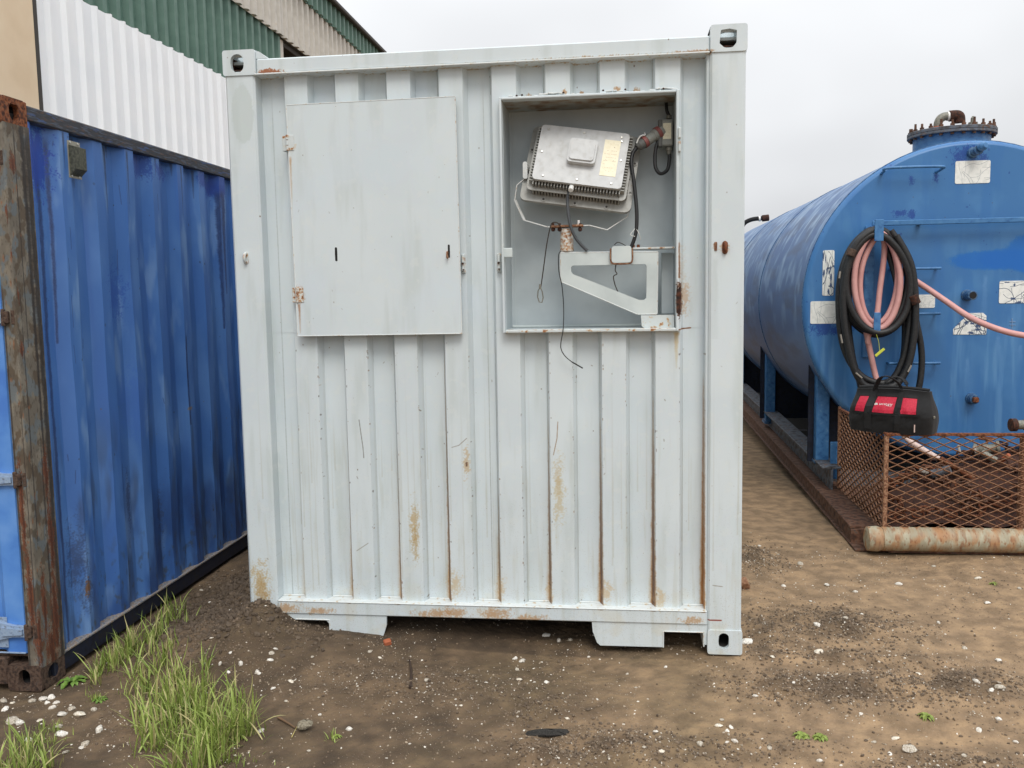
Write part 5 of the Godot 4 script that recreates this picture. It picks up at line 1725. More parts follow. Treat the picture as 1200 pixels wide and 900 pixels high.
	b.bx(Vector3(h1.x - 0.025, h1.y, TC.z + 0.03), Vector3(h1.x + 0.025, h1.y + 0.016, TC.z + 0.245), 0.003)
	part("hose_hanger", b, M.tank, t)
	# fittings in the head
	for q in [[1133, 346, 0.036, 0.12, "pipe_stub"], [1138, 467, 0.036, 0.07, "drain_plug"]]:
		var p := P(q[0], q[1], TC.z)
		b = MB.new()
		b.lathe(Vector3(p.x, p.y, TC.z), Vector3(0, 0, 1), [[0.0, q[2] + 0.01], [0.012, q[2] + 0.006], [0.014, q[2]], [q[3], q[2]], [q[3] + 0.003, q[2] - 0.004]], 18)
		var o := part(q[4], b, M.tank_worn, t)
		b = MB.new()
		if q[4] == "pipe_stub":
			b.cyl(Vector3(p.x, p.y, TC.z + q[3] + 0.001), Vector3(p.x, p.y, TC.z + q[3] + 0.005), q[2] - 0.010, 16)
			part("bore_dark_disc", b, M.dark, o)  # dark disc on the closed pipe end, painted as the bore's shade
		else:
			b.box(Vector3(p.x, p.y, TC.z + q[3] + 0.02), Vector3(0.04, 0.04, 0.036), 0.005)
			part("plug_square", b, M.rust, o)
	b = MB.new()
	var gp := P(1139, 176, TC.z)
	b.lathe(gp + Vector3(0, -0.02, 0), Vector3(0.25, 0.12, 1).normalized(), [[0.0, 0.04], [0.02, 0.04], [0.022, 0.028], [0.06, 0.028], [0.062, 0.036], [0.085, 0.036]], 14)
	var gg := part("level_gauge", b, M.tank_worn, t)
	b = MB.new()
	b.lathe(gp + Vector3(0.03, 0.008, 0.085), Vector3(0.45, 0.2, 1).normalized(), [[0.0, 0.034], [0.03, 0.034], [0.05, 0.02]], 14)
	part("gauge_cap", b, M.tank, gg)
	# stickers
	sticker(t, 1119, 187.5, 1161, 215.5, M.sticker)
	sticker(t, 1170.5, 328.5, 1216, 355.5, M.sticker_cracked)
	sticker(t, 949.5, 352.5, 992, 379.5, M.sticker)
	sticker(t, 1074, 345, 1096, 361, M.sticker)
	sticker(t, 963.5, 293, 978, 346.5, M.sticker_torn)
	torn_sticker(t, [[1117, 392], [1117, 386], [1122, 380], [1130, 373], [1133, 367], [1152, 366.5], [1156, 370], [1156, 392]], M.sticker_torn)
	b = MB.new()
	for q in [[[1186, 373], [1186, 385]], [[1183, 377], [1190, 377]], [[1183, 381], [1190, 381]]]:
		var a := P(q[0][0], q[0][1], TC.z + 0.002); var e := P(q[1][0], q[1][1], TC.z + 0.002)
		b.bar(a, e, 0.004, 0.003)
	part("chalk_mark", b, M.blue_pale, t)
	# manhole on the crown
	var mc := P(1115, 158, -3.68)
	b = MB.new()
	b.lathe(Vector3(mc.x, 2.60, -3.68), Vector3.UP, [[0.0, 0.290], [mc.y - 2.60 - 0.025, 0.290], [mc.y - 2.60 - 0.0249, 0.280]], 40)
	part("manhole_neck", b, M.tank, t)
	b = MB.new()
	b.lathe(Vector3(mc.x, mc.y - 0.025, -3.68), Vector3.UP, [[0.0, 0.326], [0.004, 0.335], [0.022, 0.335], [0.023, 0.330], [0.026, 0.330], [0.027, 0.335], [0.046, 0.335], [0.05, 0.330]], 40)
	var fl := part("manhole_cover", b, M.skid, t)
	for k in 24:
		var a := TAU * k / 24 + 0.05
		b = MB.new()
		var o := Vector3(mc.x + cos(a) * 0.310, mc.y + 0.025, -3.68 + sin(a) * 0.310)
		b.lathe(o + Vector3(0, -0.065, 0), Vector3.UP, [[0.0, 0.014], [0.014, 0.014], [0.0145, 0.008], [0.064, 0.008]], 6)
		b.lathe(o, Vector3.UP, [[0.0, 0.017], [0.018, 0.017], [0.019, 0.010], [0.036 + 0.012 * (k % 3), 0.009]], 6)
		part("bolt", b, M.skid_rust, fl)
	# breather: a bent galvanised pipe with a rusty hood
	var e0 := P(1099, 157, -3.68)
	e0.y = mc.y + 0.02
	b = MB.new()
	b.lathe(e0, Vector3.UP, [[0.0, 0.042], [0.015, 0.042], [0.016, 0.05], [0.04, 0.05], [0.041, 0.04], [0.05, 0.04]], 10)
	part("breather_bush", b, M.orange, t, "red-brown bush under the breather pipe")
	b = MB.new()
	b.tube(curve([e0 + Vector3(0, 0.04, 0), e0 + Vector3(0.0, 0.075, 0), e0 + Vector3(0.015, 0.11, 0), e0 + Vector3(0.045, 0.128, 0), e0 + Vector3(0.08, 0.13, 0)], 0.012), 0.034, 16)
	part("breather_pipe", b, M.galv, t)
	b = MB.new()
	b.cyl(e0 + Vector3(0.068, 0.13, 0), e0 + Vector3(0.086, 0.13, 0), 0.037, 14)
	part("pipe_tape", b, M.white, t)
	b = MB.new()
	b.tube(curve([e0 + Vector3(0.084, 0.13, 0), e0 + Vector3(0.14, 0.132, 0), e0 + Vector3(0.162, 0.12, 0), e0 + Vector3(0.167, 0.075, 0)], 0.01), 0.044, 14)
	part("breather_hood", b, M.rust_dark, t)
	b = MB.new()
	var v0 := P(1140, 150, -3.72)
	v0.y = mc.y + 0.02
	b.lathe(v0, Vector3.UP, [[0.0, 0.05], [0.02, 0.05], [0.021, 0.03], [0.05, 0.03], [0.051, 0.038], [0.08, 0.036], [0.081, 0.02], [0.115, 0.018], [0.13, 0.008]], 12)
	b.cyl(v0 + Vector3(0.02, 0.055, 0), v0 + Vector3(0.07, 0.052, 0), 0.014, 8)
	part("relief_valve", b, M.galv, t)
	# another fitting further back on the crown
	b = MB.new()
	var f0 := P(872, 262, -7.5); var f1 := P(882, 257, -7.5); var f2 := P(898, 255.5, -7.5)
	b.tube(curve([f0 + Vector3(-0.05, -0.1, 0), f0, f1, f2], 0.02), 0.028, 10)
	var lt := part("far_fitting", b, M.dark, t)
	b = MB.new()
	b.cyl(P(893, 256, -7.5), P(901, 255, -7.5), 0.042, 10, 0.004)
	part("far_cap", b, M.rust_dark, lt)
	b = MB.new()
	b.cyl(P(889, 256.4, -7.5), P(891, 256.2, -7.5), 0.034, 10)
	part("far_tape", b, M.white, lt)

func expanded(b: MB, o: Vector3, du: Vector3, dv: Vector3, w: float, h: float, nrm: Vector3, lw := 0.112, sw := 0.0262) -> void:
	# expanded metal: zigzag strands that touch at the knuckles
	var rows := int(h / sw)
	var cols := int(w / (lw * 0.5))
	var s := h / rows
	var half := w / cols
	for r in rows + 1:
		for k in cols:
			# strand r zigzags between v = r-1/4 and r+1/4; alternate rows mirrored
			var sg := 1.0 if (r + k) % 2 == 0 else -1.0
			var v0 := clampf(r * s - sg * s * 0.46, 0.0, h)
			var v1 := clampf(r * s + sg * s * 0.46, 0.0, h)
			if absf(v0 - v1) < 0.004:
				continue
			var p := o + du * (k * half) + dv * v0
			var q := o + du * ((k + 1) * half) + dv * v1
			# a flat strand, twisted out of the plane
			var al := (q - p).normalized()
			var side := (nrm * 0.8 + dv * 0.6).normalized()
			side = (side - al * side.dot(al)).normalized()
			var th := al.cross(side)
			var hw := 0.0060
			var ht := 0.0018
			var c := [side * hw + th * ht, -side * hw + th * ht, -side * hw - th * ht, side * hw - th * ht]
			for i in 4:
				var j := (i + 1) % 4
				b.quad(p + c[i], p + c[j], q + c[j], q + c[i], c[i] + c[j])

func basket(t: Node3D) -> void:
	var x0 := 3.585; var x1 := 5.65; var z0 := -1.80; var z1 := -3.07; var y0 := 0.135; var y1 := 0.772
	var b := MB.new()
	expanded(b, Vector3(x0 + 0.01, y0, z0), Vector3.RIGHT, Vector3.UP, x1 - x0 - 0.02, y1 - y0, Vector3(0, 0, 1))
	var bk := part("mesh_basket", b, M.rust_pale, t, "rusty expanded metal basket on the skid's nose")
	bk.set_meta("kind", "thing")
	b = MB.new()
	expanded(b, Vector3(x0, y0, z0 - 0.01), Vector3(0, 0, -1), Vector3.UP, z0 - z1 - 0.02, y1 - y0, Vector3(-1, 0, 0))
	part("side_mesh", b, M.rust_pale, bk)
	b = MB.new()
	expanded(b, Vector3(x1, y0, z0 - 0.01), Vector3(0, 0, -1), Vector3.UP, z0 - z1 - 0.02, y1 - y0, Vector3(1, 0, 0))
	part("side_mesh", b, M.rust_pale, bk)
	# frame of flat bar and angle
	var fr := [[x0 - 0.008, y1 - 0.006, z0 - 0.012, x1 + 0.008, y1 + 0.012, z0 + 0.014], [x0 - 0.012, y1 - 0.006, z1, x0 + 0.012, y1 + 0.0125, z0 - 0.013], [x1 - 0.012, y1 - 0.006, z1, x1 + 0.012, y1 + 0.0125, z0 - 0.013], [x0 - 0.016, y0 - 0.012, z0 - 0.016, x0 + 0.012, y1 - 0.0065, z0 + 0.008], [x1 - 0.012, y0 - 0.012, z0 - 0.016, x1 + 0.016, y1 - 0.0065, z0 + 0.008], [x0 - 0.010, y0 - 0.01, z1 - 0.02, x0 + 0.012, y1 + 0.02, z1 - 0.001], [x0 + 0.013, y0 - 0.014, z0 - 0.014, x1 - 0.013, y0 + 0.004, z0 + 0.008], [4.42, y0, z0 - 0.06, 4.50, y1 - 0.007, z0 - 0.013]]
	for f in fr:
		b = MB.new()
		b.bx(Vector3(f[0], f[1], f[2]), Vector3(f[3], f[4], f[5]), 0.003)
		part("basket_frame", b, M.rust if f[4] - f[1] < 0.1 else M.rust_pale, bk)

# ================================================================== hoses, bag and scrap
func hose_loop(cu: float, cv: float, ru: float, rv: float, z: float, skew := 0.0, a0 := -1.45, turns := 1.0, dz := 0.0, steps := 14) -> Array:
	var r := []
	var m := int(steps * turns)
	for k in m + 1:
		var a := a0 + TAU * turns * k / m
		# a hanging loop: narrower at the hook above, full below
		var pinch := 1.0 - 0.25 * maxf(0.0, -sin(a)) * maxf(0.0, -sin(a))
		r.append(P(cu + ru * cos(a) * pinch + skew * sin(a), cv + rv * sin(a), z + dz * k / m))
	return r

func hoses() -> void:
	var t := thing("black_hose", "long black hose coiled on the tank's hanger in hanging loops", "hose", P(1028, 262, -2.9))
	var zb := TC.z + 0.14
	var b := MB.new()
	# tight coils
	b.tube(curve(hose_loop(1027, 330, 41, 62, zb, 0, -1.5, 1.0, 0.03), 0.02), 0.027, 10)
	b.tube(curve(hose_loop(1026, 328, 38, 60, zb + 0.05, -2, -1.5, 1.0, 0.02), 0.02), 0.027, 10)
	b.tube(curve(hose_loop(1029, 332, 38, 58, zb + 0.1, 2, -1.5, 1.0, 0.0), 0.02), 0.026, 10)
	part("tight_coil", b, M.hose_black, t)
	# long loops
	b = MB.new()
	b.tube(curve([P(1034, 268, zb + 0.02), P(1008, 278, zb + 0.02), P(990, 306, zb + 0.02), P(983, 346, zb + 0.02), P(987, 400, zb + 0.03), P(1003, 434, zb + 0.04), P(1025, 448, zb + 0.05), P(1045, 445, zb + 0.05), P(1058, 422, zb + 0.05), P(1064, 392, zb + 0.05), P(1067, 352, zb + 0.04), P(1062, 308, zb + 0.03), P(1048, 276, zb + 0.02)], 0.02), 0.026, 10)
	b.tube(curve([P(1030, 266, zb + 0.1), P(1004, 286, zb + 0.1), P(990, 330, zb + 0.1), P(989, 372, zb + 0.1), P(997, 420, zb + 0.1), P(1008, 446, zb + 0.1), P(1022, 454, zb + 0.1), P(1047, 452, zb + 0.1), P(1062, 434, zb + 0.1), P(1070, 402, zb + 0.1), P(1073, 362, zb + 0.1), P(1068, 312, zb + 0.1), P(1050, 276, zb + 0.09)], 0.02), 0.026, 10)
	b.tube(curve([P(1044, 270, zb + 0.06), P(1062, 300, zb + 0.08), P(1070, 340, zb + 0.08), P(1073, 372, zb + 0.07), P(1079, 404, zb + 0.06), P(1080, 430, zb + 0.06), P(1076, 458, zb + 0.06), P(1068, 480, zb + 0.02)], 0.02), 0.024, 10)
	b.tube(curve([P(1030, 268, zb - 0.02), P(1042, 300, zb - 0.02), P(1054, 345, zb), P(1060, 380, zb), P(1058, 420, zb), P(1048, 446, zb + 0.02)], 0.02), 0.022, 10)
	b.tube(curve([P(1016, 274, zb), P(998, 320, zb), P(994, 372, zb), P(999, 418, zb), P(1008, 450, zb), P(1012, 474, zb - 0.02)], 0.02), 0.024, 10)
	part("long_loop", b, M.hose_black, t)
	for q in [[1070, 346, 1074, 356], [996, 300, 999, 292]]:
		b = MB.new()
		b.cyl(P(q[0], q[1], zb + 0.12), P(q[2], q[3], zb + 0.12), 0.034, 12, 0.003)
		part("hose_coupling", b, M.rust_dark if q[0] > 1000 else M.sill, t)
	b = MB.new()
	for q in [[984.5, 318, 983.5, 326], [985, 392, 987, 402], [1003, 437, 1010, 443], [1068, 428, 1064, 436]]:
		b.cyl(P(q[0], q[1], zb + 0.135), P(q[2], q[3], zb + 0.135), 0.007, 6)
	part("hose_print", b, M.concrete, t)
	# pink hose
	t = thing("pink_hose", "faded pink hose coiled inside the black coil, its end running off past the stickers", "hose", P(1028, 272, -2.85))
	b = MB.new()
	var zp := TC.z + 0.21
	b.tube(curve(hose_loop(1028, 328, 27, 57, zp, 0, -1.45, 1.0, 0.02), 0.02), 0.023, 10)
	b.tube(curve(hose_loop(1030, 327, 22, 52, zp - 0.045, -3, -1.45, 1.0, 0.02), 0.02), 0.022, 10)
	b.tube(curve([P(1036, 276, zp - 0.06), P(1036, 300, zp - 0.06), P(1031, 340, zp - 0.06), P(1027, 372, zp - 0.04), P(1018, 392, zp - 0.02), P(1017, 402, zp - 0.03)], 0.02), 0.021, 10)
	part("coil", b, M.hose_pink, t)
	b = MB.new()
	b.tube(curve([P(1014, 384, zp - 0.01), P(1017, 398, zp - 0.04), P(1021, 418, zp - 0.05), P(1027, 444, zp - 0.04), P(1034, 462, zp - 0.02), P(1046, 494, zp + 0.1)], 0.02), 0.022, 10)
	part("hanging_end", b, M.hose_pink, t)
	b = MB.new()
	b.tube(curve([P(1046, 310, zp - 0.09), P(1060, 320, zp - 0.1), P(1071, 328, zp - 0.1), P(1088, 339, zp - 0.08), P(1110, 354, zp), P(1132, 369, zp + 0.1), P(1154, 380, zp + 0.2), P(1180, 389, zp + 0.25), P(1206, 394, zp + 0.25), P(1240, 398, zp + 0.3), P(1290, 410, zp + 0.4), P(1330, 440, zp + 0.5), P(1350, 490, zp + 0.55), P(1355, 560, zp + 0.6)], 0.02), 0.022, 10)
	part("free_end", b, M.hose_pink, t)
	b = MB.new()
	b.tube(curve([P(1050, 496, -2.75), P(1064, 515, -2.6), P(1080, 526, -2.55), P(1100, 538, -2.5)], 0.02), 0.022, 10)
	solo("hose_scrap", b, M.hose_white, "pale pink hose end dropping into the mesh basket", "hose", P(1064, 515, -2.6))
	b = MB.new()
	var tg := P(1031, 413, zb + 0.12)
	b.box(tg, Vector3(0.02, 0.085, 0.012), 0.003, Basis(Vector3(0, 0, 1), -0.85))
	b.tube(curve([tg, tg + Vector3(-0.01, 0.08, 0), P(1027, 392, zb + 0.12)], 0.02), 0.002, 5)
	solo("hose_tag", b, M.yellow, "small yellow tag dangling among the hoses", "tag", tg)
	# coupling lying on the rim at the right
	t = thing("hose_coupling", "galvanised hose coupling lying on the basket rim at the right", "coupling", P(1192, 505, -1.85))
	b = MB.new()
	var c0 := P(1184, 498, -1.86)
	b.lathe(c0, Vector3(1, 0, -0.1).normalized(), [[0.0, 0.036], [0.002, 0.042], [0.034, 0.042], [0.036, 0.036]], 14)
	part("lug_nut", b, M.rust_dark, t)
	b = MB.new()
	b.lathe(c0 + Vector3(0.037, 0, -0.004), Vector3(1, 0, -0.1).normalized(), [[0.0, 0.030], [0.05, 0.030], [0.051, 0.036], [0.07, 0.036], [0.071, 0.028], [0.30, 0.028]], 14)
	part("hose_tail", b, M.galv, t)

func bag_point(x: float, v: float, front: float) -> Vector3:
	# x -1..1 along, v 0..1 up; front 1 or -1
	var a := lerpf(0.262, 0.232, smoothstep(0.2, 1.0, v)) + 0.012 * sin(PI * v)
	var d := lerpf(0.118, 0.045, smoothstep(0.5, 1.0, v)) + 0.014 * sin(PI * minf(v * 1.2, 1.0))
	var ex := pow(1.0 - pow(absf(x), 4.0), 0.25)
	var y := v * 0.268 - 0.012 * (1.0 - absf(x)) * (1.0 - v) + 0.012 * v * (1.0 - pow(absf(x), 2))
	var wr := 0.018 * gn2.get_noise_3d(x * 0.35 + front * 3.0, v * 0.32, front) * sin(PI * clampf(v * 0.9 + 0.1, 0, 1))
	return Vector3(x * a, y, front * (d * ex + wr * ex))

func tool_bag() -> void:
	var o := P(1046, 511, -1.93)
	o.y = 0.778
	var t := thing("tool_bag", "black tool bag with red panels sitting on the basket's corner", "tool bag", o)
	var xf := Transform3D(Basis(Vector3(0, 1, 0), -0.56) * Basis(Vector3(0, 0, 1), 0.0), o + Vector3(0, 0.004, 0))
	var b := MB.new(); b.xf = xf
	var nx := 40; var nv := 16
	for fr: float in [1.0, -1.0]:
		for i in nx:
			for j in nv:
				var xa := -cos(PI * i / nx); var xb := -cos(PI * (i + 1) / nx)
				var va := float(j) / nv; var vb := float(j + 1) / nv
				var q := [bag_point(xa, va, fr), bag_point(xb, va, fr), bag_point(xb, vb, fr), bag_point(xa, vb, fr)]
				var nm := []
				for s in [[xa, va], [xb, va], [xb, vb], [xa, vb]]:
					var e := 0.01
					var xx := clampf(s[0], -0.985, 0.985)
					var dx := bag_point(xx + e, s[1], fr) - bag_point(xx - e, s[1], fr)
					var dv := bag_point(xx, s[1] + e, fr) - bag_point(xx, s[1] - e, fr)
					var nn := dx.cross(dv).normalized() * fr
					if absf(s[0]) > 0.985:
						nn = (nn + Vector3(signf(s[0]) * 2.0, 0, 0)).normalized()
					nm.append(nn)
				b.stri(q[0], q[1], q[2], nm[0], nm[1], nm[2])
				b.stri(q[0], q[2], q[3], nm[0], nm[2], nm[3])
	for i in nx:
		var xa := -cos(PI * i / nx); var xb := -cos(PI * (i + 1) / nx)
		for v: float in [0.0, 1.0]:
			b.quad(bag_point(xa, v, 1), bag_point(xb, v, 1), bag_point(xb, v, -1), bag_point(xa, v, -1), Vector3(0, v * 2 - 1, 0))
	var body := part("bag_body", b, M.fabric, t)
	# zipped mouth
	b = MB.new(); b.xf = xf
	var zp := []
	for i in 12:
		zp.append(bag_point(-0.95 + 1.9 * i / 11.0, 1.0, 0.0) + Vector3(0, 0.006, 0))
	b.tube(PackedVector3Array(zp), 0.012, 8)
	part("zip_edge", b, M.webbing, t)
	# patches: strips that follow the front
	var strip := func(x0: float, x1: float, v0: float, v1: float, off: float, slant: float) -> MB:
		var s := MB.new(); s.xf = xf
		for i in 8:
			for j in 5:
				var pts := []
				for k in [[0, 0], [1, 0], [1, 1], [0, 1]]:
					var vv := lerpf(v0, v1, (j + k[1]) / 5.0)
					var xx := lerpf(x0, x1, (i + k[0]) / 8.0) + slant * (vv - v0)
					pts.append(bag_point(xx, vv, 1.0) + Vector3(0, 0, off))
				s.quad(pts[0], pts[1], pts[2], pts[3], Vector3(0, 0, 1))
		return s
	for q in [[-0.80, -0.56, 0.0], [-0.36, 0.14, 0.1], [0.30, 0.66, 0.05]]:
		part("red_panel", strip.call(q[0], q[1], 0.48, 0.82, 0.003, q[2]), M.red, t)
	for q in [[-0.55, -0.37, 0.0], [0.16, 0.29, 0.06]]:
		part("webbing_strap", strip.call(q[0], q[1], 0.08, 0.97, 0.0055, q[2]), M.webbing, t)
	part("webbing_strap", strip.call(-0.86, 0.72, 0.425, 0.475, 0.0045, 0.0), M.webbing, t)
	part("webbing_strap", strip.call(-0.84, 0.70, 0.83, 0.90, 0.0045, 0.0), M.webbing, t)
	# handles
	for q in [[-0.46, 0.27, 0.10, 0.065], [-0.40, 0.30, 0.075, -0.03]]:
		b = MB.new(); b.xf = xf
		var p0 := bag_point(q[0], 0.95, signf(q[3]))
		var p1 := bag_point(q[1], 0.95, signf(q[3]))
		var pts := curve([p0, p0 + Vector3(0.02, 0.045, q[3] * 0.3), p0.lerp(p1, 0.35) + Vector3(0, 0.02 + q[2] * 0.75, q[3]), p0.lerp(p1, 0.65) + Vector3(0, 0.02 + q[2] * 0.8, q[3]), p1 + Vector3(-0.01, 0.05, q[3] * 0.3), p1], 0.015)
		for k in pts.size() - 1:
			b.bar(pts[k], pts[k + 1], 0.032, 0.007, 0.002)
		part("handle", b, M.webbing, t)
	b = MB.new(); b.xf = xf
	var tb := bag_point(0.63, 0.16, 1.0)
	b.box(tb + Vector3(0, 0, 0.004), Vector3(0.007, 0.05, 0.004), 0.001)
	part("fabric_tab", b, M.hose_white, t)
	b = MB.new(); b.xf = xf
	b.box(bag_point(0.985, 0.42, 1.0) + Vector3(0.006, 0, 0), Vector3(0.012, 0.018, 0.01), 0.003)
	part("zip_pull", b, M.galv, t)
	# white logo: a small emblem and slanting capitals
	var tm := TextMesh.new()
	var sf := SystemFont.new()
	sf.font_names = PackedStringArray(["Droid Sans"])
	sf.font_weight = 700
	tm.font = sf
	tm.text = "HUSKY"
	tm.font_size = 32
	tm.pixel_size = 0.00082
	tm.depth = 0.001
	var lg := MeshInstance3D.new()
	lg.mesh = tm
	lg.material_override = M.white
	lg.name = "logo_letters"
	var lp := bag_point(-0.06, 0.655, 1.0) + Vector3(0, 0, 0.0045)
	t.add_child(lg, true)
	lg.transform = Transform3D(xf.basis * Basis(Vector3(1, 0, 0), -0.1) * Basis(Vector3(1, 0, 0), Vector3(0.22, 1, 0), Vector3(0, 0, 1)), xf * lp - o)
	b = MB.new(); b.xf = xf
	var em := bag_point(-0.30, 0.655, 1.0)
	b.prism(PackedVector2Array([Vector2(em.x - 0.012, em.y), Vector2(em.x - 0.002, em.y + 0.011), Vector2(em.x + 0.010, em.y + 0.009), Vector2(em.x + 0.012, em.y - 0.004), Vector2(em.x + 0.0, em.y - 0.011)]), em.z + 0.004, em.z + 0.0055)
	part("logo_emblem", b, M.white, t)

func link(b: MB, c: Vector3, bs: Basis, l: float, w: float, r: float) -> void:
	var p := PackedVector3Array()
	for k in 10:
		var a := TAU * k / 10
		p.append(c + bs * Vector3(cos(a) * w * 0.5, sin(a) * w * 0.5 + signf(sin(a)) * (l - w) * 0.5, 0))
	b.tube(p, r, 5, true)

func scrap() -> void:
	rng.seed = 77
	# rusty chains heaped on the deck
	for k in 9:
		var b := MB.new()
		var p := Vector3(3.8 + 0.17 * k + rng.randf_range(-0.1, 0.1), 0.16, rng.randf_range(-2.6, -2.0))
		var start := p
		var dirn := rng.randf() * TAU
		for i in 34:
			var top := 0.16 + 0.42 * exp(-pow((p.x - 4.6) / 0.55, 2) - pow((p.z + 2.45) / 0.4, 2)) + 0.12 * exp(-pow((p.x - 3.95) / 0.3, 2) - pow((p.z + 2.3) / 0.4, 2))
			p.y = top + rng.randf_range(-0.02, 0.04)
			var d := Vector3(cos(dirn), rng.randf_range(-0.3, 0.3), sin(dirn)).normalized()
			var s := d.cross(Vector3.UP).normalized()
			var bs := Basis(s, d, s.cross(d)) * Basis(Vector3(0, 1, 0), (PI / 2 if i % 2 == 0 else 0.0) + rng.randf_range(-0.4, 0.4))
			link(b, p, bs, 0.075, 0.048, 0.0075)
			p += d * 0.055
			dirn += rng.randf_range(-0.6, 0.6)
			if p.x < 3.68 or p.x > 5.5:
				dirn = PI - dirn
				p.x = clampf(p.x, 3.68, 5.5)
			if p.z < -2.85 or p.z > -1.92:
				dirn = -dirn
				p.z = clampf(p.z, -2.85, -1.92)
		solo("rusty_chain", b, [M.rust, M.rust_dark, M.skid_rust][k % 3], "rusty chain heaped in the mesh basket", "chain", start, "rusty chains heaped in the basket")
	# the packed rusty muck they lie on
	var b := MB.new()
	for i in 30:
		for j in 16:
			var q := []
			for s in [[0, 0], [1, 0], [1, 1], [0, 1]]:
				var x: float = 3.62 + (i + s[0]) * 2.0 / 30
				var z: float = -3.02 + (j + s[1]) * 1.16 / 16
				var y := 0.122 + 0.42 * exp(-pow((x - 4.6) / 0.55, 2) - pow((z + 2.45) / 0.4, 2)) + 0.12 * exp(-pow((x - 3.95) / 0.3, 2) - pow((z + 2.3) / 0.4, 2)) + 0.03 * gn2.get_noise_2d(x * 0.5, z * 0.5)
				q.append(Vector3(x, maxf(y, 0.12), z))
			b.quad(q[0], q[1], q[2], q[3], Vector3.UP)
	var muck := solo("scrap_heap", b, M.rust_dark, "heap of rusty muck and scrap filling the mesh basket", "scrap", Vector3(4.6, 0.12, -2.45))
	muck.set_meta("kind", "stuff")
	# pieces one can pick out
	var bits := [
		["rusty_rod", [[1102, 537], [1148, 566]], 0.022, M.rust, "reddish rusty rod slanting across the scrap in the basket", "rod"],
		["rusty_rod", [[1128, 552], [1142, 560]], 0.018, M.rust_pale, "short pale rusty rod under the slanting rod in the basket", "rod"],
		["orange_strap", [[1172, 541], [1183, 533]], 0.02, M.orange, "orange strap end lying in the basket near the right", "strap"],
		["steel_bolt", [[1123, 522], [1125, 531]], 0.012, M.concrete, "pale bolt standing in the scrap left of the grey valve", "bolt"],
		["steel_bolt", [[1141, 523], [1144, 531]], 0.011, M.concrete, "pale bolt standing in the scrap beside the grey valve", "bolt"],
		["steel_pipe", [[1150, 530], [1168, 540]], 0.028, M.galv, "short galvanised pipe on top of the basket's scrap", "pipe"],
		["steel_pipe", [[1178, 548], [1192, 553]], 0.03, M.rust_pale, "short rusty pipe behind the orange strap in the basket", "pipe"],
		["dark_pipe", [[1092, 556], [1114, 550]], 0.04, M.skid, "dark pipe half sunk in the scrap at the basket's left", "pipe"]]
	for q in bits:
		b = MB.new()
		var a := P(q[1][0][0], q[1][0][1], -2.3)
		var e := P(q[1][1][0], q[1][1][1], -2.25)
		b.cyl(a, e, q[2] * 0.8, 10, 0.003)
		solo(q[0], b, q[3], q[4], q[5], (a + e) * 0.5)
	var t := thing("grey_valve", "grey gate valve lying on the scrap in the basket", "valve", P(1156, 526, -2.4))
	b = MB.new()
	var c := P(1156, 528, -2.4)
	b.lathe(c + Vector3(-0.08, 0, 0), Vector3(1, 0.2, 0.3).normalized(), [[0.0, 0.05], [0.02, 0.05], [0.021, 0.032], [0.06, 0.045], [0.1, 0.032], [0.14, 0.032], [0.141, 0.05], [0.16, 0.05]], 12)
	part("valve_body", b, M.galv, t)
	b = MB.new()
	var wh := PackedVector3Array()
	for k in 14:
		wh.append(c + Vector3(0.05 * cos(TAU * k / 14), 0.085, 0.05 * sin(TAU * k / 14)))
	b.tube(wh, 0.007, 6, true)
	b.cyl(c, c + Vector3(0, 0.09, 0), 0.009, 8)
	b.bar(c + Vector3(-0.05, 0.085, 0), c + Vector3(0.05, 0.085, 0), 0.01, 0.008)
	part("hand_wheel", b, M.rust, t)
	b = MB.new()
	var rg := P(1083, 551, -2.1)
	for k in 5:
		b.box(rg + Vector3(rng.randf_range(-0.03, 0.03), rng.randf_range(-0.015, 0.015), rng.randf_range(-0.03, 0.03)), Vector3(0.035, 0.018, 0.03), 0.006, Basis.from_euler(Vector3(rng.randf(), rng.randf(), rng.randf())))
	solo("crumpled_paper", b, M.concrete, "scrap of crumpled white paper in the basket below the bag", "paper", rg)

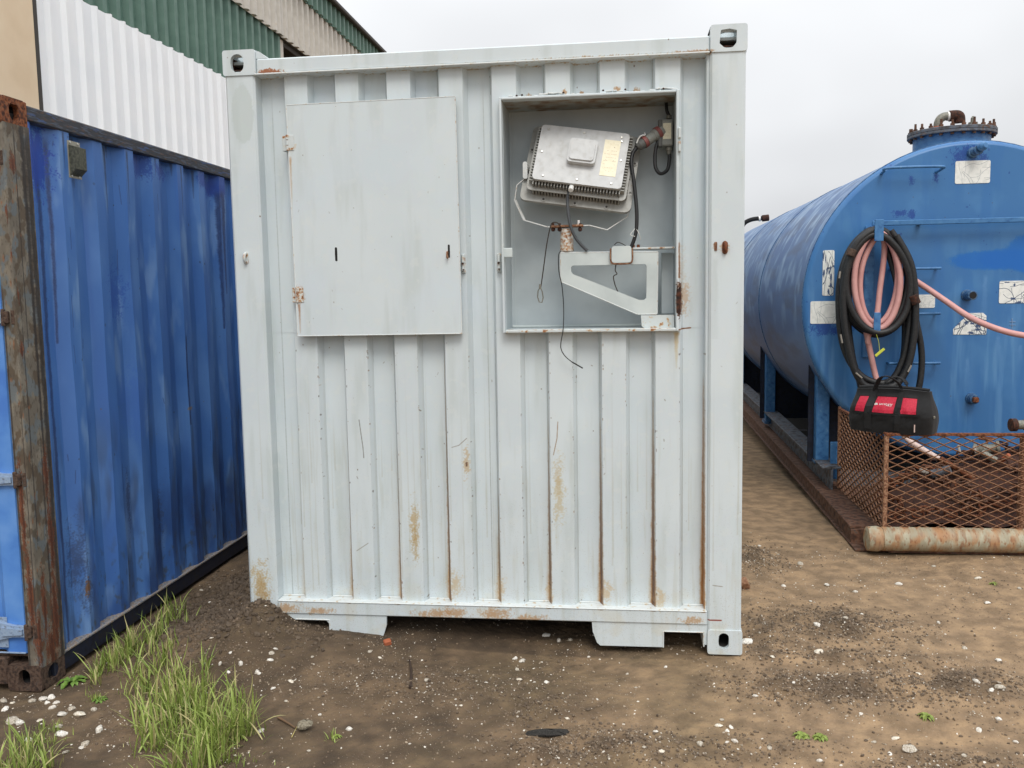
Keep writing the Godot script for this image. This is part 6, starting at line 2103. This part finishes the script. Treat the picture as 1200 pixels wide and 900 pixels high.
# ================================================================== ground, stones and plants
func ground() -> void:
	var xs := PackedFloat32Array()
	var zs := PackedFloat32Array()
	var s := 0.5
	var x := -1.9
	var left := []
	while x > -160.0:
		x -= s
		left.append(x)
		s *= 1.35
	left.reverse()
	for q: float in left:
		xs.append(q)
	x = -1.9
	while x < 4.4:
		xs.append(x)
		x += 0.0145
	s = 0.03
	while x < 160.0:
		xs.append(x)
		x += s
		s *= 1.2
	var z := -2.4
	s = 0.03
	var far := []
	while z > -220.0:
		z -= s
		far.append(z)
		s *= 1.2
	far.reverse()
	for q: float in far:
		zs.append(q)
	z = -2.4
	while z < 1.75:
		zs.append(z)
		z += 0.0145
	s = 0.05
	while z < 120.0:
		zs.append(z)
		z += s
		s *= 1.3
	var w := xs.size()
	var h := zs.size()
	var v := PackedVector3Array(); v.resize(w * h)
	var c := PackedColorArray(); c.resize(w * h)
	var nrm := PackedVector3Array(); nrm.resize(w * h)
	var moist := FastNoiseLite.new()
	moist.seed = 8; moist.frequency = 0.9; moist.fractal_octaves = 3
	for j in h:
		for i in w:
			var px := xs[i]; var pz := zs[j]
			v[j * w + i] = Vector3(px, height(px, pz), pz)
			# kinds of soil: tan sand on the right, dark damp loam on the left and in the heaps
			var dark := 0.78 * (1.0 - smoothstep(0.9, 2.7, px + 0.35 * moist.get_noise_2d(px, pz)))
			dark = maxf(dark, minf(0.85, heaps(px, pz) * (0.7 + 1.6 * gn2.get_noise_2d(px * 0.6 + 9, pz * 0.6))))
			dark += 0.16 * gn2.get_noise_2d(px * 1.3, pz * 1.3)
			dark = maxf(dark, 0.85 * exp(-pow((px + 0.1) / 0.5, 2)) * (1.0 - smoothstep(0.1, 0.7, pz)))  # dark soil of the bank, with the gap's shade put into its colour
			dark += 0.22 * moist.get_noise_2d(px * 1.7 + 30, pz * 1.7)
			if px > 0.1 and px < 2.4 and pz < 0.05 and pz > -6.0:
				dark += 0.3
			dark = clampf(dark, 0, 1)
			var olive := smoothstep(0.0, 0.5, moist.get_noise_2d(px * 0.9 - 50, pz * 0.9) + 0.25) * (1.0 - smoothstep(1.8, 2.6, px))
			var sand := Vector3(0.400, 0.280, 0.172).lerp(Vector3(0.275, 0.202, 0.116), olive)
			var loam := Vector3(0.108, 0.076, 0.049)
			var col := sand.lerp(loam, dark)
			c[j * w + i] = Color(col.x, col.y, col.z)
	for j in h:
		for i in w:
			var a := v[j * w + maxi(i - 1, 0)]
			var b := v[j * w + mini(i + 1, w - 1)]
			var d := v[maxi(j - 1, 0) * w + i]
			var e := v[mini(j + 1, h - 1) * w + i]
			nrm[j * w + i] = (e - d).cross(b - a).normalized()
	var ix := PackedInt32Array()
	ix.resize((w - 1) * (h - 1) * 6)
	var k := 0
	for j in h - 1:
		for i in w - 1:
			var o := j * w + i
			ix[k] = o; ix[k + 1] = o + 1; ix[k + 2] = o + w
			ix[k + 3] = o + 1; ix[k + 4] = o + w + 1; ix[k + 5] = o + w
			k += 6
	var arr := []
	arr.resize(Mesh.ARRAY_MAX)
	arr[Mesh.ARRAY_VERTEX] = v
	arr[Mesh.ARRAY_NORMAL] = nrm
	arr[Mesh.ARRAY_COLOR] = c
	arr[Mesh.ARRAY_INDEX] = ix
	var am := ArrayMesh.new()
	am.add_surface_from_arrays(Mesh.PRIMITIVE_TRIANGLES, arr)
	var m := tri_mat(ntex(201, 0.007, [Color8(186, 183, 178), Color8(208, 205, 201), Color8(218, 215, 210), Color8(236, 232, 225)], [0.25, 0.45, 0.56, 0.75], 2048, 9), 2.3, 0.95, gtex(202, 0.02, 2048, 9), 0.8)
	m.vertex_color_use_as_albedo = true
	struct("ground", am, m)

func stone_mesh(sd: int, detail := false) -> ArrayMesh:
	# an irregular chip: an icosahedron pushed about
	var r := RandomNumberGenerator.new()
	r.seed = sd
	var g := (1.0 + sqrt(5.0)) / 2.0
	var p := [Vector3(-1, g, 0), Vector3(1, g, 0), Vector3(-1, -g, 0), Vector3(1, -g, 0), Vector3(0, -1, g), Vector3(0, 1, g), Vector3(0, -1, -g), Vector3(0, 1, -g), Vector3(g, 0, -1), Vector3(g, 0, 1), Vector3(-g, 0, -1), Vector3(-g, 0, 1)]
	var sc := Vector3(r.randf_range(0.75, 1.15), r.randf_range(0.4, 0.75), r.randf_range(0.6, 1.0))
	for i in 12:
		p[i] = p[i].normalized() * r.randf_range(0.68, 1.08) * 0.5 * sc
	var f := [[0, 11, 5], [0, 5, 1], [0, 1, 7], [0, 7, 10], [0, 10, 11], [1, 5, 9], [5, 11, 4], [11, 10, 2], [10, 7, 6], [7, 1, 8], [3, 9, 4], [3, 4, 2], [3, 2, 6], [3, 6, 8], [3, 8, 9], [4, 9, 5], [2, 4, 11], [6, 2, 10], [8, 6, 7], [9, 8, 1]]
	var b := MB.new()
	for q in f:
		if not detail:
			b.tri(p[q[0]], p[q[1]], p[q[2]], p[q[0]] + p[q[1]] + p[q[2]])
		else:
			var m := []
			for k in 3:
				m.append((p[q[k]] + p[q[(k + 1) % 3]]) * 0.5 * (1.06 + 0.1 * sin(p[q[k]].x * 40 + p[q[(k + 1) % 3]].y * 40 + p[q[k]].z * 40 + p[q[(k + 1) % 3]].x * 40)))
			for s in [[p[q[0]], m[0], m[2]], [m[0], p[q[1]], m[1]], [m[2], m[1], p[q[2]]], [m[0], m[1], m[2]]]:
				b.tri(s[0], s[1], s[2], s[0] + s[1] + s[2])
	return b.mesh()

func scatter(called: String, mesh: Mesh, m: Material, list: Array, label: String, category: String) -> void:
	var mm := MultiMesh.new()
	mm.transform_format = MultiMesh.TRANSFORM_3D
	mm.use_colors = true
	mm.mesh = mesh
	mm.instance_count = list.size()
	for i in list.size():
		mm.set_instance_transform(i, list[i][0])
		mm.set_instance_color(i, list[i][1])
	var o := MultiMeshInstance3D.new()
	o.multimesh = mm
	o.material_override = m
	o.name = numbered(called)
	add_child(o, true)
	o.set_meta("kind", "stuff")
	tag(o, label, category)

func hidden(x: float, z: float) -> bool:   # standing inside something
	return (x < BX + 0.01 and z < BZ + 0.01) or (x > 3.40 and z < -1.75)

func stones() -> void:
	rng.seed = 900
	var mw := StandardMaterial3D.new()
	mw.albedo_color = Color.WHITE
	mw.vertex_color_use_as_albedo = true
	mw.roughness = 0.85
	var dens := FastNoiseLite.new()
	dens.seed = 14; dens.frequency = 1.6; dens.fractal_octaves = 3
	var grit := [[], [], []]
	var clod := [[], []]
	var n := 0
	while n < 110000:
		n += 1
		# spread by depth so that the near ground is well covered
		var z := 1.75 - 3.6 * pow(rng.randf(), 1.25)
		var x := rng.randf_range(-1.6, 4.6)
		if hidden(x, z):
			continue
		var k := 0.24 + 1.2 * dens.get_noise_2d(x, z)
		k += 0.75 * heaps(x, z) + 0.55 * bump(x, z, -0.55, 0.95, 0.5, 0.4) + 0.35 * bump(x, z, 0.7, 0.5, 0.8, 0.4)
		if rng.randf() > k:
			continue
		var sz := 0.0018 + 0.012 * pow(rng.randf(), 8)
		var bs := Basis.from_euler(Vector3(rng.randf() * TAU, rng.randf() * TAU, rng.randf_range(-0.5, 0.5))).scaled(Vector3.ONE * sz)
		var v := rng.randf()
		var col := Color(0.78, 0.74, 0.66).lerp(Color(0.40, 0.33, 0.25), rng.randf() * rng.randf() * 1.2) if v < 0.27 else Color(0.42, 0.34, 0.25).lerp(Color(0.2, 0.155, 0.11), rng.randf())
		grit[n % 3].append([Transform3D(bs, Vector3(x, height(x, z) + sz * 0.02, z)), col])
	n = 0
	while n < 80000:
		n += 1
		var z := 1.75 - 3.9 * pow(rng.randf(), 1.15)
		var x := rng.randf_range(-1.6, 4.6)
		if hidden(x, z):
			continue
		var k := 0.14 + 0.8 * dens.get_noise_2d(x + 20, z) + 1.0 * heaps(x, z) + 0.7 * exp(-pow((x + 0.1) / 0.5, 2)) * (1.0 - smoothstep(0.2, 0.8, z))
		if rng.randf() > k:
			continue
		var sz := 0.0032 + 0.016 * exp(-pow((x + 0.05) / 0.4, 2)) * (1.0 - smoothstep(0.1, 0.6, z)) * pow(rng.randf(), 5) + 0.017 * pow(rng.randf(), 4.0 - 1.8 * exp(-pow((x + 0.1) / 0.45, 2)))
		var bs := Basis.from_euler(Vector3(rng.randf() * TAU, rng.randf() * TAU, rng.randf() * TAU)).scaled(Vector3.ONE * sz)
		var d := rng.randf()
		clod[n % 2].append([Transform3D(bs, Vector3(x, height(x, z) + sz * 0.05, z)), Color(0.12, 0.087, 0.06).lerp(Color(0.25, 0.18, 0.118), d * (1.0 if x > 1.5 else 0.6))])
	# gravel gathered in the heaps, clods on the bank of pushed-up soil
	for q in HEAPS:
		var area: float = q[2] * q[3]
		for i in int(area * 52000 * q[4]):
			var x: float = q[0] + q[2] * 0.75 * rng.randfn()
			var z: float = q[1] + q[3] * 0.75 * rng.randfn()
			if hidden(x, z):
				continue
			var pale := rng.randf() < 0.16
			var sz := (0.003 + 0.011 * pow(rng.randf(), 4)) if pale else (0.004 + 0.020 * pow(rng.randf(), 4))
			var bs := Basis.from_euler(Vector3(rng.randf() * TAU, rng.randf() * TAU, rng.randf() * TAU)).scaled(Vector3.ONE * sz)
			var tr := Transform3D(bs, Vector3(x, height(x, z) + sz * 0.12, z))
			if pale:
				grit[i % 3].append([tr, Color(0.72, 0.68, 0.60).lerp(Color(0.36, 0.30, 0.23), rng.randf())])
			else:
				clod[i % 2].append([tr, Color(0.10, 0.073, 0.051).lerp(Color(0.20, 0.147, 0.098), rng.randf())])
	for i in 9000:
		var x := -0.1 + 0.32 * rng.randfn()
		var z := 0.12 - 1.1 * rng.randf() + 0.15 * rng.randfn()
		if hidden(x, z) or (x > 0.0 and z < -0.02):
			continue
		var sz := 0.006 + 0.044 * pow(rng.randf(), 4)
		var bs := Basis.from_euler(Vector3(rng.randf() * TAU, rng.randf() * TAU, rng.randf() * TAU)).scaled(Vector3.ONE * sz)
		clod[i % 2].append([Transform3D(bs, Vector3(x, height(x, z) + sz * 0.05, z)), Color(0.08, 0.058, 0.04).lerp(Color(0.135, 0.10, 0.068), rng.randf())])
	for i in 3:
		scatter("grit", stone_mesh(20 + i), mw, grit[i], "fine pale grit and shell specks scattered over the dirt", "grit")
	for i in 2:
		scatter("soil_crumbs", stone_mesh(30 + i), mw, clod[i], "crumbs and small clods of dark soil on the ground", "soil")
	# the stones one can count
	var shapes := []
	for i in 7:
		shapes.append(stone_mesh(50 + i, true))
	var tints := []
	for q in [Color8(222, 216, 204), Color8(200, 192, 178), Color8(160, 148, 128), Color8(212, 200, 178)]:
		tints.append(tri_mat(ntex(300 + tints.size(), 0.05, [q.darkened(0.12), q.lightened(0.25), q.lightened(0.55)], [0.2, 0.55, 0.9], 128), 0.06, 0.85))
	var known := [
		[409, 855, 9], [306, 857, 9], [500, 797, 8], [341, 799, 7], [320, 807, 6], [282, 770, 8], [433, 764, 6], [604, 772, 7], [612, 775, 9], [606, 785, 6], [608, 797, 8], [640, 745, 10], [655, 751, 8], [668, 750, 6], [640, 800, 7],
		[885, 816, 7], [846, 844, 7], [842, 851, 9], [857, 853, 7], [861, 869, 8], [820, 872, 8], [852, 857, 6], [768, 858, 8], [755, 876, 6], [775, 881, 7], [875, 753, 14], [852, 870, 5], [1065, 879, 16], [1065, 879, 5], [958, 733, 10], [991, 731, 7], [960, 764, 11], [969, 686, 8], [1002, 694, 6], [938, 661, 7], [918, 687, 6], [1053, 685, 8], [1094, 664, 5], [1146, 678, 8], [1157, 707, 8], [1144, 799, 8], [1172, 806, 10], [1162, 809, 6], [1009, 837, 6], [1024, 870, 6], [1049, 866, 9], [1043, 884, 6], [960, 892, 7], [902, 877, 6], [1170, 843, 7], [1147, 856, 8], [1130, 886, 6], [1076, 790, 6], [1170, 774, 8], [870, 690, 6],
		[14, 846, 14], [23, 848, 11], [73, 838, 12], [69, 852, 9], [93, 838, 13], [72, 861, 12], [116, 856, 12], [84, 831, 8], [60, 818, 9], [50, 820, 11], [38, 822, 10], [8, 802, 12], [22, 811, 11], [20, 806, 7], [100, 872, 9], [33, 868, 9], [95, 877, 7], [77, 882, 8], [46, 845, 7], [6, 832, 9], [61, 830, 8], [110, 832, 7], [55, 824, 6], [66, 824, 7], [4, 822, 8], [15, 824, 6],
		[316, 751, 8], [300, 757, 8], [318, 764, 7], [302, 752, 5], [322, 740, 6], [366, 770, 5], [445, 771, 5], [270, 760, 5], [258, 776, 6], [298, 748, 4], [246, 706, 4], [270, 716, 6], [236, 692, 5], [248, 748, 5], [268, 788, 5], [240, 812, 7], [335, 822, 5], [375, 838, 5], [480, 872, 4], [362, 880, 5], [540, 827, 5], [570, 800, 4], [700, 820, 4], [735, 790, 4], [780, 782, 5], [690, 770, 4], [745, 806, 4], [665, 842, 5], [950, 705, 5], [1100, 730, 5], [1130, 760, 6], [1010, 720, 4], [890, 640, 5], [912, 650, 4], [905, 770, 6], [930, 800, 5], [1190, 870, 6], [1195, 690, 5]]
	var special := {
		Vector2i(875, 753): "flat white stone beside the pale container's right bottom casting",
		Vector2i(1065, 879): "largest flat white stone on the open dirt at the right front",
		Vector2i(958, 733): "oval white stone on the tan dirt between gravel heap and bottom casting",
		Vector2i(960, 764): "long white stone on bare tan dirt just above the near gravel heap",
		Vector2i(1172, 806): "white stone on the right-hand gravel heap near the picture's right edge",
		Vector2i(14, 846): "biggest white stone in the gravel near the left edge of the picture",
		Vector2i(23, 848): "white stone touching the biggest stone in the left gravel, on its right",
		Vector2i(73, 838): "white stone in the left gravel just behind the creeping green weeds",
		Vector2i(93, 838): "rightmost bright white stone of the gravel below the rusty post",
		Vector2i(72, 861): "white stone lying in front of the creeping weeds in the left gravel",
		Vector2i(116, 856): "lone white stone between the left gravel and the long grass",
		Vector2i(50, 820): "pale stone under the rusty corner casting of the blue container",
		Vector2i(8, 802): "white stone against the blue container's rusty door sill",
		Vector2i(612, 775): "larger white stone in the short row of stones before the skirt gap",
		Vector2i(640, 745): "white stone in the shade under the pale container's bottom rail",
		Vector2i(409, 855): "round white stone on dark soil to the right of the grey rock",
		Vector2i(500, 797): "bright white stone just right of the dark standing stick",
		Vector2i(842, 851): "white stone in the front heap right of the charred wood",
	}
	for i in known.size():
		var q: Array = known[i]
		var p := G(q[0], q[1])
		if hidden(p.x, p.z):
			continue
		var sz: float = q[2] * 1.15 * CAM_POS.distance_to(p) / FOCAL
		var o := MeshInstance3D.new()
		o.mesh = shapes[i % 7]
		o.material_override = tints[(i * 5 + i / 7) % 4]
		o.name = numbered("white_stone")
		add_child(o, true)
		o.transform = Transform3D(Basis.from_euler(Vector3(rng.randf_range(-0.3, 0.3), rng.randf() * TAU, rng.randf_range(-0.3, 0.3))).scaled(Vector3.ONE * sz), Vector3(p.x, height(p.x, p.z) + sz * 0.06, p.z))
		var own: String = special.get(Vector2i(q[0], q[1]), "")
		tag(o, own if own != "" and q[2] >= 8 else "small chalky white stone lying loose on the dirt", "stone", "white stones on the dirt")

	# single finds
	var r := G(357, 856)
	var b := MB.new()
	var sm := stone_mesh(91, true)
	var o := MeshInstance3D.new()
	o.mesh = sm
	o.material_override = tri_mat(ntex(310, 0.05, [Color8(92, 84, 70), Color8(132, 124, 106), Color8(164, 158, 142)], [0.2, 0.5, 0.85], 256), 0.12, 0.9)
	o.name = numbered("grey_rock")
	add_child(o, true)
	o.transform = Transform3D(Basis.from_euler(Vector3(0.2, 0.4, 0)).scaled(Vector3(0.075, 0.105, 0.075)), Vector3(r.x, r.y + 0.024, r.z))
	tag(o, "rough grey brown rock beside the grass, behind a twig", "rock")
	b = MB.new()
	r = G(454, 755)
	b.box(r + Vector3(0, 0.010, 0), Vector3(0.036, 0.026, 0.03), 0.004, Basis.from_euler(Vector3(0.2, 0.5, 0.15)))
	solo("brick_chip", b, M.orange, "orange brick chip on the soil below the left fork skirt", "brick chip", r)
	b = MB.new()
	r = G(872, 690)
	b.box(r + Vector3(0.0, 0.03, 0), Vector3(0.05, 0.07, 0.05), 0.008, Basis.from_euler(Vector3(0.5, 0.3, 0.5)))
	solo("brick_chip", b, M.rust_pale, "reddish brick chip showing behind the pale container's right corner", "brick chip", r)
	# charred wood
	b = MB.new()
	r = G(640, 862)
	var bark := stone_mesh(93, true)
	o = MeshInstance3D.new()
	o.mesh = bark
	o.material_override = tri_mat(ntex(311, 0.08, [Color8(22, 21, 20), Color8(42, 40, 37), Color8(70, 66, 60)], [0.2, 0.55, 0.9], 128), 0.08, 0.9)
	o.name = numbered("charred_wood")
	add_child(o, true)
	o.transform = Transform3D(Basis.from_euler(Vector3(0.1, 0.12, 0.02)) * Basis.from_scale(Vector3(0.21, 0.05, 0.075)), Vector3(r.x, r.y + 0.012, r.z))
	tag(o, "flat piece of charred black wood on the damp soil", "wood")
	# twigs
	var tw := [[[[326, 843], [335, 848], [346, 855]], 0.006, "bent brown twig running from the grass to the grey rock", Color8(112, 88, 66)], [[[481, 808], [482, 790], [480, 775]], 0.008, "short dark stick standing out of the soil", Color8(58, 44, 34)], [[[342, 866], [346, 858], [349, 852]], 0.002, "dry yellow straw beside the grey rock", Color8(186, 172, 110)]]
	for q in tw:
		b = MB.new()
		var pts := []
		for s in q[0]:
			pts.append(G(s[0], s[1]) + Vector3(0, 0.008, 0))
		b.tube(curve(pts, 0.01), q[1], 6, false, q[1] * 0.5)
		solo("twig", b, flat(q[3], 0.9), q[2], "twig", pts[0])

func blade_mesh(sd: int, seg := 6) -> ArrayMesh:
	# one grass blade, 1 m long before scaling, folded along its midrib and bending over
	var r := RandomNumberGenerator.new()
	r.seed = sd
	var b := MB.new()
	var bend := r.randf_range(0.35, 1.5)
	var twist := r.randf_range(-0.8, 0.8)
	var w := 0.030
	var c := Vector3.ZERO
	var L := []
	for k in seg + 1:
		var f := float(k) / seg
		var a := bend * f * f
		var d := Vector3(sin(a), cos(a), 0)
		var half := w * (1.0 - pow(f, 2.2)) * minf(1.0, 0.55 + f * 2.0)
		var s := Vector3(0, 0, 1).rotated(Vector3.UP, twist * f)
		L.append([c - s * half, c + d.cross(s) * half * 0.35, c + s * half])
		c += d / seg
	for k in seg:
		for i in 2:
			b.quad(L[k][i], L[k][i + 1], L[k + 1][i + 1], L[k + 1][i])
	return b.mesh()

func grass() -> void:
	rng.seed = 4242
	var mg := StandardMaterial3D.new()
	mg.albedo_color = Color.WHITE
	mg.vertex_color_use_as_albedo = true
	mg.roughness = 0.55
	mg.backlight_enabled = true
	mg.backlight = Color(0.16, 0.22, 0.05)
	var lists := [[], [], [], [], []]
	var put := func(x: float, z: float, hgt: float, wide: float, dry: float, lean := 0.5) -> void:
		if hidden(x, z):
			return
		var yaw := rng.randf() * TAU
		var bs := Basis(Vector3.UP, yaw) * Basis(Vector3(0, 0, 1), rng.randf_range(-lean, lean * 0.6))
		var col := Color(0.140, 0.205, 0.032).lerp(Color(0.340, 0.425, 0.100), rng.randf())
		if rng.randf() < dry:
			col = Color(0.50, 0.44, 0.22).lerp(Color(0.38, 0.36, 0.14), rng.randf())
		lists[rng.randi() % 5].append([Transform3D(bs.scaled_local(Vector3(hgt, hgt, hgt * wide)), Vector3(x, height(x, z) - 0.005, z)), col])
	# the big clump, made of many small tufts
	var tufts := []
	for k in 74:
		var u := 216.0 + rng.randfn(0.0, 42.0)
		var v := 848.0 + rng.randfn(0.0, 34.0)
		if u > 304.0 or (u > 245.0 and v < 812.0):
			continue
		tufts.append([u, v, rng.randf_range(0.08, 0.20), rng.randi_range(6, 22)])
	for q in [[292, 862, 0.17, 40], [285, 850, 0.16, 30], [275, 870, 0.16, 30], [260, 880, 0.18, 30], [240, 895, 0.18, 36], [200, 850, 0.2, 36], [195, 815, 0.17, 30], [210, 800, 0.15, 30], [180, 790, 0.14, 24], [170, 812, 0.14, 24], [225, 830, 0.2, 36], [235, 850, 0.22, 40], [190, 780, 0.13, 20], [175, 768, 0.12, 20], [200, 760, 0.12, 16], [252, 868, 0.2, 40], [205, 905, 0.2, 36], [230, 915, 0.2, 30], [165, 835, 0.14, 24], [185, 745, 0.1, 14]]:
		tufts.append(q)
	# along the foot of the blue container
	for k in 26:
		var f := rng.randf()
		tufts.append([lerpf(104, 212, f) + rng.randf_range(-4, 8), lerpf(792, 722, f) + rng.randf_range(-4, 14), rng.randf_range(0.08, 0.17), 14])
	for q in [[130, 780, 0.12, 20], [150, 770, 0.14, 24], [120, 790, 0.1, 18], [200, 724, 0.17, 12], [193, 730, 0.18, 12], [214, 716, 0.14, 8]]:
		tufts.append(q)
	# the corner at the very left
	for k in 16:
		tufts.append([rng.randf_range(-20, 60), rng.randf_range(880, 930), rng.randf_range(0.07, 0.15), 16])
	for q in [[20, 890, 0.16, 26], [36, 884, 0.13, 16], [60, 900, 0.1, 16]]:
		tufts.append(q)
	for q in tufts:
		var c := G(q[0], q[1])
		for i in q[3]:
			var a := rng.randf() * TAU
			var d := absf(rng.randfn(0.0, 0.034))
			put.call(c.x + cos(a) * d, c.z + sin(a) * d, q[2] * rng.randf_range(0.25, 1.15), rng.randf_range(0.5, 1.05) * 0.16 / maxf(q[2], 0.1), 0.24, 0.95)
	# low creeping growth between
	for q in [[45, 868, 26, 8, 150], [60, 855, 14, 5, 60], [112, 820, 8, 3, 50], [118, 819, 5, 3, 20], [210, 880, 40, 12, 160], [270, 890, 26, 8, 110], [160, 800, 16, 6, 60], [390, 866, 5, 4, 30], [285, 840, 14, 4, 50]]:
		for i in q[4]:
			var c := G(q[0] + rng.randfn(0, q[2] * 0.6), q[1] + rng.randfn(0, q[3] * 0.6))
			put.call(c.x, c.z, rng.randf_range(0.018, 0.045), 1.6, 0.05, 1.1)
	for i in 5:
		var all: Array = lists[i]
		if i == 0:
			pass
		scatter("grass", blade_mesh(60 + i), mg, all, "long green grass growing beside the blue container", "grass")

func leaf_weed(label: String, at: Vector3, leaves: int, size: float, up: float, m: Material, sd: int) -> void:
	var r := RandomNumberGenerator.new()
	r.seed = sd
	var t := thing("weed", label, "weed", at)
	for k in leaves:
		var b := MB.new()
		var yaw := TAU * k / leaves + r.randf_range(-0.3, 0.3)
		var el := up * r.randf_range(0.5, 1.2)
		var ln := size * r.randf_range(0.6, 1.1)
		var d := Vector3(cos(yaw), 0, sin(yaw))
		var s := Vector3(-d.z, 0, d.x)
		var L := []
		var c := at
		for i in 7:
			var f := i / 6.0
			var half := ln * 0.17 * sin(PI * pow(f, 0.75) * 0.97 + 0.06) * (1.0 + 0.35 * (1.0 if i % 2 == 0 else -1.0))
			var y := ln * (el * f - (el + 0.25) * f * f)
			c = at + d * ln * f + Vector3(0, y + 0.004, 0)
			L.append([c - s * half + Vector3(0, half * 0.3, 0), c, c + s * half + Vector3(0, half * 0.3, 0)])
		for i in 6:
			for j in 2:
				b.quad(L[i][j], L[i][j + 1], L[i + 1][j + 1], L[i + 1][j], Vector3.UP)
		part("leaf", b, m, t)

func weeds() -> void:
	var m := tri_mat(ntex(320, 0.03, [Color8(74, 104, 36), Color8(98, 132, 50), Color8(122, 150, 66)], [0.2, 0.5, 0.85], 128), 0.08, 0.6)
	m.backlight_enabled = true
	m.backlight = Color(0.1, 0.14, 0.03)
	var m2 := tri_mat(ntex(321, 0.03, [Color8(92, 110, 44), Color8(124, 142, 60), Color8(150, 158, 80)], [0.2, 0.5, 0.85], 128), 0.06, 0.6)
	m2.backlight_enabled = true
	m2.backlight = Color(0.12, 0.14, 0.03)
	leaf_weed("broad-leaved rosette at the foot of the rusty corner post", G(86, 800), 13, 0.085, 0.9, m, 1)
	leaf_weed("small broad-leaved weed in the bare dirt near the white gravel", G(117, 821), 11, 0.045, 0.7, m, 2)
	leaf_weed("low yellow green weed on the dirt below the tank's bumper", G(940, 864), 30, 0.042, 0.9, m2, 3)
	leaf_weed("low yellow green weed right beside another, slightly smaller", G(961, 865), 26, 0.036, 0.9, m2, 4)
	leaf_weed("lone small weed on the dirt between two gravel heaps", G(1085, 841), 22, 0.038, 1.2, m2, 5)
	leaf_weed("tiny weed on the dirt near the end of the steel bumper", G(1164, 685), 14, 0.03, 1.2, m2, 6)
	leaf_weed("tiny weed by the grey rock", G(394, 864), 18, 0.026, 0.9, m2, 7)

# ================================================================== sky
func overcast() -> PanoramaSkyMaterial:
	var w := 512
	var h := 256
	var im := Image.create_empty(w, h, false, Image.FORMAT_RGBF)
	var f := FastNoiseLite.new()
	f.seed = 5; f.frequency = 1.1; f.fractal_octaves = 4
	for y in h:
		var el := PI / 2 - PI * (y + 0.5) / h
		for x in w:
			var az := TAU * (x + 0.5) / w
			var d := Vector3(cos(el) * sin(az), sin(el), cos(el) * cos(az))
			var l: float
			if el > 0.0:
				l = 0.60 * (1.0 + 2.05 * sin(el))
				var q := d / (d.y + 0.35)
				l *= 1.0 + 0.2 * f.get_noise_3d(q.x * 1.2, q.z * 1.2, 0.0)
			else:
				l = 0.2
			im.set_pixel(x, y, Color(l * 0.98, l * 1.0, l * 1.03))
	var s := PanoramaSkyMaterial.new()
	s.panorama = ImageTexture.create_from_image(im)
	return s

func _ready() -> void:
	# camera
	var cam := Camera3D.new()
	cam.name = "camera"
	cam.position = CAM_POS
	cam.rotation = CAM_ROT
	cam.keep_aspect = Camera3D.KEEP_HEIGHT
	cam.fov = rad_to_deg(2.0 * atan(450.0 / FOCAL))
	cam.near = 0.05
	cam.far = 600.0
	add_child(cam)
	cam.current = true
	# overcast sky
	var env := Environment.new()
	env.background_mode = Environment.BG_SKY
	var sky := Sky.new()
	sky.sky_material = overcast()
	env.sky = sky
	env.background_energy_multiplier = 1.0
	env.tonemap_mode = Environment.TONE_MAPPER_LINEAR
	env.tonemap_exposure = 1.0
	env.sdfgi_enabled = true
	env.ssao_enabled = true
	env.ssil_enabled = true
	var we := WorldEnvironment.new()
	we.environment = env
	add_child(we)
	# the veiled sun, behind the camera and to the left
	var sun := DirectionalLight3D.new()
	sun.name = "sun"
	sun.light_energy = 0.5
	sun.light_color = Color(1.0, 0.975, 0.94)
	sun.light_angular_distance = 24.0
	sun.shadow_enabled = true
	sun.rotation_degrees = Vector3(-52, 16, 0)
	add_child(sun)

	gn.seed = 7; gn.frequency = 0.8; gn.fractal_octaves = 3
	gn2.seed = 17; gn2.frequency = 5.0; gn2.fractal_octaves = 4
	gn3.seed = 27; gn3.frequency = 19.0; gn3.fractal_octaves = 3

	make_materials()
	ground()
	warehouse()
	blue_container()
	pale_container()
	tank()
	hoses()
	tool_bag()
	scrap()
	stones()
	grass()
	weeds()
